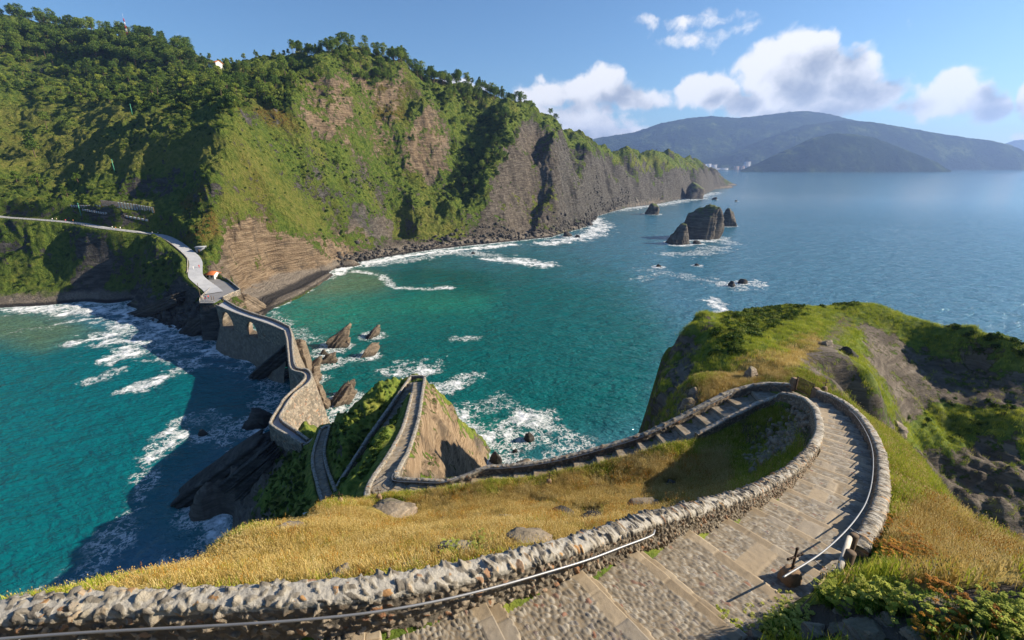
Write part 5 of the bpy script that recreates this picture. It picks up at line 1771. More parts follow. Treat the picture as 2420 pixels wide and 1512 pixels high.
def road():
    L = smooth_line([tuple(p) for p in LINE_ROAD[::4]], 1.2)
    T, N = frame2(L)
    w = np.interp(np.linspace(0, 1, len(L)), [0, 0.5, 0.8, 1], [2.3, 2.4, 2.6, 3.4])
    k = np.linspace(-1, 1, 5)[None]
    V = np.stack([L[:, 0, None] + N[:, 0, None] * w[:, None] * k, L[:, 1, None] + N[:, 1, None] * w[:, None] * k, L[:, 2, None] + 0.10 + 0 * k], -1)
    o = mesh_np("road", V.reshape(-1, 3), grid_faces(len(L), 5)[:, ::-1], M_TARMAC, True)
    o["kind"] = "structure"
    # terrace pavement
    bm = bmesh.new()
    vs = [bm.verts.new((x, y, 16.08)) for x, y in PLAZA_XY]
    f = bm.faces.new(vs)
    bmesh.ops.triangulate(bm, faces=[f])
    me = bpy.data.meshes.new("terrace_pavement"); bm.to_mesh(me); bm.free()
    me.materials.append(simple_mat("grey_asphalt", (0.20, 0.20, 0.205), 0.9, 0, 3, 0.3, 0.04, 0.12, 0.4))
    o = bpy.data.objects.new("terrace_pavement", me); COL.objects.link(o); o["kind"] = "structure"
    return L, N, w


RL, RN, RW = road()
_up = [tuple(p) for p in RL[:-4]]


def rail_fence(line, label, gap=2.6, h=1.05, thick=0.07, group="wooden fences along the road"):
    root = empty("wooden_fence", (0, 0, 0), 0, label, "fence", group)
    L = dense(line, 0.4)
    s = cum(L); n = max(2, int(s[-1] / gap))
    P = at_s(L, s, np.linspace(0, s[-1], n + 1))
    for p in P:
        MB().box((p[0], p[1], p[2] + h / 2 - 0.1), (thick * 1.7, thick * 1.7, h + 0.2)).build("post", M_GREYWOOD, root)
    for z in (0.5, 0.95):
        MB().tube([(p[0], p[1], p[2] + z) for p in P], thick, 6).build("rail", M_GREYWOOD, root)


cl = RL.copy(); cl[:, :2] += RN * (RW + 0.35)[:, None]; cl[:, 2] += 0.05
cr = RL.copy(); cr[:, :2] -= RN * (RW + 0.3)[:, None]; cr[:, 2] += 0.05
# which side lies towards the sea (smaller distance to the camera)?
if np.hypot(cl[:, 0], cl[:, 1]).mean() > np.hypot(cr[:, 0], cr[:, 1]).mean():
    cl, cr = cr, cl
nR = len(RL)
pu, pv = PROJ(RL[:, 0], RL[:, 1], RL[:, 2])
m1 = (pu > -40) & (pu < 345)
rail_fence(cl[m1], "grey wooden post-and-rail fence along the cliff edge of the road")
rail_fence([PZ(u, v, 16.1) for u, v in ((446, 655), (480, 662), (505, 674))], "wooden fence at the bend of the road above the terrace", 2.4, group="wooden fences along the road")
rail_fence([PZ(u, v, 16.1) for u, v in ((505, 675), (490, 691), (474, 706), (472, 715.5), (506, 715.5))], "wooden fence round the small lookout terrace", 2.0, group="wooden fences along the road")


def far_wall(px, label, h=1.0, thick=0.45, z=None):
    pts = [PZ(u, v, zz) for u, v, zz in px]
    pts = [(x, y, zz + h) for x, y, zz in pts]
    return tag(wall("stone_wall", pts, thick, h + 1.5, h + 1.5, 0.3, 0.5, 0.06, 0.1, M_WALL_FAR, seed=int(px[0][0])), label, "stone wall", "stone walls along the road")


far_wall(((511, 659, 16.1), (519, 656, 16.1), (540, 665, 16.1), (568, 687.5, 16.1)), "curved stone wall round the seaward side of the terrace", 1.1)
far_wall(((567, 689, 16.1), (545, 697, 16.1), (527, 706, 16.1)), "stone wall leading from the terrace to the bridge", 1.0)
m2 = (pu > 330) & (pu < 462) & (np.arange(nR) < nR - 8)
w_ = cl[m2].copy(); w_[:, 2] += 0.55
tag(wall("stone_wall", w_[::3], 0.4, 1.4, 1.4, 0.4, 0.5, 0.05, 0.1, M_WALL_FAR, seed=77), "low stone kerb wall on the outer edge of the steep road", "stone wall", "stone walls along the road")

M_WHITE = simple_mat("white_render", (0.62, 0.61, 0.58), 0.85, 0, 5, 0.2, 0.02, 0.06, 0.8)
M_BLUE = simple_mat("blue_paint", (0.05, 0.10, 0.38), 0.6, var=0.1)
M_TILE = simple_mat("orange_roof_tiles", (0.55, 0.16, 0.05), 0.8, 0, 6, 0.8, 0.1, 0.3, 4)
M_GLASS = simple_mat("dark_window", (0.03, 0.035, 0.045), 0.15, var=0.1, spec=0.6)
M_GREY = simple_mat("grey_concrete", (0.20, 0.21, 0.23), 0.9, var=0.15)


def gable_house(name, loc, rz, L, Wd, H, rise, label, cat, roofmat, door_mat, windows, over=0.5):
    """walls with gables, roof of two slopes with eaves, door and windows as parts"""
    root = empty(name, loc, rz, label, cat)
    a, b = L / 2, Wd / 2
    m = MB()
    m.add(np.array([[-a, -b, -2], [a, -b, -2], [a, b, -2], [-a, b, -2], [-a, -b, H], [a, -b, H], [a, b, H], [-a, b, H], [-a, 0, H + rise], [a, 0, H + rise]]),
          [[0, 1, 5, 4], [2, 3, 7, 6]])
    m.add(np.array([[-a, -b, -2], [-a, b, -2], [-a, b, H], [-a, -b, H], [a, -b, -2], [a, b, -2], [a, b, H], [a, -b, H]]), [[0, 3, 2, 1], [4, 5, 6, 7]])
    m.add(np.array([[-a, -b, H], [-a, b, H], [-a, 0, H + rise], [a, -b, H], [a, b, H], [a, 0, H + rise]]), [[0, 2, 1], [3, 4, 5]])
    m.build("wall", M_WHITE, root)
    r = MB(); th = 0.16; k = rise / b
    for s in (-1, 1):
        x = a + over; yb = b + over; z0 = H - over * k + 0.02
        r.add(np.array([[-x, s * yb, z0], [x, s * yb, z0], [x, 0, H + rise + .02], [-x, 0, H + rise + .02], [-x, s * yb, z0 + th], [x, s * yb, z0 + th], [x, 0, H + rise + th], [-x, 0, H + rise + th]]),
              [[0, 1, 2, 3], [4, 7, 6, 5], [0, 4, 5, 1], [0, 3, 7, 4], [1, 5, 6, 2]])
    r.build("roof", roofmat, root)
    for (x, z, w, h, side, mt) in windows:
        o = MB().box((x, side * (b + 0.02), z), (w, 0.10, h)).build("door" if mt == "door" else "window", door_mat if mt == "door" else M_GLASS, root)
        if mt != "door":
            f = MB()
            f.box((x, side * (b + 0.06), z + h / 2 + 0.05), (w + 0.2, 0.12, 0.1)); f.box((x, side * (b + 0.06), z - h / 2 - 0.05), (w + 0.2, 0.14, 0.1))
            f.build("frame", M_WHITE, o)
    return root


hp = PZ(495, 657, 16.6)
gable_house("kiosk", (hp[0], hp[1] + 1.8, 16.0), -0.12, 6.4, 4.2, 2.6, 1.2, "small white kiosk with orange tiled roof and blue corner beside the terrace", "kiosk", M_TILE, M_BLUE,
            [(-2.2, 1.1, 1.5, 2.2, -1, "door"), (-0.2, 1.5, 1.3, 1.1, -1, "w"), (1.9, 1.5, 1.3, 1.1, -1, "w")])
p, t = on_main(468, 597)
root = empty("utility_shed", (p[0] + 1, p[1] + 1.5, p[2]), 0.2, "grey concrete utility shed in the shade beside the steep road", "shed")
MB().box((0, 0, 1.0), (4.2, 3.2, 3.6), bev=0.05).build("wall", M_GREY, root)
MB().box((0, 0, 2.93), (4.7, 3.7, 0.22), bev=0.03).build("roof", simple_mat("pale_roof_slab", (0.34, 0.36, 0.39), 0.9), root)
MB().box((-0.6, -1.62, 0.9), (1.0, 0.06, 1.9)).build("door", M_DARKWOOD, root)

p, t = on_main(512, 168)
gable_house("white_house", (p[0], p[1], p[2] + 2.0), -0.35, 10.5, 8, 5.2, 2.0, "white farmhouse with orange roof on the wooded ridge", "house", M_TILE, M_DARKWOOD,
            [(-3.2, 3.9, 1.4, 1.2, -1, "w"), (0.2, 3.9, 1.4, 1.2, -1, "w"), (3.3, 3.9, 1.4, 1.2, -1, "w"), (-3.0, 1.2, 1.5, 2.0, -1, "door"), (2.2, 1.4, 1.8, 1.4, -1, "w")], 0.9)


def lattice_mast():
    p, t = on_main(299, 112)
    root = empty("radio_mast", (p[0], p[1] + 6, p[2]), 0, "slim red and white lattice mast above the pines on the left ridge", "mast")
    red = simple_mat("mast_red", (0.45, 0.03, 0.05), 0.6); wh = simple_mat("mast_white", (0.7, 0.7, 0.72), 0.6)
    n = 9; H = 31.0; seg = H / n
    for k in range(n):
        m = MB(); w0 = 0.9 - 0.06 * k; w1 = 0.9 - 0.06 * (k + 1); z0, z1 = k * seg, (k + 1) * seg
        c = [(-1, -1), (1, -1), (1, 1), (-1, 1)]
        for i in range(4):
            a, b = c[i], c[(i + 1) % 4]
            m.tube([(a[0] * w0, a[1] * w0, z0), (a[0] * w1, a[1] * w1, z1)], 0.14, 4)
            m.tube([(a[0] * w0, a[1] * w0, z0), (b[0] * w1, b[1] * w1, z1)], 0.08, 4)
        m.build("mast_section", red if k % 2 == 0 else wh, root)
    MB().tube([(0, 0, H), (0, 0, H + 5)], 0.08, 4).build("antenna", wh, root)


lattice_mast()


def rock_barrier(px, h, label, panels):
    """a rockfall barrier: posts and horizontal boards with gaps"""
    pts = []
    for u, v in px:
        p, t = on_main(u, v); pts.append(p)
    root = empty("rockfall_barrier", (0, 0, 0), 0, label, "barrier", "rockfall barriers on the hillside")
    L = np.array(pts); s = cum(L); P = at_s(L, s, np.linspace(0, s[-1], panels + 1))
    for p in P:
        MB().box((p[0], p[1], p[2] + h / 2), (0.32, 0.32, h)).build("post", M_DARKWOOD, root)
    nb = max(2, int(h / 0.7))
    for a, b in zip(P[:-1], P[1:]):
        m = MB()
        for k in range(nb):
            z = (k + 0.6) * h / nb
            m.tube([a + np.array([0, 0.1, z]), b + np.array([0, 0.1, z])], 0.2, 4)
        m.build("panel", M_BARRIER, root)


M_BARRIER = simple_mat("pale_barrier", (0.55, 0.58, 0.63), 0.7, var=0.1)
rock_barrier(((242, 488), (280, 492), (320, 498), (365, 505)), 3.6, "tall pale lattice barrier with dark posts above the road", 26)
rock_barrier(((168, 491), (200, 494), (240, 491)), 1.6, "short low barrier left of the tall lattice one", 12)
rock_barrier(((195, 500), (250, 508), (300, 517), (352, 526)), 1.3, "long low barrier running down below the tall lattice one", 22)


def pole(u, v, h, mat, label, r=0.16):
    p, t = on_main(u, v)
    root = empty("utility_pole", p, 0, label, "pole", "utility poles on the hillside")
    MB().tube([(0, 0, -0.5), (0, 0, h)], [r, r * 0.7], 8).build("mast", mat, root)
    m = MB(); m.box((0, 0, h - 0.5), (1.3, 0.14, 0.14)); m.build("crossarm", mat, root)


M_GREEN = simple_mat("green_paint", (0.10, 0.42, 0.26), 0.6, var=0.1)
pole(192, 509, 7.0, M_GREEN, "light green pole beside the long road")
pole(272, 409, 8.5, M_GREEN, "light green pole in the bushes above the landslip")
pole(313, 271, 7.5, M_GREEN, "green pole on the far hillside below the woods", 0.2)
pp = PZ(475, 708, 16.0)
root = empty("utility_pole", pp, 0, "tall brown wooden pole at the corner of the lookout terrace", "pole", "utility poles on the hillside")
MB().tube([(0, 0, -0.5), (0, 0, 7.4)], [0.14, 0.10], 8).build("mast", M_DARKWOOD, root)
MB().box((0.25, 0, 5.4), (0.6, 0.12, 0.12)).build("bracket", M_DARKWOOD, root)
for u, v, lab in ((500.5, 709, "short wooden post near the people on the terrace"), (506, 711, "short wooden post at the entrance of the bridge")):
    q = PZ(u, v, 16.1)
    r_ = empty("wooden_post", q, 0, lab, "post", "posts on the terrace")
    MB().tube([(0, 0, -0.2), (0, 0, 1.9)], 0.13, 8).build("shaft", M_DARKWOOD, r_)
    MB().tube([(0, 0, 1.9), (0, 0, 2.05)], [0.16, 0.08], 8).build("cap", M_DARKWOOD, r_)


# ------------------------------------------------------------------ people
def body_mesh(pose):
    """one continuous skinned figure, 1.72 m tall; pose: 0 standing, 1 striding"""
    st = 0.22 if pose else 0.04
    J = {"pelvis": (0, 0, 0.95, .13), "waist": (0, 0, 1.08, .12), "chest": (0, .01, 1.30, .145), "neck": (0, 0, 1.48, .055), "head": (0, -.01, 1.60, .095), "crown": (0, 0, 1.69, .07),
         "hl": (.09, 0, .90, .10), "kl": (.10, -st * .6, .50, .065), "al": (.10, -st + .03, .08, .045), "tl": (.10, -st - .14, .04, .045),
         "hr": (-.09, 0, .90, .10), "kr": (-.10, st * .45, .50, .065), "ar": (-.10, st + .06, .09, .045), "tr": (-.10, st - .10, .04, .045),
         "sl": (.18, 0, 1.40, .065), "el": (.23, st * .3 + .02, 1.13, .048), "wl": (.24, st * .2 - .10, .90, .033), "fl": (.24, st * .2 - .14, .80, .035),
         "sr": (-.18, 0, 1.40, .065), "er": (-.23, -st * .3 + .02, 1.13, .048), "wr": (-.24, -st * .3 - .10, .90, .033), "fr": (-.24, -st * .3 - .14, .80, .035)}
    E = [("pelvis", "waist"), ("waist", "chest"), ("chest", "neck"), ("neck", "head"), ("head", "crown"), ("pelvis", "hl"), ("hl", "kl"), ("kl", "al"), ("al", "tl"), ("pelvis", "hr"), ("hr", "kr"), ("kr", "ar"), ("ar", "tr"),
         ("chest", "sl"), ("sl", "el"), ("el", "wl"), ("wl", "fl"), ("chest", "sr"), ("sr", "er"), ("er", "wr"), ("wr", "fr")]
    names = list(J)
    me = bpy.data.meshes.new("figure")
    me.from_pydata([J[n][:3] for n in names], [(names.index(a), names.index(b)) for a, b in E], [])
    o = bpy.data.objects.new("figure", me); COL.objects.link(o)
    o.modifiers.new("s", "SKIN")
    sv = me.skin_vertices[0].data
    for i, n in enumerate(names):
        sv[i].radius = (J[n][3], J[n][3]); sv[i].use_root = (n == "pelvis")
    o.modifiers.new("u", "SUBSURF").levels = 1
    dg = bpy.context.evaluated_depsgraph_get()
    out = bpy.data.meshes.new_from_object(o.evaluated_get(dg))
    bpy.data.objects.remove(o)
    return out


M_SKIN = simple_mat("skin", (0.55, 0.33, 0.23), 0.6, var=0.05)
M_HAIR = simple_mat("dark_hair", (0.04, 0.028, 0.02), 0.7)
CLOTH = {k: simple_mat(k + "_cloth", c, 0.9, var=0.08) for k, c in dict(white=(.75, .75, .75), red=(.62, .03, .04), blue=(.06, .09, .25), black=(.02, .02, .025), orange=(.6, .22, .06), grey=(.25, .25, .27), beige=(.5, .42, .3)).items()}
FIG = [body_mesh(0), body_mesh(1)]


def person(loc, rz, shirt, trousers, label, pose, group="walkers on the road and terrace"):
    me = FIG[pose].copy()
    me.materials.clear()
    for m in (CLOTH[trousers], CLOTH[shirt], M_SKIN, M_HAIR):
        me.materials.append(m)
    for p in me.polygons:
        c = p.center
        arm = abs(c.x) > 0.185 and c.z < 1.32
        p.material_index = 3 if (c.z > 1.62 and c.y > -0.06) else 2 if c.z > 1.45 or (arm and c.z < 1.0 and abs(c.x) > 0.19 and c.z > 0.7) else 1 if c.z > 0.98 or arm else 0
        p.use_smooth = True
    o = bpy.data.objects.new("person", me); COL.objects.link(o)
    o.location = loc; o.rotation_euler = (0, 0, rz)
    return tag(o, label, "person", group)


def road_pt(u, v):
    pu, pv = PROJ(RL[:, 0], RL[:, 1], RL[:, 2])
    k = int(np.argmin(np.abs(pu - u) + 0.3 * np.abs(pv - v)))
    return k


for k, (u, v, sh, tr, lab, off) in enumerate([
    (126, 517, "white", "blue", "walker in a white shirt on the upper road, beside a beige one", 0.5), (131.5, 517, "beige", "black", "walker in beige clothes on the upper road", -0.8), (158, 519.5, "red", "blue", "walker in a red top on the upper road", 0.4),
    (171, 520.5, "orange", "grey", "walker in an orange top on the upper road behind the red one", -0.6), (268, 537, "white", "black", "walker in white in the group of three on the long road, first of them", 0.3), (276.5, 538.5, "orange", "blue", "walker in orange in the middle of the group of three", 1.0),
    (284, 537, "white", "grey", "walker in white and grey at the rear of the group of three", -0.8), (363, 553.5, "white", "blue", "walker in a white top and blue trousers at the bend", 0.6), (371, 553.5, "white", "black", "walker in a white top and black trousers at the bend", -0.6),
    (457, 637, "white", "white", "walker all in white coming up the steep road", 0.8), (465, 634, "red", "red", "person all in red on the steep road above the kiosk", -1.6)]):
    i = road_pt(u, v)
    p = RL[i]; n = RN[i]
    T_ = np.arctan2(RN[i][1], RN[i][0])
    person((p[0] + n[0] * off, p[1] + n[1] * off, p[2] + 0.10), T_ + (math.pi / 2 if k % 2 else -math.pi / 2) + math.pi / 2, sh, tr, lab, k % 2)
for k, (u, v, sh, tr, lab) in enumerate([(486, 706, "blue", "black", "person in a dark blue top on the lookout terrace"), (493, 706, "red", "black", "person in a red top and black trousers on the lookout terrace"), (485.5, 711, "red", "blue", "person in a red top by the lookout fence"), (480, 708, "beige", "beige", "person in beige clothes near the tall wooden pole")]):
    person(PZ(u, v, 16.1), 1.3 * k, sh, tr, lab, 0)


# ------------------------------------------------------------------ the town across the bay
def tower_block(u0, u1, v0, v1, t, label, wallc, storeys, bays, rz=0.2):
    a = PT((u0 + u1) / 2, v1, t); b = PT((u0 + u1) / 2, v0, t)
    w = (u1 - u0) * t / FOC; h = b[2] - a[2]; d = w * 0.55
    base = 3.0 if a[2] < 60 else a[2] - 6
    root = empty("apartment_block", (a[0], a[1], base), rz, label, "building", "buildings of the town across the bay")
    H = b[2] - base
    MB().box((0, 0, H / 2), (w * 0.94, d, H)).build("wall", wallc, root)
    MB().box((0, 0, H + 0.75), (w * 0.97, d * 1.04, 1.5)).build("roof", M_TOWNROOF, root)
    sh = H / storeys
    for k in range(storeys):
        m = MB()
        for j in range(bays):
            m.box((-w * 0.47 + (j + 0.5) * w * 0.94 / bays, -d / 2 - 0.15, (k + 0.52) * sh), (w * 0.94 / bays * 0.62, 0.5, sh * 0.5))
        m.build("window_band", M_TOWNGLASS, root)
    return root


M_TOWN = simple_mat("town_white", (0.72, 0.73, 0.75), 0.9, var=0.05)
M_TOWNGREY = simple_mat("town_grey", (0.42, 0.43, 0.46), 0.9, var=0.05)
M_TOWNBRICK = simple_mat("town_brick", (0.34, 0.22, 0.19), 0.9, var=0.05)
M_TOWNROOF = simple_mat("town_roof", (0.30, 0.25, 0.24), 0.9, var=0.1)
M_TOWNGLASS = simple_mat("town_window", (0.10, 0.12, 0.15), 0.4, var=0.1)
for args in [
    (1643, 1655, 388.5, 401, 4450, "white tower block nearest the dark headland rock", M_TOWN, 9, 5), (1657, 1666, 387.7, 402, 4440, "tallest white tower block in the row of towers", M_TOWN, 11, 4), (1668, 1678, 387, 400, 4470, "white tower block with its neighbour lower on the right", M_TOWN, 9, 5),
    (1680, 1692, 389, 397, 4520, "set-back pale block at the right end of the tower row", M_TOWNGREY, 6, 5), (1679, 1697, 397.5, 402, 4430, "long low white block on the waterfront under the towers", M_TOWN, 3, 9), (1699, 1718, 397, 402, 4440, "second low white waterfront block beside the beach", M_TOWN, 3, 10),
    (1734, 1744, 393, 402.5, 4450, "brick-coloured block in the middle of the waterfront", M_TOWNBRICK, 6, 4), (1748, 1757, 392, 402.5, 4460, "darker brick block right of the brick-coloured one", M_TOWNBRICK, 6, 4), (1758, 1771, 382, 393, 4600, "grey block standing above the others on the slope", M_TOWNGREY, 7, 6),
    (1762, 1778, 393.5, 403, 4420, "grey block on the waterfront under the hillside one", M_TOWNGREY, 6, 7), (1800, 1815, 391, 404, 4150, "grey-blue block at the foot of the dark headland", M_TOWNGREY, 8, 6), (1827, 1846, 378.5, 388, 3960, "bright white block alone on the shoulder of the dark headland", M_TOWN, 5, 6)]:
    tower_block(*args)
# ------------------------------------------------------------------ plants
def mat_leaf(name, stops, rough=0.75, trans=0.25, scale=0.12):
    """leaf colour varies from plant to plant and with clumps over the ground"""
    m, t, b = new_mat(name)
    oi = t.nodes.new("ShaderNodeObjectInfo")
    pos = objco(t)
    n = noise(t, pos, scale, 4, 0.6)
    f = mth(t, "ADD", mth(t, "MULTIPLY", oi.outputs["Random"], 0.5), mth(t, "MULTIPLY", n, 0.55))
    c = ramp(t, f, stops)
    t.links.new(c, b.inputs["Base Color"])
    b.inputs["Roughness"].default_value = rough
    b.inputs["Specular IOR Level"].default_value = 0.2
    if trans:
        out = [x for x in t.nodes if x.type == "OUTPUT_MATERIAL"][0]
        tr = nd(t, "ShaderNodeBsdfTranslucent", {"Color": c})
        mx = nd(t, "ShaderNodeMixShader", {0: trans, 1: b.outputs[0], 2: tr.outputs[0]})
        t.links.new(mx.outputs[0], out.inputs[0])
    return m


M_BARK = simple_mat("bark", (0.13, 0.085, 0.06), 0.95, 0, 8, 0.6, 0.05, 0.3, 2)
M_PINE = mat_leaf("pine_needles", [(0.2, (0.04, 0.08, 0.014)), (0.5, (0.10, 0.17, 0.026)), (0.8, (0.21, 0.27, 0.045))], scale=0.03)
M_BROAD = mat_leaf("broad_leaves", [(0.2, (0.05, 0.09, 0.012)), (0.5, (0.13, 0.20, 0.025)), (0.85, (0.30, 0.34, 0.05))], scale=0.03)
M_BUSH = mat_leaf("bush_leaves", [(0.15, (0.016, 0.036, 0.006)), (0.4, (0.038, 0.078, 0.011)), (0.62, (0.09, 0.145, 0.019)), (0.82, (0.21, 0.235, 0.04)), (0.95, (0.23, 0.15, 0.04))], scale=0.022)
M_GOLD = mat_leaf("dry_grass_blades", [(0.2, (0.22, 0.19, 0.045)), (0.36, (0.40, 0.265, 0.065)), (0.52, (0.50, 0.37, 0.125)), (0.68, (0.60, 0.47, 0.19)), (0.85, (0.68, 0.57, 0.29))], 0.7, 0.3, 0.35)
M_BLADE = mat_leaf("green_grass_blades", [(0.2, (0.10, 0.15, 0.014)), (0.45, (0.26, 0.32, 0.028)), (0.7, (0.42, 0.44, 0.05)), (0.9, (0.52, 0.46, 0.11))], 0.7, 0.3, 0.4)
M_RUSSET = mat_leaf("russet_flowers", [(0.2, (0.22, 0.085, 0.012)), (0.5, (0.42, 0.19, 0.02)), (0.8, (0.55, 0.30, 0.04))], 0.8, 0.2, 1.0)
M_UMBEL = mat_leaf("yellow_green_umbels", [(0.2, (0.20, 0.25, 0.03)), (0.5, (0.36, 0.40, 0.06)), (0.8, (0.48, 0.48, 0.12))], 0.8, 0.2, 1.0)
M_JUICY = mat_leaf("fleshy_leaves", [(0.2, (0.03, 0.09, 0.012)), (0.5, (0.07, 0.17, 0.02)), (0.8, (0.13, 0.25, 0.035))], 0.5, 0.25, 1.0)


def quad_cloud(C, size, rng, squash=1.0, upbias=0.3):
    """leaf-sized faces at the points C"""
    n = len(C)
    d = rng.normal(size=(n, 3)); d[:, 2] += upbias; d /= np.linalg.norm(d, axis=1)[:, None]
    a = np.cross(d, rng.normal(size=(n, 3))); a /= np.linalg.norm(a, axis=1)[:, None]
    b = np.cross(d, a)
    s = size * rng.uniform(0.6, 1.4, (n, 1))
    V = np.stack([C - a * s - b * s * .6, C + a * s * 0.9 - b * s * .5, C + a * s * .7 + b * s * .7, C - a * s * .6 + b * s * .6], 1)
    V[..., 2] *= 1.0
    return V.reshape(-1, 3), np.arange(n * 4).reshape(n, 4)


def clump_points(center, rad, n, rng):
    d = rng.normal(size=(n, 3)); d /= np.linalg.norm(d, axis=1)[:, None]
    r = rng.uniform(0.55, 1.0, (n, 1)) ** 0.5
    return np.array(center) + d * r * np.array(rad)


def proto(name, V, F, mat):
    o = mesh_np(name, V, F, mat, False)
    COL.objects.unlink(o)
    return o


def bush_proto(seed, n=7, leaves=46, flat=0.62):
    rng = np.random.default_rng(seed)
    pts = []
    for _ in range(n):
        a = rng.uniform(0, 6.28); r = rng.uniform(0, 0.62)
        c = (r * math.cos(a), r * math.sin(a), rng.uniform(0.12, 0.5) * flat * 1.6)
        s = rng.uniform(0.3, 0.52)
        pts.append(clump_points(c, (s, s, s * 0.8), leaves, rng))
    C = np.concatenate(pts)
    C = C[C[:, 2] > -0.1]
    V, F = quad_cloud(C, 0.115, rng)
    return proto("bush_shape", V, F, M_BUSH)


def tuft_proto(seed, n=16, h=0.34, spread=0.16, mat=None, heads=0.0):
    rng = np.random.default_rng(seed)
    V, F = [], []
    k = 0
    for _ in range(n):
        a = rng.uniform(0, 6.28); r = rng.uniform(0, spread)
        b = np.array([r * math.cos(a), r * math.sin(a), -0.03])
        L = h * rng.uniform(0.55, 1.25); le = rng.uniform(0.1, 0.75); a2 = rng.uniform(0, 6.28)
        d = np.array([math.cos(a2), math.sin(a2), 0.0])
        w = np.array([-math.sin(a2), math.cos(a2), 0]) * rng.uniform(0.004, 0.009)
        p = [b, b + np.array([0, 0, L * .55]) + d * L * le * .25, b + np.array([0, 0, L * .95]) + d * L * le * .75]
        V += [p[0] - w, p[0] + w, p[1] - w * .8, p[1] + w * .8, p[2]]
        F += [[k, k + 1, k + 3, k + 2], [k + 2, k + 3, k + 4, k + 4]]
        k += 5
        if rng.random() < heads:
            c = p[2]
            q = 0.013
            V += [c + [-q, 0, 0], c + [0, -q, .0], c + [q, 0, 0], c + [0, q, 0], c + [0, 0, q * 2.6]]
            F += [[k, k + 1, k + 4, k + 4], [k + 1, k + 2, k + 4, k + 4], [k + 2, k + 3, k + 4, k + 4], [k + 3, k, k + 4, k + 4]]
            k += 5
    F = np.array(F)
    tri = F[:, 2] == F[:, 3]
    return proto("tuft_shape", np.array(V), [F[~tri], F[tri][:, :3]], mat)


def scatter(name, pts, scl, rotz, idx, protos, tiltv=0.18, seed=0):
    """one stuff object: the plant shapes instanced on points by geometry nodes"""
    rng = np.random.default_rng(seed)
    coll = bpy.data.collections.new(name + "_shapes")
    for p in protos:
        coll.objects.link(p)
    me = bpy.data.meshes.new(name)
    me.vertices.add(len(pts)); me.vertices.foreach_set("co", np.asarray(pts, np.float32).ravel())
    me.attributes.new("scl", "FLOAT", "POINT").data.foreach_set("value", np.asarray(scl, np.float32))
    rot = np.stack([rng.normal(0, tiltv, len(pts)), rng.normal(0, tiltv, len(pts)), rotz], 1).astype(np.float32)
    me.attributes.new("rot", "FLOAT_VECTOR", "POINT").data.foreach_set("vector", rot.ravel())
    me.attributes.new("idx", "INT", "POINT").data.foreach_set("value", np.asarray(idx, np.int32))
    o = bpy.data.objects.new(name, me); COL.objects.link(o)
    g = bpy.data.node_groups.new(name + "_scatter", "GeometryNodeTree")
    g.interface.new_socket("Geometry", in_out="INPUT", socket_type="NodeSocketGeometry")
    g.interface.new_socket("Geometry", in_out="OUTPUT", socket_type="NodeSocketGeometry")
    gi = g.nodes.new("NodeGroupInput"); go = g.nodes.new("NodeGroupOutput")
    ci = g.nodes.new("GeometryNodeCollectionInfo"); ci.inputs["Collection"].default_value = coll
    ci.inputs["Separate Children"].default_value = True; ci.inputs["Reset Children"].default_value = True

    def na(n, ty):
        x = g.nodes.new("GeometryNodeInputNamedAttribute"); x.data_type = ty; x.inputs[0].default_value = n
        return x.outputs[0]
    ip = g.nodes.new("GeometryNodeInstanceOnPoints")
    g.links.new(gi.outputs[0], ip.inputs["Points"]); g.links.new(ci.outputs[0], ip.inputs["Instance"])
    ip.inputs["Pick Instance"].default_value = True
    g.links.new(na("idx", "INT"), ip.inputs["Instance Index"])
    g.links.new(na("rot", "FLOAT_VECTOR"), ip.inputs["Rotation"])
    g.links.new(na("scl", "FLOAT"), ip.inputs["Scale"])
    g.links.new(ip.outputs[0], go.inputs[0])
    md = o.modifiers.new("scatter", "NODES"); md.node_group = g
    o["kind"] = "stuff"
    return o


# ------------------------------------------------------------------ where plants grow: samples of the two terrains
class Field:
    def __init__(self, hf, az, r, count, seed):
        rng = np.random.default_rng(seed)
        a = np.radians(rng.uniform(az[0], az[1], count))
        rr = np.sqrt(rng.uniform(r[0] ** 2, r[1] ** 2, count))
        self.x = rr * np.sin(a); self.y = rr * np.cos(a)
        e = 0.02 * rr + 0.1
        e = np.minimum(e, 2.0)
        self.z = hf(self.x, self.y)
        zx = hf(self.x + e, self.y) - self.z; zy = hf(self.x, self.y + e) - self.z
        n = np.stack([-zx / e, -zy / e, np.ones_like(e)], 1)
        self.n = n / np.linalg.norm(n, axis=1)[:, None]
        self.u, self.v = PROJ(self.x, self.y, self.z)
        c = np.stack([-self.x, -self.y, CAM_H - self.z], 1); c /= np.linalg.norm(c, axis=1)[:, None]
        self.face = (self.n * c).sum(1)
        self.r = rr
        self.rnd = rng.random(count)

    def pts(self, m, dz=0.0):
        return np.stack([self.x[m], self.y[m], self.z[m] + dz], 1)


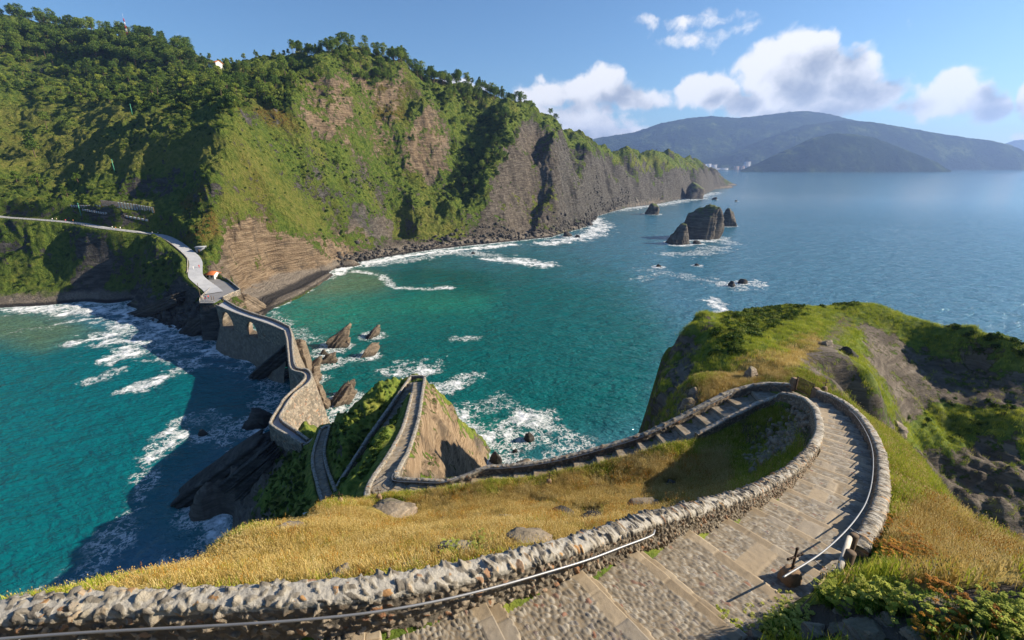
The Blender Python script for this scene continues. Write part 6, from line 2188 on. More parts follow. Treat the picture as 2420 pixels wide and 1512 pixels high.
FM = Field(h_main, (-60, 26), (172, 1250), 420000, 5)
_wob = fbm2(FM.x / 18, FM.y / 18, 4, seed=77) * 34
m_rock = pmask(FM.u, FM.v, Z_ROCK, 16, _wob); m_grass = pmask(FM.u, FM.v, Z_GRASS, 14, _wob); m_dark = pmask(FM.u, FM.v, Z_DARK, 18, _wob)
d_road = np.full(FM.x.shape, 99.0)
_k = (FM.y < 420) & (FM.x < 0)
d_road[_k], _ = near_line(FM.x[_k], FM.y[_k], LINE_ROAD)
d_road = np.minimum(d_road, np.where(poly_sd(FM.x, FM.y, PLAZA_XY) > -3, 0, 99))
steepness = 1 - FM.n[:, 2]
dens = 0.42 + 0.58 * m_dark
dens = dens * (1 - 0.93 * m_rock) * (1 - 0.5 * m_grass) * sstep(0.8, 0.5, steepness) * sstep(4, 9, FM.z) * (d_road > 5.5)
clump = sstep(-0.08, 0.16, fbm2(FM.x / 24, FM.y / 24, 4, seed=201)) ** 1.3
ok = (FM.rnd < dens * (0.12 + 1.3 * clump) * np.clip(430 / FM.r, 0.35, 1.6) * 0.62) & (FM.face > -0.15)
ok &= (FM.u > -120) & (FM.u < 1750)
rng = np.random.default_rng(21)
P = FM.pts(ok, -0.3)
BIG = pmask(FM.u[ok], FM.v[ok], [[(-100, 110), (300, 150), (560, 190), (700, 200), (690, 250), (540, 250), (240, 240), (0, 240), (-100, 240)]], 30, _wob[ok])
sc = rng.uniform(0.6, 1.9, len(P)) * (1 - 0.35 * m_grass[ok]) * (1 + 1.3 * BIG * rng.uniform(0.2, 1.2, len(P)) + 0.7 * m_dark[ok])
print("shrubs", len(P))
scatter("hillside_shrubs", P, sc, rng.uniform(0, 6.28, len(P)), rng.integers(0, 5, len(P)), [bush_proto(s) for s in range(5)], 0.12, 3)["kind"] = "stuff"


# ------------------------------------------------------------------ trees
def pine_parts(seed, H, umbrella):
    rng = np.random.default_rng(seed)
    bend = rng.normal(0, 0.03, 2)
    tz = np.linspace(-1.0, H * 0.93, 7)
    pts = [(bend[0] * z * z / H, bend[1] * z * z / H, z) for z in tz]
    mb = MB().tube(pts, np.linspace(0.26, 0.06, 7) * H / 13, 6)
    C = []
    nl = 15 if umbrella else 19
    lo = 0.52 if umbrella else 0.28
    for i in range(nl):
        f = lo + (1 - lo) * (i + 0.5) / nl
        z = H * f
        base = np.array([bend[0] * z * z / H, bend[1] * z * z / H, z])
        a = i * 2.4 + rng.uniform(-.4, .4)
        if umbrella:
            R = H * 0.27 * (0.55 + 0.45 * math.sin(math.pi * min(1, (f - lo) / (1 - lo) * 0.85 + .15)))
        else:
            R = H * 0.24 * (1.05 - (f - lo) / (1 - lo)) + H * 0.03
        L = R * rng.uniform(0.55, 1.0)
        tip = base + np.array([math.cos(a) * L, math.sin(a) * L, L * 0.28])
        mb.tube([base, (base + tip) / 2 + [0, 0, -0.05 * L], tip], [0.07, 0.05, 0.02], 4, False)
        s = R * rng.uniform(0.38, 0.6)
        C.append(clump_points(tip, (s, s, s * 0.62), 42, rng))
        if rng.random() < 0.7:
            C.append(clump_points((base * .4 + tip * .6), (s * .8, s * .8, s * 0.5), 24, rng))
    C.append(clump_points((pts[-1][0], pts[-1][1], H * 0.95), (H * .09, H * .09, H * .07), 46, rng))
    V, F = quad_cloud(np.concatenate(C), 0.30 * H / 13, rng, upbias=0.5)
    return mb, V, F


def broad_parts(seed, H):
    rng = np.random.default_rng(seed)
    mb = MB().tube([(0, 0, -1), (0.1, 0, H * .3), (0.15, .1, H * .6)], [0.3, 0.22, 0.12], 7)
    C = []
    for i in range(17):
        a = rng.uniform(0, 6.28); f = rng.uniform(0.28, 0.92)
        R = H * 0.36 * math.sin(math.pi * min(0.95, f * 0.9 + .1)) * rng.uniform(.4, 1)
        c = np.array([R * math.cos(a), R * math.sin(a), H * f])
        mb.tube([(0.1, 0, H * .3), c * [.5, .5, .8], c], [0.12, 0.07, 0.03], 4, False)
        s = H * rng.uniform(0.13, 0.2)
        C.append(clump_points(c, (s, s, s * .8), 60, rng))
    V, F = quad_cloud(np.concatenate(C), 0.034 * H, rng)
    return mb, V, F


def tree_proto(name, kind, seed, H):
    root = empty(name, (0, 0, 0), 0, "tree", "tree")
    mb, V, F = broad_parts(seed, H) if kind == "broad" else pine_parts(seed, H, kind == "umbrella")
    mb.build("trunk", M_BARK, root)
    mesh_np("crown", V, F, M_BROAD if kind == "broad" else M_PINE, False, root)
    return root


PROTO = {"umbrella": [tree_proto("pine_tree", "umbrella", s, 13) for s in (1, 2, 3, 4)], "pine": [tree_proto("pine_tree", "pine", s, 12) for s in (5, 6, 7)], "broad": [tree_proto("leafy_tree", "broad", s, 8) for s in (8, 9, 10)]}
used = set()


def plant_tree(kind, loc, s, label, group, rng):
    p = PROTO[kind][rng.integers(len(PROTO[kind]))]
    rot = (rng.normal(0, .04), rng.normal(0, .04), rng.uniform(0, 6.28))
    sc = (s * rng.uniform(.9, 1.1), s * rng.uniform(.9, 1.1), s)
    if p.name not in used:
        used.add(p.name)
        p.location = loc; p.rotation_euler = rot; p.scale = sc; p["label"] = label; p["group"] = group
        return p
    return copy_tree(p, loc, rot, sc, label, group)


def sky_line_points(u0, u1, n, back, rng):
    a = np.array([p[0] for p in SKY_PX]); v = np.array([p[1] for p in SKY_PX]); t = np.array([p[2] for p in SKY_PX])
    us = np.sort(rng.uniform(u0, u1, n)); tt = np.interp(us, a, t) - 4 + rng.uniform(-1, 1, n) * back
    out = []
    for u, q in zip(us, tt):
        x, y, _ = PT(u, np.interp(u, a, v), q)
        out.append((x, y))
    out = np.array(out)
    z = h_main(out[:, 0], out[:, 1])
    return [(x, y, zz) for (x, y), zz in zip(out, z)]




def in_zone(poly, n, rng, soft=6):
    m = np.where((pmask(FM.u, FM.v, [poly], soft) > 0.5) & (FM.face > 0.02) & (d_road > 6))[0]
    return [(FM.x[i], FM.y[i], FM.z[i]) for i in rng.choice(m, min(n, len(m)), replace=False)]



def joined_tree(kind, seed, H):
    mb, V, F = broad_parts(seed, H) if kind == "broad" else pine_parts(seed, H, kind == "umbrella")
    tv = np.concatenate(mb.v); tf = mb.f4 + mb.f3
    q = np.concatenate(mb.f4); tri = np.concatenate(mb.f3) if mb.f3 else np.zeros((0, 3), int)
    o = mesh_np("tree_shape", np.concatenate([tv, V]), [q, F + len(tv), tri], None, False, mats=[M_BARK, M_BROAD if kind == "broad" else M_PINE], fmat=np.concatenate([np.zeros(len(q)), np.ones(len(F)), np.zeros(len(tri))]))
    COL.objects.unlink(o)
    return o


def wood(name, poly, n, lo, hi, kinds, seed, extra=None):
    r_ = np.random.default_rng(seed)
    P = in_zone(poly, n, r_) if poly else []
    P = list(P) + list(extra or [])
    protos = [joined_tree(k, 50 + i + seed, 8 if k == "broad" else 13) for i, k in enumerate(kinds)]
    return scatter(name, P, r_.uniform(lo, hi, len(P)), r_.uniform(0, 6.28, len(P)), r_.integers(0, len(protos), len(P)), protos, 0.04, seed)


rng = np.random.default_rng(77)
for p in sky_line_points(-60, 455, 74, 10, rng):
    plant_tree("umbrella" if rng.random() < 0.45 else "pine", p, rng.uniform(0.6, 1.3), "tall dark pine in the dense row along the left crest", "pines on the left crest", rng)
for p in sky_line_points(445, 700, 22, 8, rng):
    plant_tree("pine" if rng.random() < .3 else "broad", p, rng.uniform(0.45, 0.9), "low windblown tree on the saddle beside the white farmhouse", "trees on the saddle", rng)
for p in sky_line_points(700, 900, 22, 10, rng):
    plant_tree("broad", p, rng.uniform(0.7, 1.15), "bushy dark tree on top of the highest rocky hill", "trees on the rocky summit", rng)
for p in sky_line_points(900, 1265, 74, 10, rng):
    plant_tree("umbrella" if rng.random() < 0.5 else "pine", p, rng.uniform(0.75, 1.15), "pine in the close row along the ridge falling towards the sea", "pines on the seaward ridge", rng)
for u, s in ((1300, .75), (1313, .95), (1321, .8), (1335, .7)):
    p = sky_line_points(u, u + 0.5, 1, 1, rng)[0]
    plant_tree("umbrella", p, s * 1.2, {1300: "low round pine, uphill end of the lone group on the bare ridge", 1313: "tallest pine of the lone group on the bare ridge", 1321: "slender pine beside the tallest one on the bare ridge", 1335: "flat-topped pine, lowest of the lone group on the bare ridge"}[u], "lone pines on the bare ridge", rng)


for p in in_zone([(1040, 215), (1130, 240), (1235, 285), (1215, 340), (1190, 420), (1140, 490), (1085, 460), (1060, 330)], 62, rng):
    plant_tree("umbrella" if rng.random() < .6 else "pine", p, rng.uniform(0.6, 1.0), "pine in the dark wood between the cliff faces", "pines in the dark wood", rng)
for p in in_zone([(0, 75), (300, 110), (470, 150), (430, 175), (250, 150), (0, 130)], 60, rng):
    plant_tree("umbrella", p, rng.uniform(0.7, 1.1), "tall pine in the wood just below the left crest", "pines below the left crest", rng)
for p in in_zone([(560, 170), (760, 150), (760, 190), (690, 220), (560, 210)], 34, rng):
    plant_tree("umbrella" if rng.random() < .5 else "broad", p, rng.uniform(0.6, 0.95), "rounded pine on the shaded shoulder above the cliff patch", "trees on the shaded shoulder", rng)
for p in in_zone([(0, 150), (480, 190), (640, 220), (560, 260), (300, 250), (0, 250)], 74, rng):
    plant_tree("broad", p, rng.uniform(0.6, 1.15), "rounded leafy tree on the scrubby slope under the left wood", "leafy trees on the left slope", rng)
for p in in_zone([(830, 200), (1050, 250), (1060, 430), (960, 430), (900, 320), (760, 260)], 16, rng):
    plant_tree("pine", p, rng.uniform(0.4, 0.7), "small pine clinging to the rocky cliff face", "small pines on the cliff face", rng)
for u, v, k, s, lab in ((84, 372, "pine", 1.5, "lone tall yellowish pine with a leaning trunk on the left slope"), (112, 307, "umbrella", 1.0, "dark pine standing alone beside the grassy terraces"), (375, 232, "umbrella", 1.2, "pale green tree with a bare trunk among the dark scrub"),
                        (425, 205, "broad", .8, "bright green rounded tree in the dark scrub"), (92, 440, "broad", 1.0, "grey-green round tree above the long road"), (40, 430, "broad", .9, "low round tree at the left edge above the road"), (160, 465, "broad", .7, "small round tree left of the landslip"),
                        (185, 432, "broad", .75, "bushy tree in front of the landslip"), (260, 245, "pine", 1.0, "light green pine at the edge of the wood"), (800, 395, "pine", .7, "brownish bare tree on the green slope"), (920, 395, "pine", .7, "single light green pine on the steep green slope"), (975, 340, "pine", .75, "light pine on the ledge under the cliff face")):
    p, t = on_main(u, v)
    plant_tree(k, p, s, lab, None, rng)

r2 = np.random.default_rng(5)
wood("crest_wood", [(-60, 60), (150, 82), (300, 104), (460, 140), (470, 165), (300, 150), (150, 132), (-60, 120)], 420, 0.5, 1.25, ("umbrella", "umbrella", "pine"), 1, sky_line_points(-60, 450, 160, 22, r2))
wood("ridge_wood", [(1000, 205), (1130, 240), (1240, 285), (1222, 340), (1195, 420), (1140, 490), (1085, 460), (1050, 330)], 300, 0.6, 0.95, ("umbrella", "pine", "umbrella"), 2, sky_line_points(690, 1262, 190, 16, r2))
wood("slope_wood", [(0, 120), (480, 165), (640, 170), (760, 150), (760, 190), (690, 235), (560, 250), (480, 222), (300, 190), (0, 175)], 280, 0.35, 1.2, ("broad", "broad", "umbrella"), 3)

# ------------------------------------------------------------------ grass and plants on the island
FI = Field(h_isl, (-62, 58), (3, 48), 330000, 8)
dI = np.full(FI.x.shape, 99.0)
for L, hw, _ in CARVE[:2]:
    d, _z = near_line(FI.x, FI.y, L[::2]); dI = np.minimum(dI, d)
sI = 1 - FI.n[:, 2]
wI = fbm2(FI.x / 3, FI.y / 3, 4, seed=78) * 34
gold = pmask(FI.u, FI.v, Z_IGOLD, 20, wI)
rockI = pmask(FI.u, FI.v, Z_IROCK, 14, wI); soilI = pmask(FI.u, FI.v, Z_ISOIL, 14, wI)
vis = (FI.u > -60) & (FI.u < 2480) & (FI.v < 1560) & (dI > 1.75) & (FI.z > 44)
lim = np.clip(14 / FI.r, 0.18, 1.0)
nearrock = np.zeros(FI.x.shape, bool)
for (rx, ry, rr_) in LAND_ROCKS:
    nearrock |= np.hypot(FI.x - rx, FI.y - ry) < rr_ * 1.12
vis &= ~nearrock
patch = sstep(-0.05, 0.3, fbm2(FI.x / 2.5, FI.y / 2.5, 3, seed=301))
bare = sstep(0.16, 0.34, fbm2(FI.x / 3.2, FI.y / 3.2, 4, seed=311))
okg = vis & (sI < 0.6) & (FI.rnd < gold * (1 - .9 * rockI) * (1 - .9 * soilI) * (1 - 0.88 * bare))
rng = np.random.default_rng(31)
P = FI.pts(okg); print("gold tufts", len(P))
sc = rng.uniform(0.5, 1.15, len(P)) * np.clip(FI.r[okg] / 14, 0.85, 1.35)
protos = [tuft_proto(s, 17, 0.30, 0.17, M_GOLD, 0.25) for s in range(4)] + [tuft_proto(40, 13, 0.34, 0.17, M_GOLD, 0.6), tuft_proto(41, 12, 0.26, 0.18, M_BLADE), tuft_proto(42, 13, 0.33, 0.18, M_RUSSET, 0.8)]
pick = rng.choice(6, len(P), p=[.2, .2, .2, .16, .14, .10])
pick = np.where((rng.random(len(P)) < 0.45 * patch[okg]), rng.choice([5, 5, 5, 6], len(P)), pick)
scatter("dry_grass", P, sc, rng.uniform(0, 6.28, len(P)), pick, protos, 0.15, 5)
okb = vis & (sI < 0.7) & (FI.rnd < (1 - gold) * (1 - .85 * rockI) * (1 - .85 * soilI) * 0.85) & (poly_sd(FI.u, FI.v, [(1200, 1330), (1740, 1270), (1990, 1050), (2010, 1290), (1880, 1400), (1640, 1440), (1500, 1512), (900, 1512)]) < 0)
P = FI.pts(okb); print("green tufts", len(P))
sc = rng.uniform(0.7, 1.3, len(P)) * np.clip(FI.r[okb] / 14, 0.8, 1.5)
protos = [tuft_proto(60 + s, 16, 0.27, 0.17, M_BLADE, 0.1) for s in range(4)] + [tuft_proto(70, 12, 0.30, 0.17, M_GOLD, 0.4)]
scatter("green_grass", P, sc, rng.uniform(0, 6.28, len(P)), rng.choice(5, len(P), p=[.22, .22, .22, .2, .14]), protos, 0.15, 6)
FH = Field(h_isl, (-5, 58), (36, 125), 130000, 9)
wH = fbm2(FH.x / 3, FH.y / 3, 4, seed=78) * 34
rH = pmask(FH.u, FH.v, Z_IROCK, 14, wH); sH = pmask(FH.u, FH.v, Z_ISOIL, 14, wH); gH = pmask(FH.u, FH.v, Z_IGOLD, 20, wH)
dH = np.full(FH.x.shape, 99.0)
for L, hw, _ in CARVE[:2]:
    d, _z = near_line(FH.x, FH.y, L[::3]); dH = np.minimum(dH, d)
okh = (dH > 2.0) & (FH.z > 33) & (1 - FH.n[:, 2] < 0.55) & (FH.rnd < (1 - .9 * rH) * (1 - .9 * sH) * 0.5)
P = FH.pts(okh, -0.05); print("headland tufts", len(P))
rng = np.random.default_rng(36)
isg = gH[okh] > rng.random(len(P))
pk = np.where(isg, rng.integers(4, 6, len(P)), rng.integers(0, 4, len(P)))
protos = [tuft_proto(80 + s, 22, 0.30, 0.28, M_BLADE, 0.0) for s in range(4)] + [tuft_proto(90 + s, 22, 0.30, 0.28, M_GOLD, 0.1) for s in range(2)]
scatter("headland_grass", P, rng.uniform(0.9, 2.0, len(P)), rng.uniform(0, 6.28, len(P)), pk, protos, 0.15, 7)
# low shrubs on the headland and on the shaded slopes of the spur
FS = Field(h_isl, (-40, 58), (24, 130), 90000, 10)
wS = fbm2(FS.x / 3, FS.y / 3, 4, seed=78) * 34
zone = pmask(FS.u, FS.v, [[(1680, 770), (1760, 725), (1880, 705), (1900, 740), (1780, 800), (1690, 850)], [(1940, 712), (2010, 700), (2060, 712), (2000, 730)], [(2230, 775), (2330, 790), (2440, 815), (2440, 850), (2300, 830)]], 10, wS) + 0.2 * pmask(FS.u, FS.v, [[(2150, 980), (2300, 930), (2440, 900), (2440, 1010), (2260, 1050), (2170, 1080)]], 14, wS)
zone2 = pmask(FS.u, FS.v, [[(780, 1010), (960, 890), (960, 930), (800, 1150), (780, 1080)], [(830, 1150), (960, 940), (960, 980), (880, 1110)], [(640, 1090), (740, 1060), (760, 1180), (740, 1220), (620, 1250)]], 14, wS)
dS = np.full(FS.x.shape, 99.0)
for L, hw, _ in CARVE:
    d, _z = near_line(FS.x, FS.y, L[::3]); dS = np.minimum(dS, d)
ok = (dS > 2.2) & (FS.z > 6) & (FS.rnd < (zone * 0.26 + zone2 * 0.32))
P = FS.pts(ok, -0.1); print("low shrubs", len(P))
scatter("low_shrubs", P, np.random.default_rng(4).uniform(0.25, 0.62, len(P)) * (1 + 0.5 * (zone[ok] > .5)), np.random.default_rng(5).uniform(0, 6.28, len(P)), np.random.default_rng(6).integers(0, 4, len(P)), [bush_proto(30 + s) for s in range(4)], 0.2, 8)


def samphire(seed, flower):
    """a cushion of fleshy leaves with umbels of small flowers on stalks"""
    rng = np.random.default_rng(seed)
    root = empty("flowering_plant", (0, 0, 0), 0, "plant", "plant")
    V, F, k = [], [], 0
    for _ in range(150):
        a = rng.uniform(0, 6.28); r = 0.26 * math.sqrt(rng.random()); b = np.array([r * math.cos(a), r * math.sin(a), 0])
        d = np.array([math.cos(a) * r * 2.2 + rng.normal(0, .25), math.sin(a) * r * 2.2 + rng.normal(0, .25), 1.0]); d /= np.linalg.norm(d)
        L = rng.uniform(.10, .26); w = np.cross(d, [rng.normal(), rng.normal(), .2]); w *= 0.011 / np.linalg.norm(w)
        V += [b, b + d * L * .5 - w, b + d * L, b + d * L * .5 + w]; F.append([k, k + 1, k + 2, k + 3]); k += 4
    mesh_np("leaves", np.array(V), np.array(F), M_JUICY, False, root)
    st = MB(); V, F, k = [], [], 0
    for _ in range(17):
        a = rng.uniform(0, 6.28); r = 0.26 * math.sqrt(rng.random()); H = rng.uniform(.26, .46)
        top = np.array([r * 1.6 * math.cos(a), r * 1.6 * math.sin(a), H])
        st.tube([(r * math.cos(a), r * math.sin(a), 0), top], [0.006, 0.004], 4, False)
        for _j in range(46):
            q = rng.normal(size=3); q /= np.linalg.norm(q); q[2] = abs(q[2]) * .55
            c = top + q * 0.055 * rng.uniform(.6, 1.1)
            s = 0.010; e = rng.normal(size=(4, 3)) * s * .4
            V += [c + [-s, -s, 0] + e[0], c + [s, -s, 0] + e[1], c + [s, s, .004] + e[2], c + [-s, s, .004] + e[3]]; F.append([k, k + 1, k + 2, k + 3]); k += 4
    st.build("stalks", M_JUICY, root)
    mesh_np("blossoms", np.array(V), np.array(F), flower, False, root)
    return root


SAM = [samphire(1, M_UMBEL), samphire(2, M_UMBEL), samphire(3, M_RUSSET)]
_first = [True] * 3
rng = np.random.default_rng(12)


def place_sam(k, u, v, s, label, group):
    p, t = on_island(u, v)
    loc = (p[0], p[1], p[2] - 0.02); rot = (rng.normal(0, .1), rng.normal(0, .1), rng.uniform(0, 6.28))
    if _first[k]:
        _first[k] = False; o = SAM[k]; o.location = loc; o.rotation_euler = rot; o.scale = (s, s, s); o["label"] = label; o["group"] = group
        return
    copy_tree(SAM[k], loc, rot, (s, s, s), label, group)


for zone_, n, kk, lab, grp in (
    ([(1640, 1512), (1720, 1460), (1790, 1470), (1860, 1440), (1900, 1490), (1880, 1512)], 34, (0, 1), "yellow-green flowering plant among the rocks at the lower edge of the cobbles", "flowering plants by the cobbles"),
    ([(1890, 1400), (1960, 1420), (2080, 1430), (2130, 1410), (2140, 1460), (1980, 1450)], 26, (0, 1), "bright green flowering plant around the foot of the wooden rails", "flowering plants by the wooden rails"),
    ([(2150, 1490), (2230, 1430), (2330, 1470), (2419, 1500), (2419, 1512), (2150, 1512)], 12, (2, 0), "flowering plant in bud or orange-brown bloom behind the cracked viewpoint slab", "orange flowering plants on the viewpoint"),
    ([(2300, 1450), (2419, 1470), (2419, 1512), (2330, 1512)], 16, (0, 1), "green flowering plant in the bottom right corner of the viewpoint", "green plants in the viewpoint corner"),
    ([(2050, 1270), (2110, 1230), (2230, 1290), (2200, 1340), (2080, 1330)], 46, (2, 2), "russet flowering plant on the slope outside the parapet", "russet plants outside the parapet"),
    ([(2060, 1200), (2110, 1180), (2130, 1230), (2080, 1260)], 14, (0, 1), "lime-green plant just outside the bend of the parapet", "lime-green plants outside the parapet"),
    ([(890, 1185), (1000, 1165), (1060, 1160), (1010, 1190), (900, 1200)], 12, (0, 1), "green plant along the lower path near the sharp corner", "green plants along the lower path"),
    ([(1040, 1290), (1150, 1290), (1150, 1320), (1060, 1320)], 9, (0, 1), "green plant on the dark outcrop behind the foreground wall", "green plants on the dark outcrop")):
    c = 0
    xs = [p[0] for p in zone_]; ys = [p[1] for p in zone_]
    for _ in range(2000):
        u = rng.uniform(min(xs), max(xs)); v = rng.uniform(min(ys), max(ys))
        if poly_sd(np.array([u]), np.array([v]), zone_)[0] < 0:
            continue
        p, t = on_island(u, v)
        place_sam(kk[rng.integers(2)], u, v, rng.uniform(0.4, 0.75) * (0.85 if t < 9 else 1.0), lab, grp)
        c += 1
        if c >= n:
            break
# ------------------------------------------------------------------ sea


def mat_sea():
    m, t, b = new_mat("sea_water")
    pos = objco(t)
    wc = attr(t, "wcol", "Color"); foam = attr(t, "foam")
    q = vmap(t, pos, (1.0, 1.0, 1.0))
    w1 = noise(t, vmap(t, pos, (0.5, 1.0, 1), (0, 0, 0.5)), 0.16, 3, 0.55, 0.4)
    w2 = noise(t, vmap(t, pos, (0.6, 1.0, 1), (0, 0, 0.9)), 0.75, 4, 0.6, 0.3)
    w3 = noise(t, pos, 0.03, 3, 0.5)
    # foam lace
    warp = nd(t, "ShaderNodeVectorMath", {0: noise(t, pos, 0.22, 4, 0.6, out="Color"), "Scale": 5.0}, operation="SCALE").outputs[0]
    wp = nd(t, "ShaderNodeVectorMath", {0: pos, 1: warp}, operation="ADD").outputs[0]
    e1 = noise(t, wp, 0.5, 5, 0.62)
    lace = mapr(t, mth(t, "ABSOLUTE", mth(t, "SUBTRACT", e1, 0.5)), 0.0, 0.055, 1, 0)
    fn = noise(t, vmap(t, wp, (1, 1, 1)), 0.28, 8, 0.72)
    lvl = mth(t, "ADD", foam, mth(t, "MULTIPLY", mth(t, "SUBTRACT", fn, 0.5), 1.7))
    solid = mapr(t, lvl, 0.70, 1.05)
    part = mth(t, "MULTIPLY", mapr(t, lvl, 0.25, 0.7, 0, 0.85), lace)
    ff = mth(t, "MAXIMUM", solid, part)
    wv = mth(t, "ADD", 0.86, mth(t, "MULTIPLY", w3, 0.28))
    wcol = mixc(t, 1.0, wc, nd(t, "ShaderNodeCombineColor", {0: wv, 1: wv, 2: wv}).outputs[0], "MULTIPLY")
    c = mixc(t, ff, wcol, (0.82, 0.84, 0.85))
    t.links.new(c, b.inputs["Base Color"])
    rgh = mapr(t, attr(t, "near"), 0, 1, 0.16, 0.08, False)
    t.links.new(mth(t, "MAXIMUM", rgh, mth(t, "MULTIPLY", ff, 0.8)), b.inputs["Roughness"])
    b.inputs["IOR"].default_value = 1.33
    h = mth(t, "ADD", mth(t, "MULTIPLY", w1, 1.5), mth(t, "MULTIPLY", w2, 0.8))
    h = mth(t, "ADD", h, mth(t, "MULTIPLY", ff, 0.12))
    nb = nd(t, "ShaderNodeBump", {"Strength": mth(t, "MULTIPLY", attr(t, "near"), 0.9), "Distance": 1.3, "Height": h})
    t.links.new(nb.outputs[0], b.inputs["Normal"])
    return m


# streaks and patches of foam on open water: outline points and half-widths, in working units on the sea surface
FOAM_LINES = [  # (points, half width m, strength)
    ([(60, 728), (160, 728), (260, 738), (330, 745), (380, 770), (450, 790), (520, 805), (600, 835), (640, 850)], 5.0, 0.95),
    ([(350, 765), (400, 785), (470, 800)], 9, 0.8), ([(260, 722), (310, 725)], 7, 0.8),
    ([(180, 812), (215, 803), (260, 792)], 3.2, 0.9), ([(265, 848), (300, 838), (335, 832)], 2.6, 0.95), ([(260, 806), (318, 806), (300, 830)], 2.2, 0.9),
    ([(140, 765), (200, 755), (240, 750)], 1.5, 0.8), ([(20, 790), (80, 775), (150, 770)], 2, .4),
    ([(325, 918), (380, 895), (415, 880), (430, 855), (455, 852)], 2.4, 0.85), ([(215, 905), (250, 885), (290, 870)], 1.6, 0.7), ([(430, 868), (490, 862)], 1.2, .7),
    ([(360, 1075), (400, 1050), (430, 1025)], 1.6, 0.9), ([(390, 1020), (440, 985)], 1.5, 0.8), ([(300, 1230), (330, 1180), (350, 1120)], 1.6, 0.62), ([(265, 1285), (285, 1250)], 1.8, 0.66),
    ([(100, 1400), (170, 1370), (210, 1350)], 2, .52), ([(520, 1290), (545, 1230), (565, 1215)], 2.4, 0.85), ([(480, 1290), (430, 1330), (380, 1350)], 2.0, .7), ([(515, 1035), (530, 1050)], 1.6, .8),
    ([(620, 880), (660, 915), (640, 960)], 3.5, 0.62), ([(560, 1010), (620, 985), (640, 960)], 3.0, 0.66), ([(480, 980), (520, 1000)], 2.5, .5), ([(610, 860), (650, 880)], 2, .8),
    ([(620, 726), (690, 690), (750, 660), (830, 630), (920, 612), (1020, 597), (1110, 588), (1200, 578)], 4.0, 1.0),
    ([(830, 640), (900, 650), (930, 680), (1000, 682), (1060, 680)], 1.8, 0.85), ([(860, 625), (960, 615), (1060, 595), (1130, 600)], 5.5, 0.72), ([(1160, 612), (1220, 616), (1290, 626)], 5, 0.95), ([(1110, 600), (1180, 606)], 5, .7),
    ([(1290, 575), (1340, 568), (1400, 555), (1420, 535), (1400, 515)], 7, 0.9), ([(1420, 500), (1480, 493), (1560, 484), (1640, 470), (1690, 455)], 9, 0.8),
    ([(1590, 600), (1640, 600), (1700, 585)], 7, .6), ([(1700, 560), (1720, 575)], 5, .65), ([(1540, 640), (1600, 650), (1680, 665), (1740, 680)], 6, .45), ([(1680, 710), (1710, 730), (1705, 750)], 2.6, .9), ([(1720, 672), (1780, 672)], 5, .72), ([(1510, 660), (1545, 650)], 3, .5),
    ([(640, 740), (700, 790), (740, 800)], 2.6, .5), ([(1030, 920), (1065, 905), (1100, 895)], 2.6, 0.85), ([(960, 870), (990, 860), (1000, 880)], 3, .9),
    ([(1085, 985), (1130, 1020), (1150, 1030), (1190, 1000), (1250, 985), (1280, 985)], 2.2, 0.9), ([(1200, 1015), (1270, 985)], 3, .9), ([(1140, 960), (1200, 945), (1220, 960)], 3, .52), ([(1290, 1040), (1330, 1060), (1240, 1080)], 4, .62),
    ([(1340, 1040), (1390, 1070)], 3, .55), ([(1180, 1080), (1220, 1060), (1260, 1050)], 5, .62), ([(760, 985), (800, 995)], 4, .75), ([(1080, 800), (1125, 800)], 1.8, .6), ([(930, 870), (960, 862), (1000, 862)], 2, .6)]


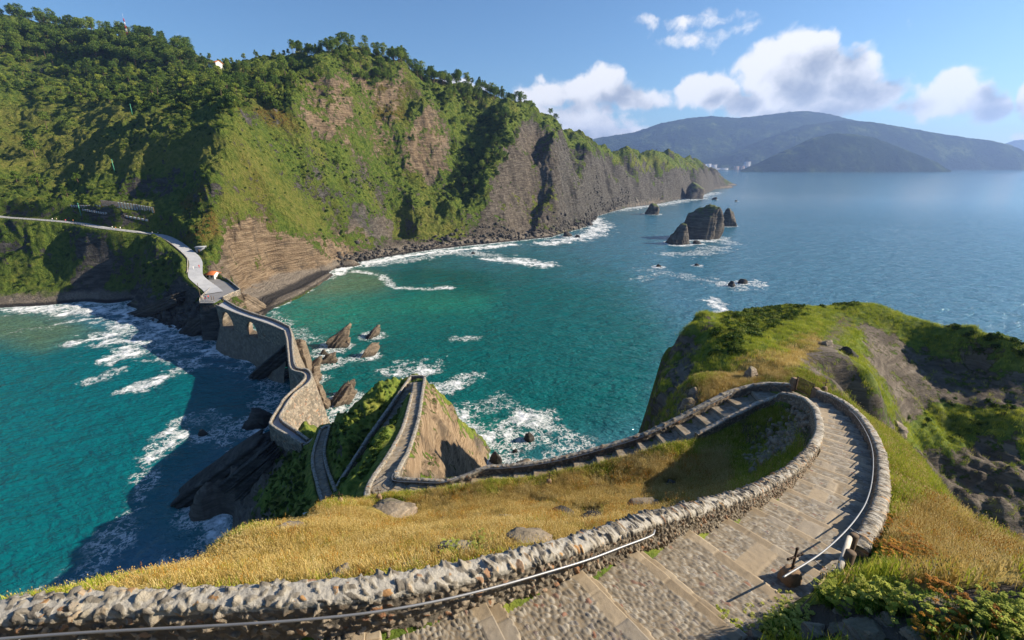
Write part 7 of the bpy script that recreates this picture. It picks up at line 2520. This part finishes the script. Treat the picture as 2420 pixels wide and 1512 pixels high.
def build_sea():
    az = np.radians(np.concatenate([np.linspace(-180, -56, 60)[:-1], np.linspace(-56, 56, 1100)[:-1], np.linspace(56, 180, 60)[:-1]]))
    r = [20.0]
    while r[-1] < 45000:
        k = r[-1]
        r.append(k * (1.0032 if k < 700 else 1.008 if k < 2500 else 1.08))
    r = np.array(r)
    X, Y = polar_grid(az, r)
    Rr = np.hypot(X, Y)
    hm = np.full(X.shape, -30.0, np.float32)
    k = (Rr > 130) & (Rr < 2000) & (np.abs(np.degrees(np.arctan2(X, Y))) < 75)
    hm[k] = h_main(X[k], Y[k], False)
    k = Rr < 150
    hi = np.full(X.shape, -30.0, np.float32)
    hi[k] = h_isl(X[k], Y[k], False)
    h = np.maximum(hm, hi)
    wob = fbm2(X / 11, Y / 11, 4, seed=101)
    wob2 = fbm2(X / 3.5, Y / 3.5, 4, seed=102)
    foam = 0.85 * sstep(-5.0, -0.6, h + wob * 3.0) * sstep(1800, 600, Rr)
    for (x, y, rad) in SEA_ROCKS_XY:
        d = np.hypot(X - x, Y - y)
        foam = np.maximum(foam, 0.8 * sstep(rad + 5.5, rad, d + wob * 4))
    for pts, hw, st in FOAM_LINES:
        hw *= 1.25
        L = dense([PZ(u, v, 0) for u, v in pts], 500)
        bx = (X > L[:, 0].min() - 25) & (X < L[:, 0].max() + 25) & (Y > L[:, 1].min() - 25) & (Y < L[:, 1].max() + 25)
        if not bx.any():
            continue
        d, _ = near_line(X[bx], Y[bx], L)
        foam[bx] = np.maximum(foam[bx], st * sstep(hw * 2.6, hw * 0.3, d + wob[bx] * hw * 2.4 + wob2[bx] * hw * 1.5))
    U, V = PROJ(X, Y, X * 0)
    open_sea_sheen = np.array([0.045, 0.145, 0.205]); teal = np.array([0.001, 0.094, 0.090]); bay = np.array([0.001, 0.108, 0.125]); green = np.array([0.012, 0.165, 0.115]); sand = np.array([0.085, 0.150, 0.085])
    C = np.broadcast_to(open_sea_sheen, X.shape + (3,)).copy()  # open-sea base colour is paled to imitate the silvery sky reflection

    def put(mask, col):
        C[...] = C + (col - C) * mask[..., None]
    big = fbm2(X / 45, Y / 45, 4, seed=120) * 40
    put(pmask(U, V, [[(600, 720), (900, 600), (1250, 600), (1450, 640), (1600, 800), (1560, 1000), (1100, 1150), (800, 1100), (600, 850)]], 90, big), teal)
    put(pmask(U, V, [[(-100, 760), (300, 760), (520, 860), (640, 900), (700, 1000), (500, 1100), (200, 1350), (-100, 1500)]], 70, big), bay)
    put(0.8 * pmask(U, V, [[(640, 720), (800, 650), (900, 690), (1150, 690), (1150, 740), (900, 760), (700, 780)]], 50, big), green)
    put(0.85 * pmask(U, V, [[(700, 685), (830, 635), (900, 650), (920, 690), (820, 705), (720, 705)], [(-60, 735), (150, 740), (240, 780), (100, 830), (-60, 800)]], 26, big * 0.6), sand)
    put(0.45 * sstep(-9, -1, h) * sstep(900, 300, Rr), green)
    put(0.7 * pmask(U, V, [[(900, 640), (1000, 620), (1150, 640), (1160, 690), (960, 680)]], 24, big * 0.5), np.array([0.001, 0.065, 0.06]))
    swell = fbm2((X * .9 + Y * .4) / 14, (Y * .9 - X * .4) / 6, 5, 0.58, seed=140) * 0.62 * sstep(2500, 200, Rr) * sstep(-0.5, -4, h)
    o = mesh_np("sea", np.stack([X, Y, swell], -1).reshape(-1, 3), grid_faces(len(r), len(az), True)[:, ::-1], mat_sea(), True,
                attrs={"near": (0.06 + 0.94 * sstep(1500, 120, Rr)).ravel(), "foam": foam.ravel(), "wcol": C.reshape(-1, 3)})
    o["kind"] = "structure"
    return o


build_sea()
# ------------------------------------------------------------------ air
def haze():
    m = bpy.data.materials.new("air")
    m.use_nodes = True
    t = m.node_tree; t.nodes.clear()
    out = t.nodes.new("ShaderNodeOutputMaterial")
    v = nd(t, "ShaderNodeVolumePrincipled", {"Color": (0.33, 0.52, 1.0, 1.0), "Density": 0.000075, "Anisotropy": 0.25})
    t.links.new(v.outputs[0], out.inputs["Volume"])
    o = MB().box((0, 4500, 390), (26000, 13600, 880)).build("haze", m)
    o["kind"] = "stuff"


haze()
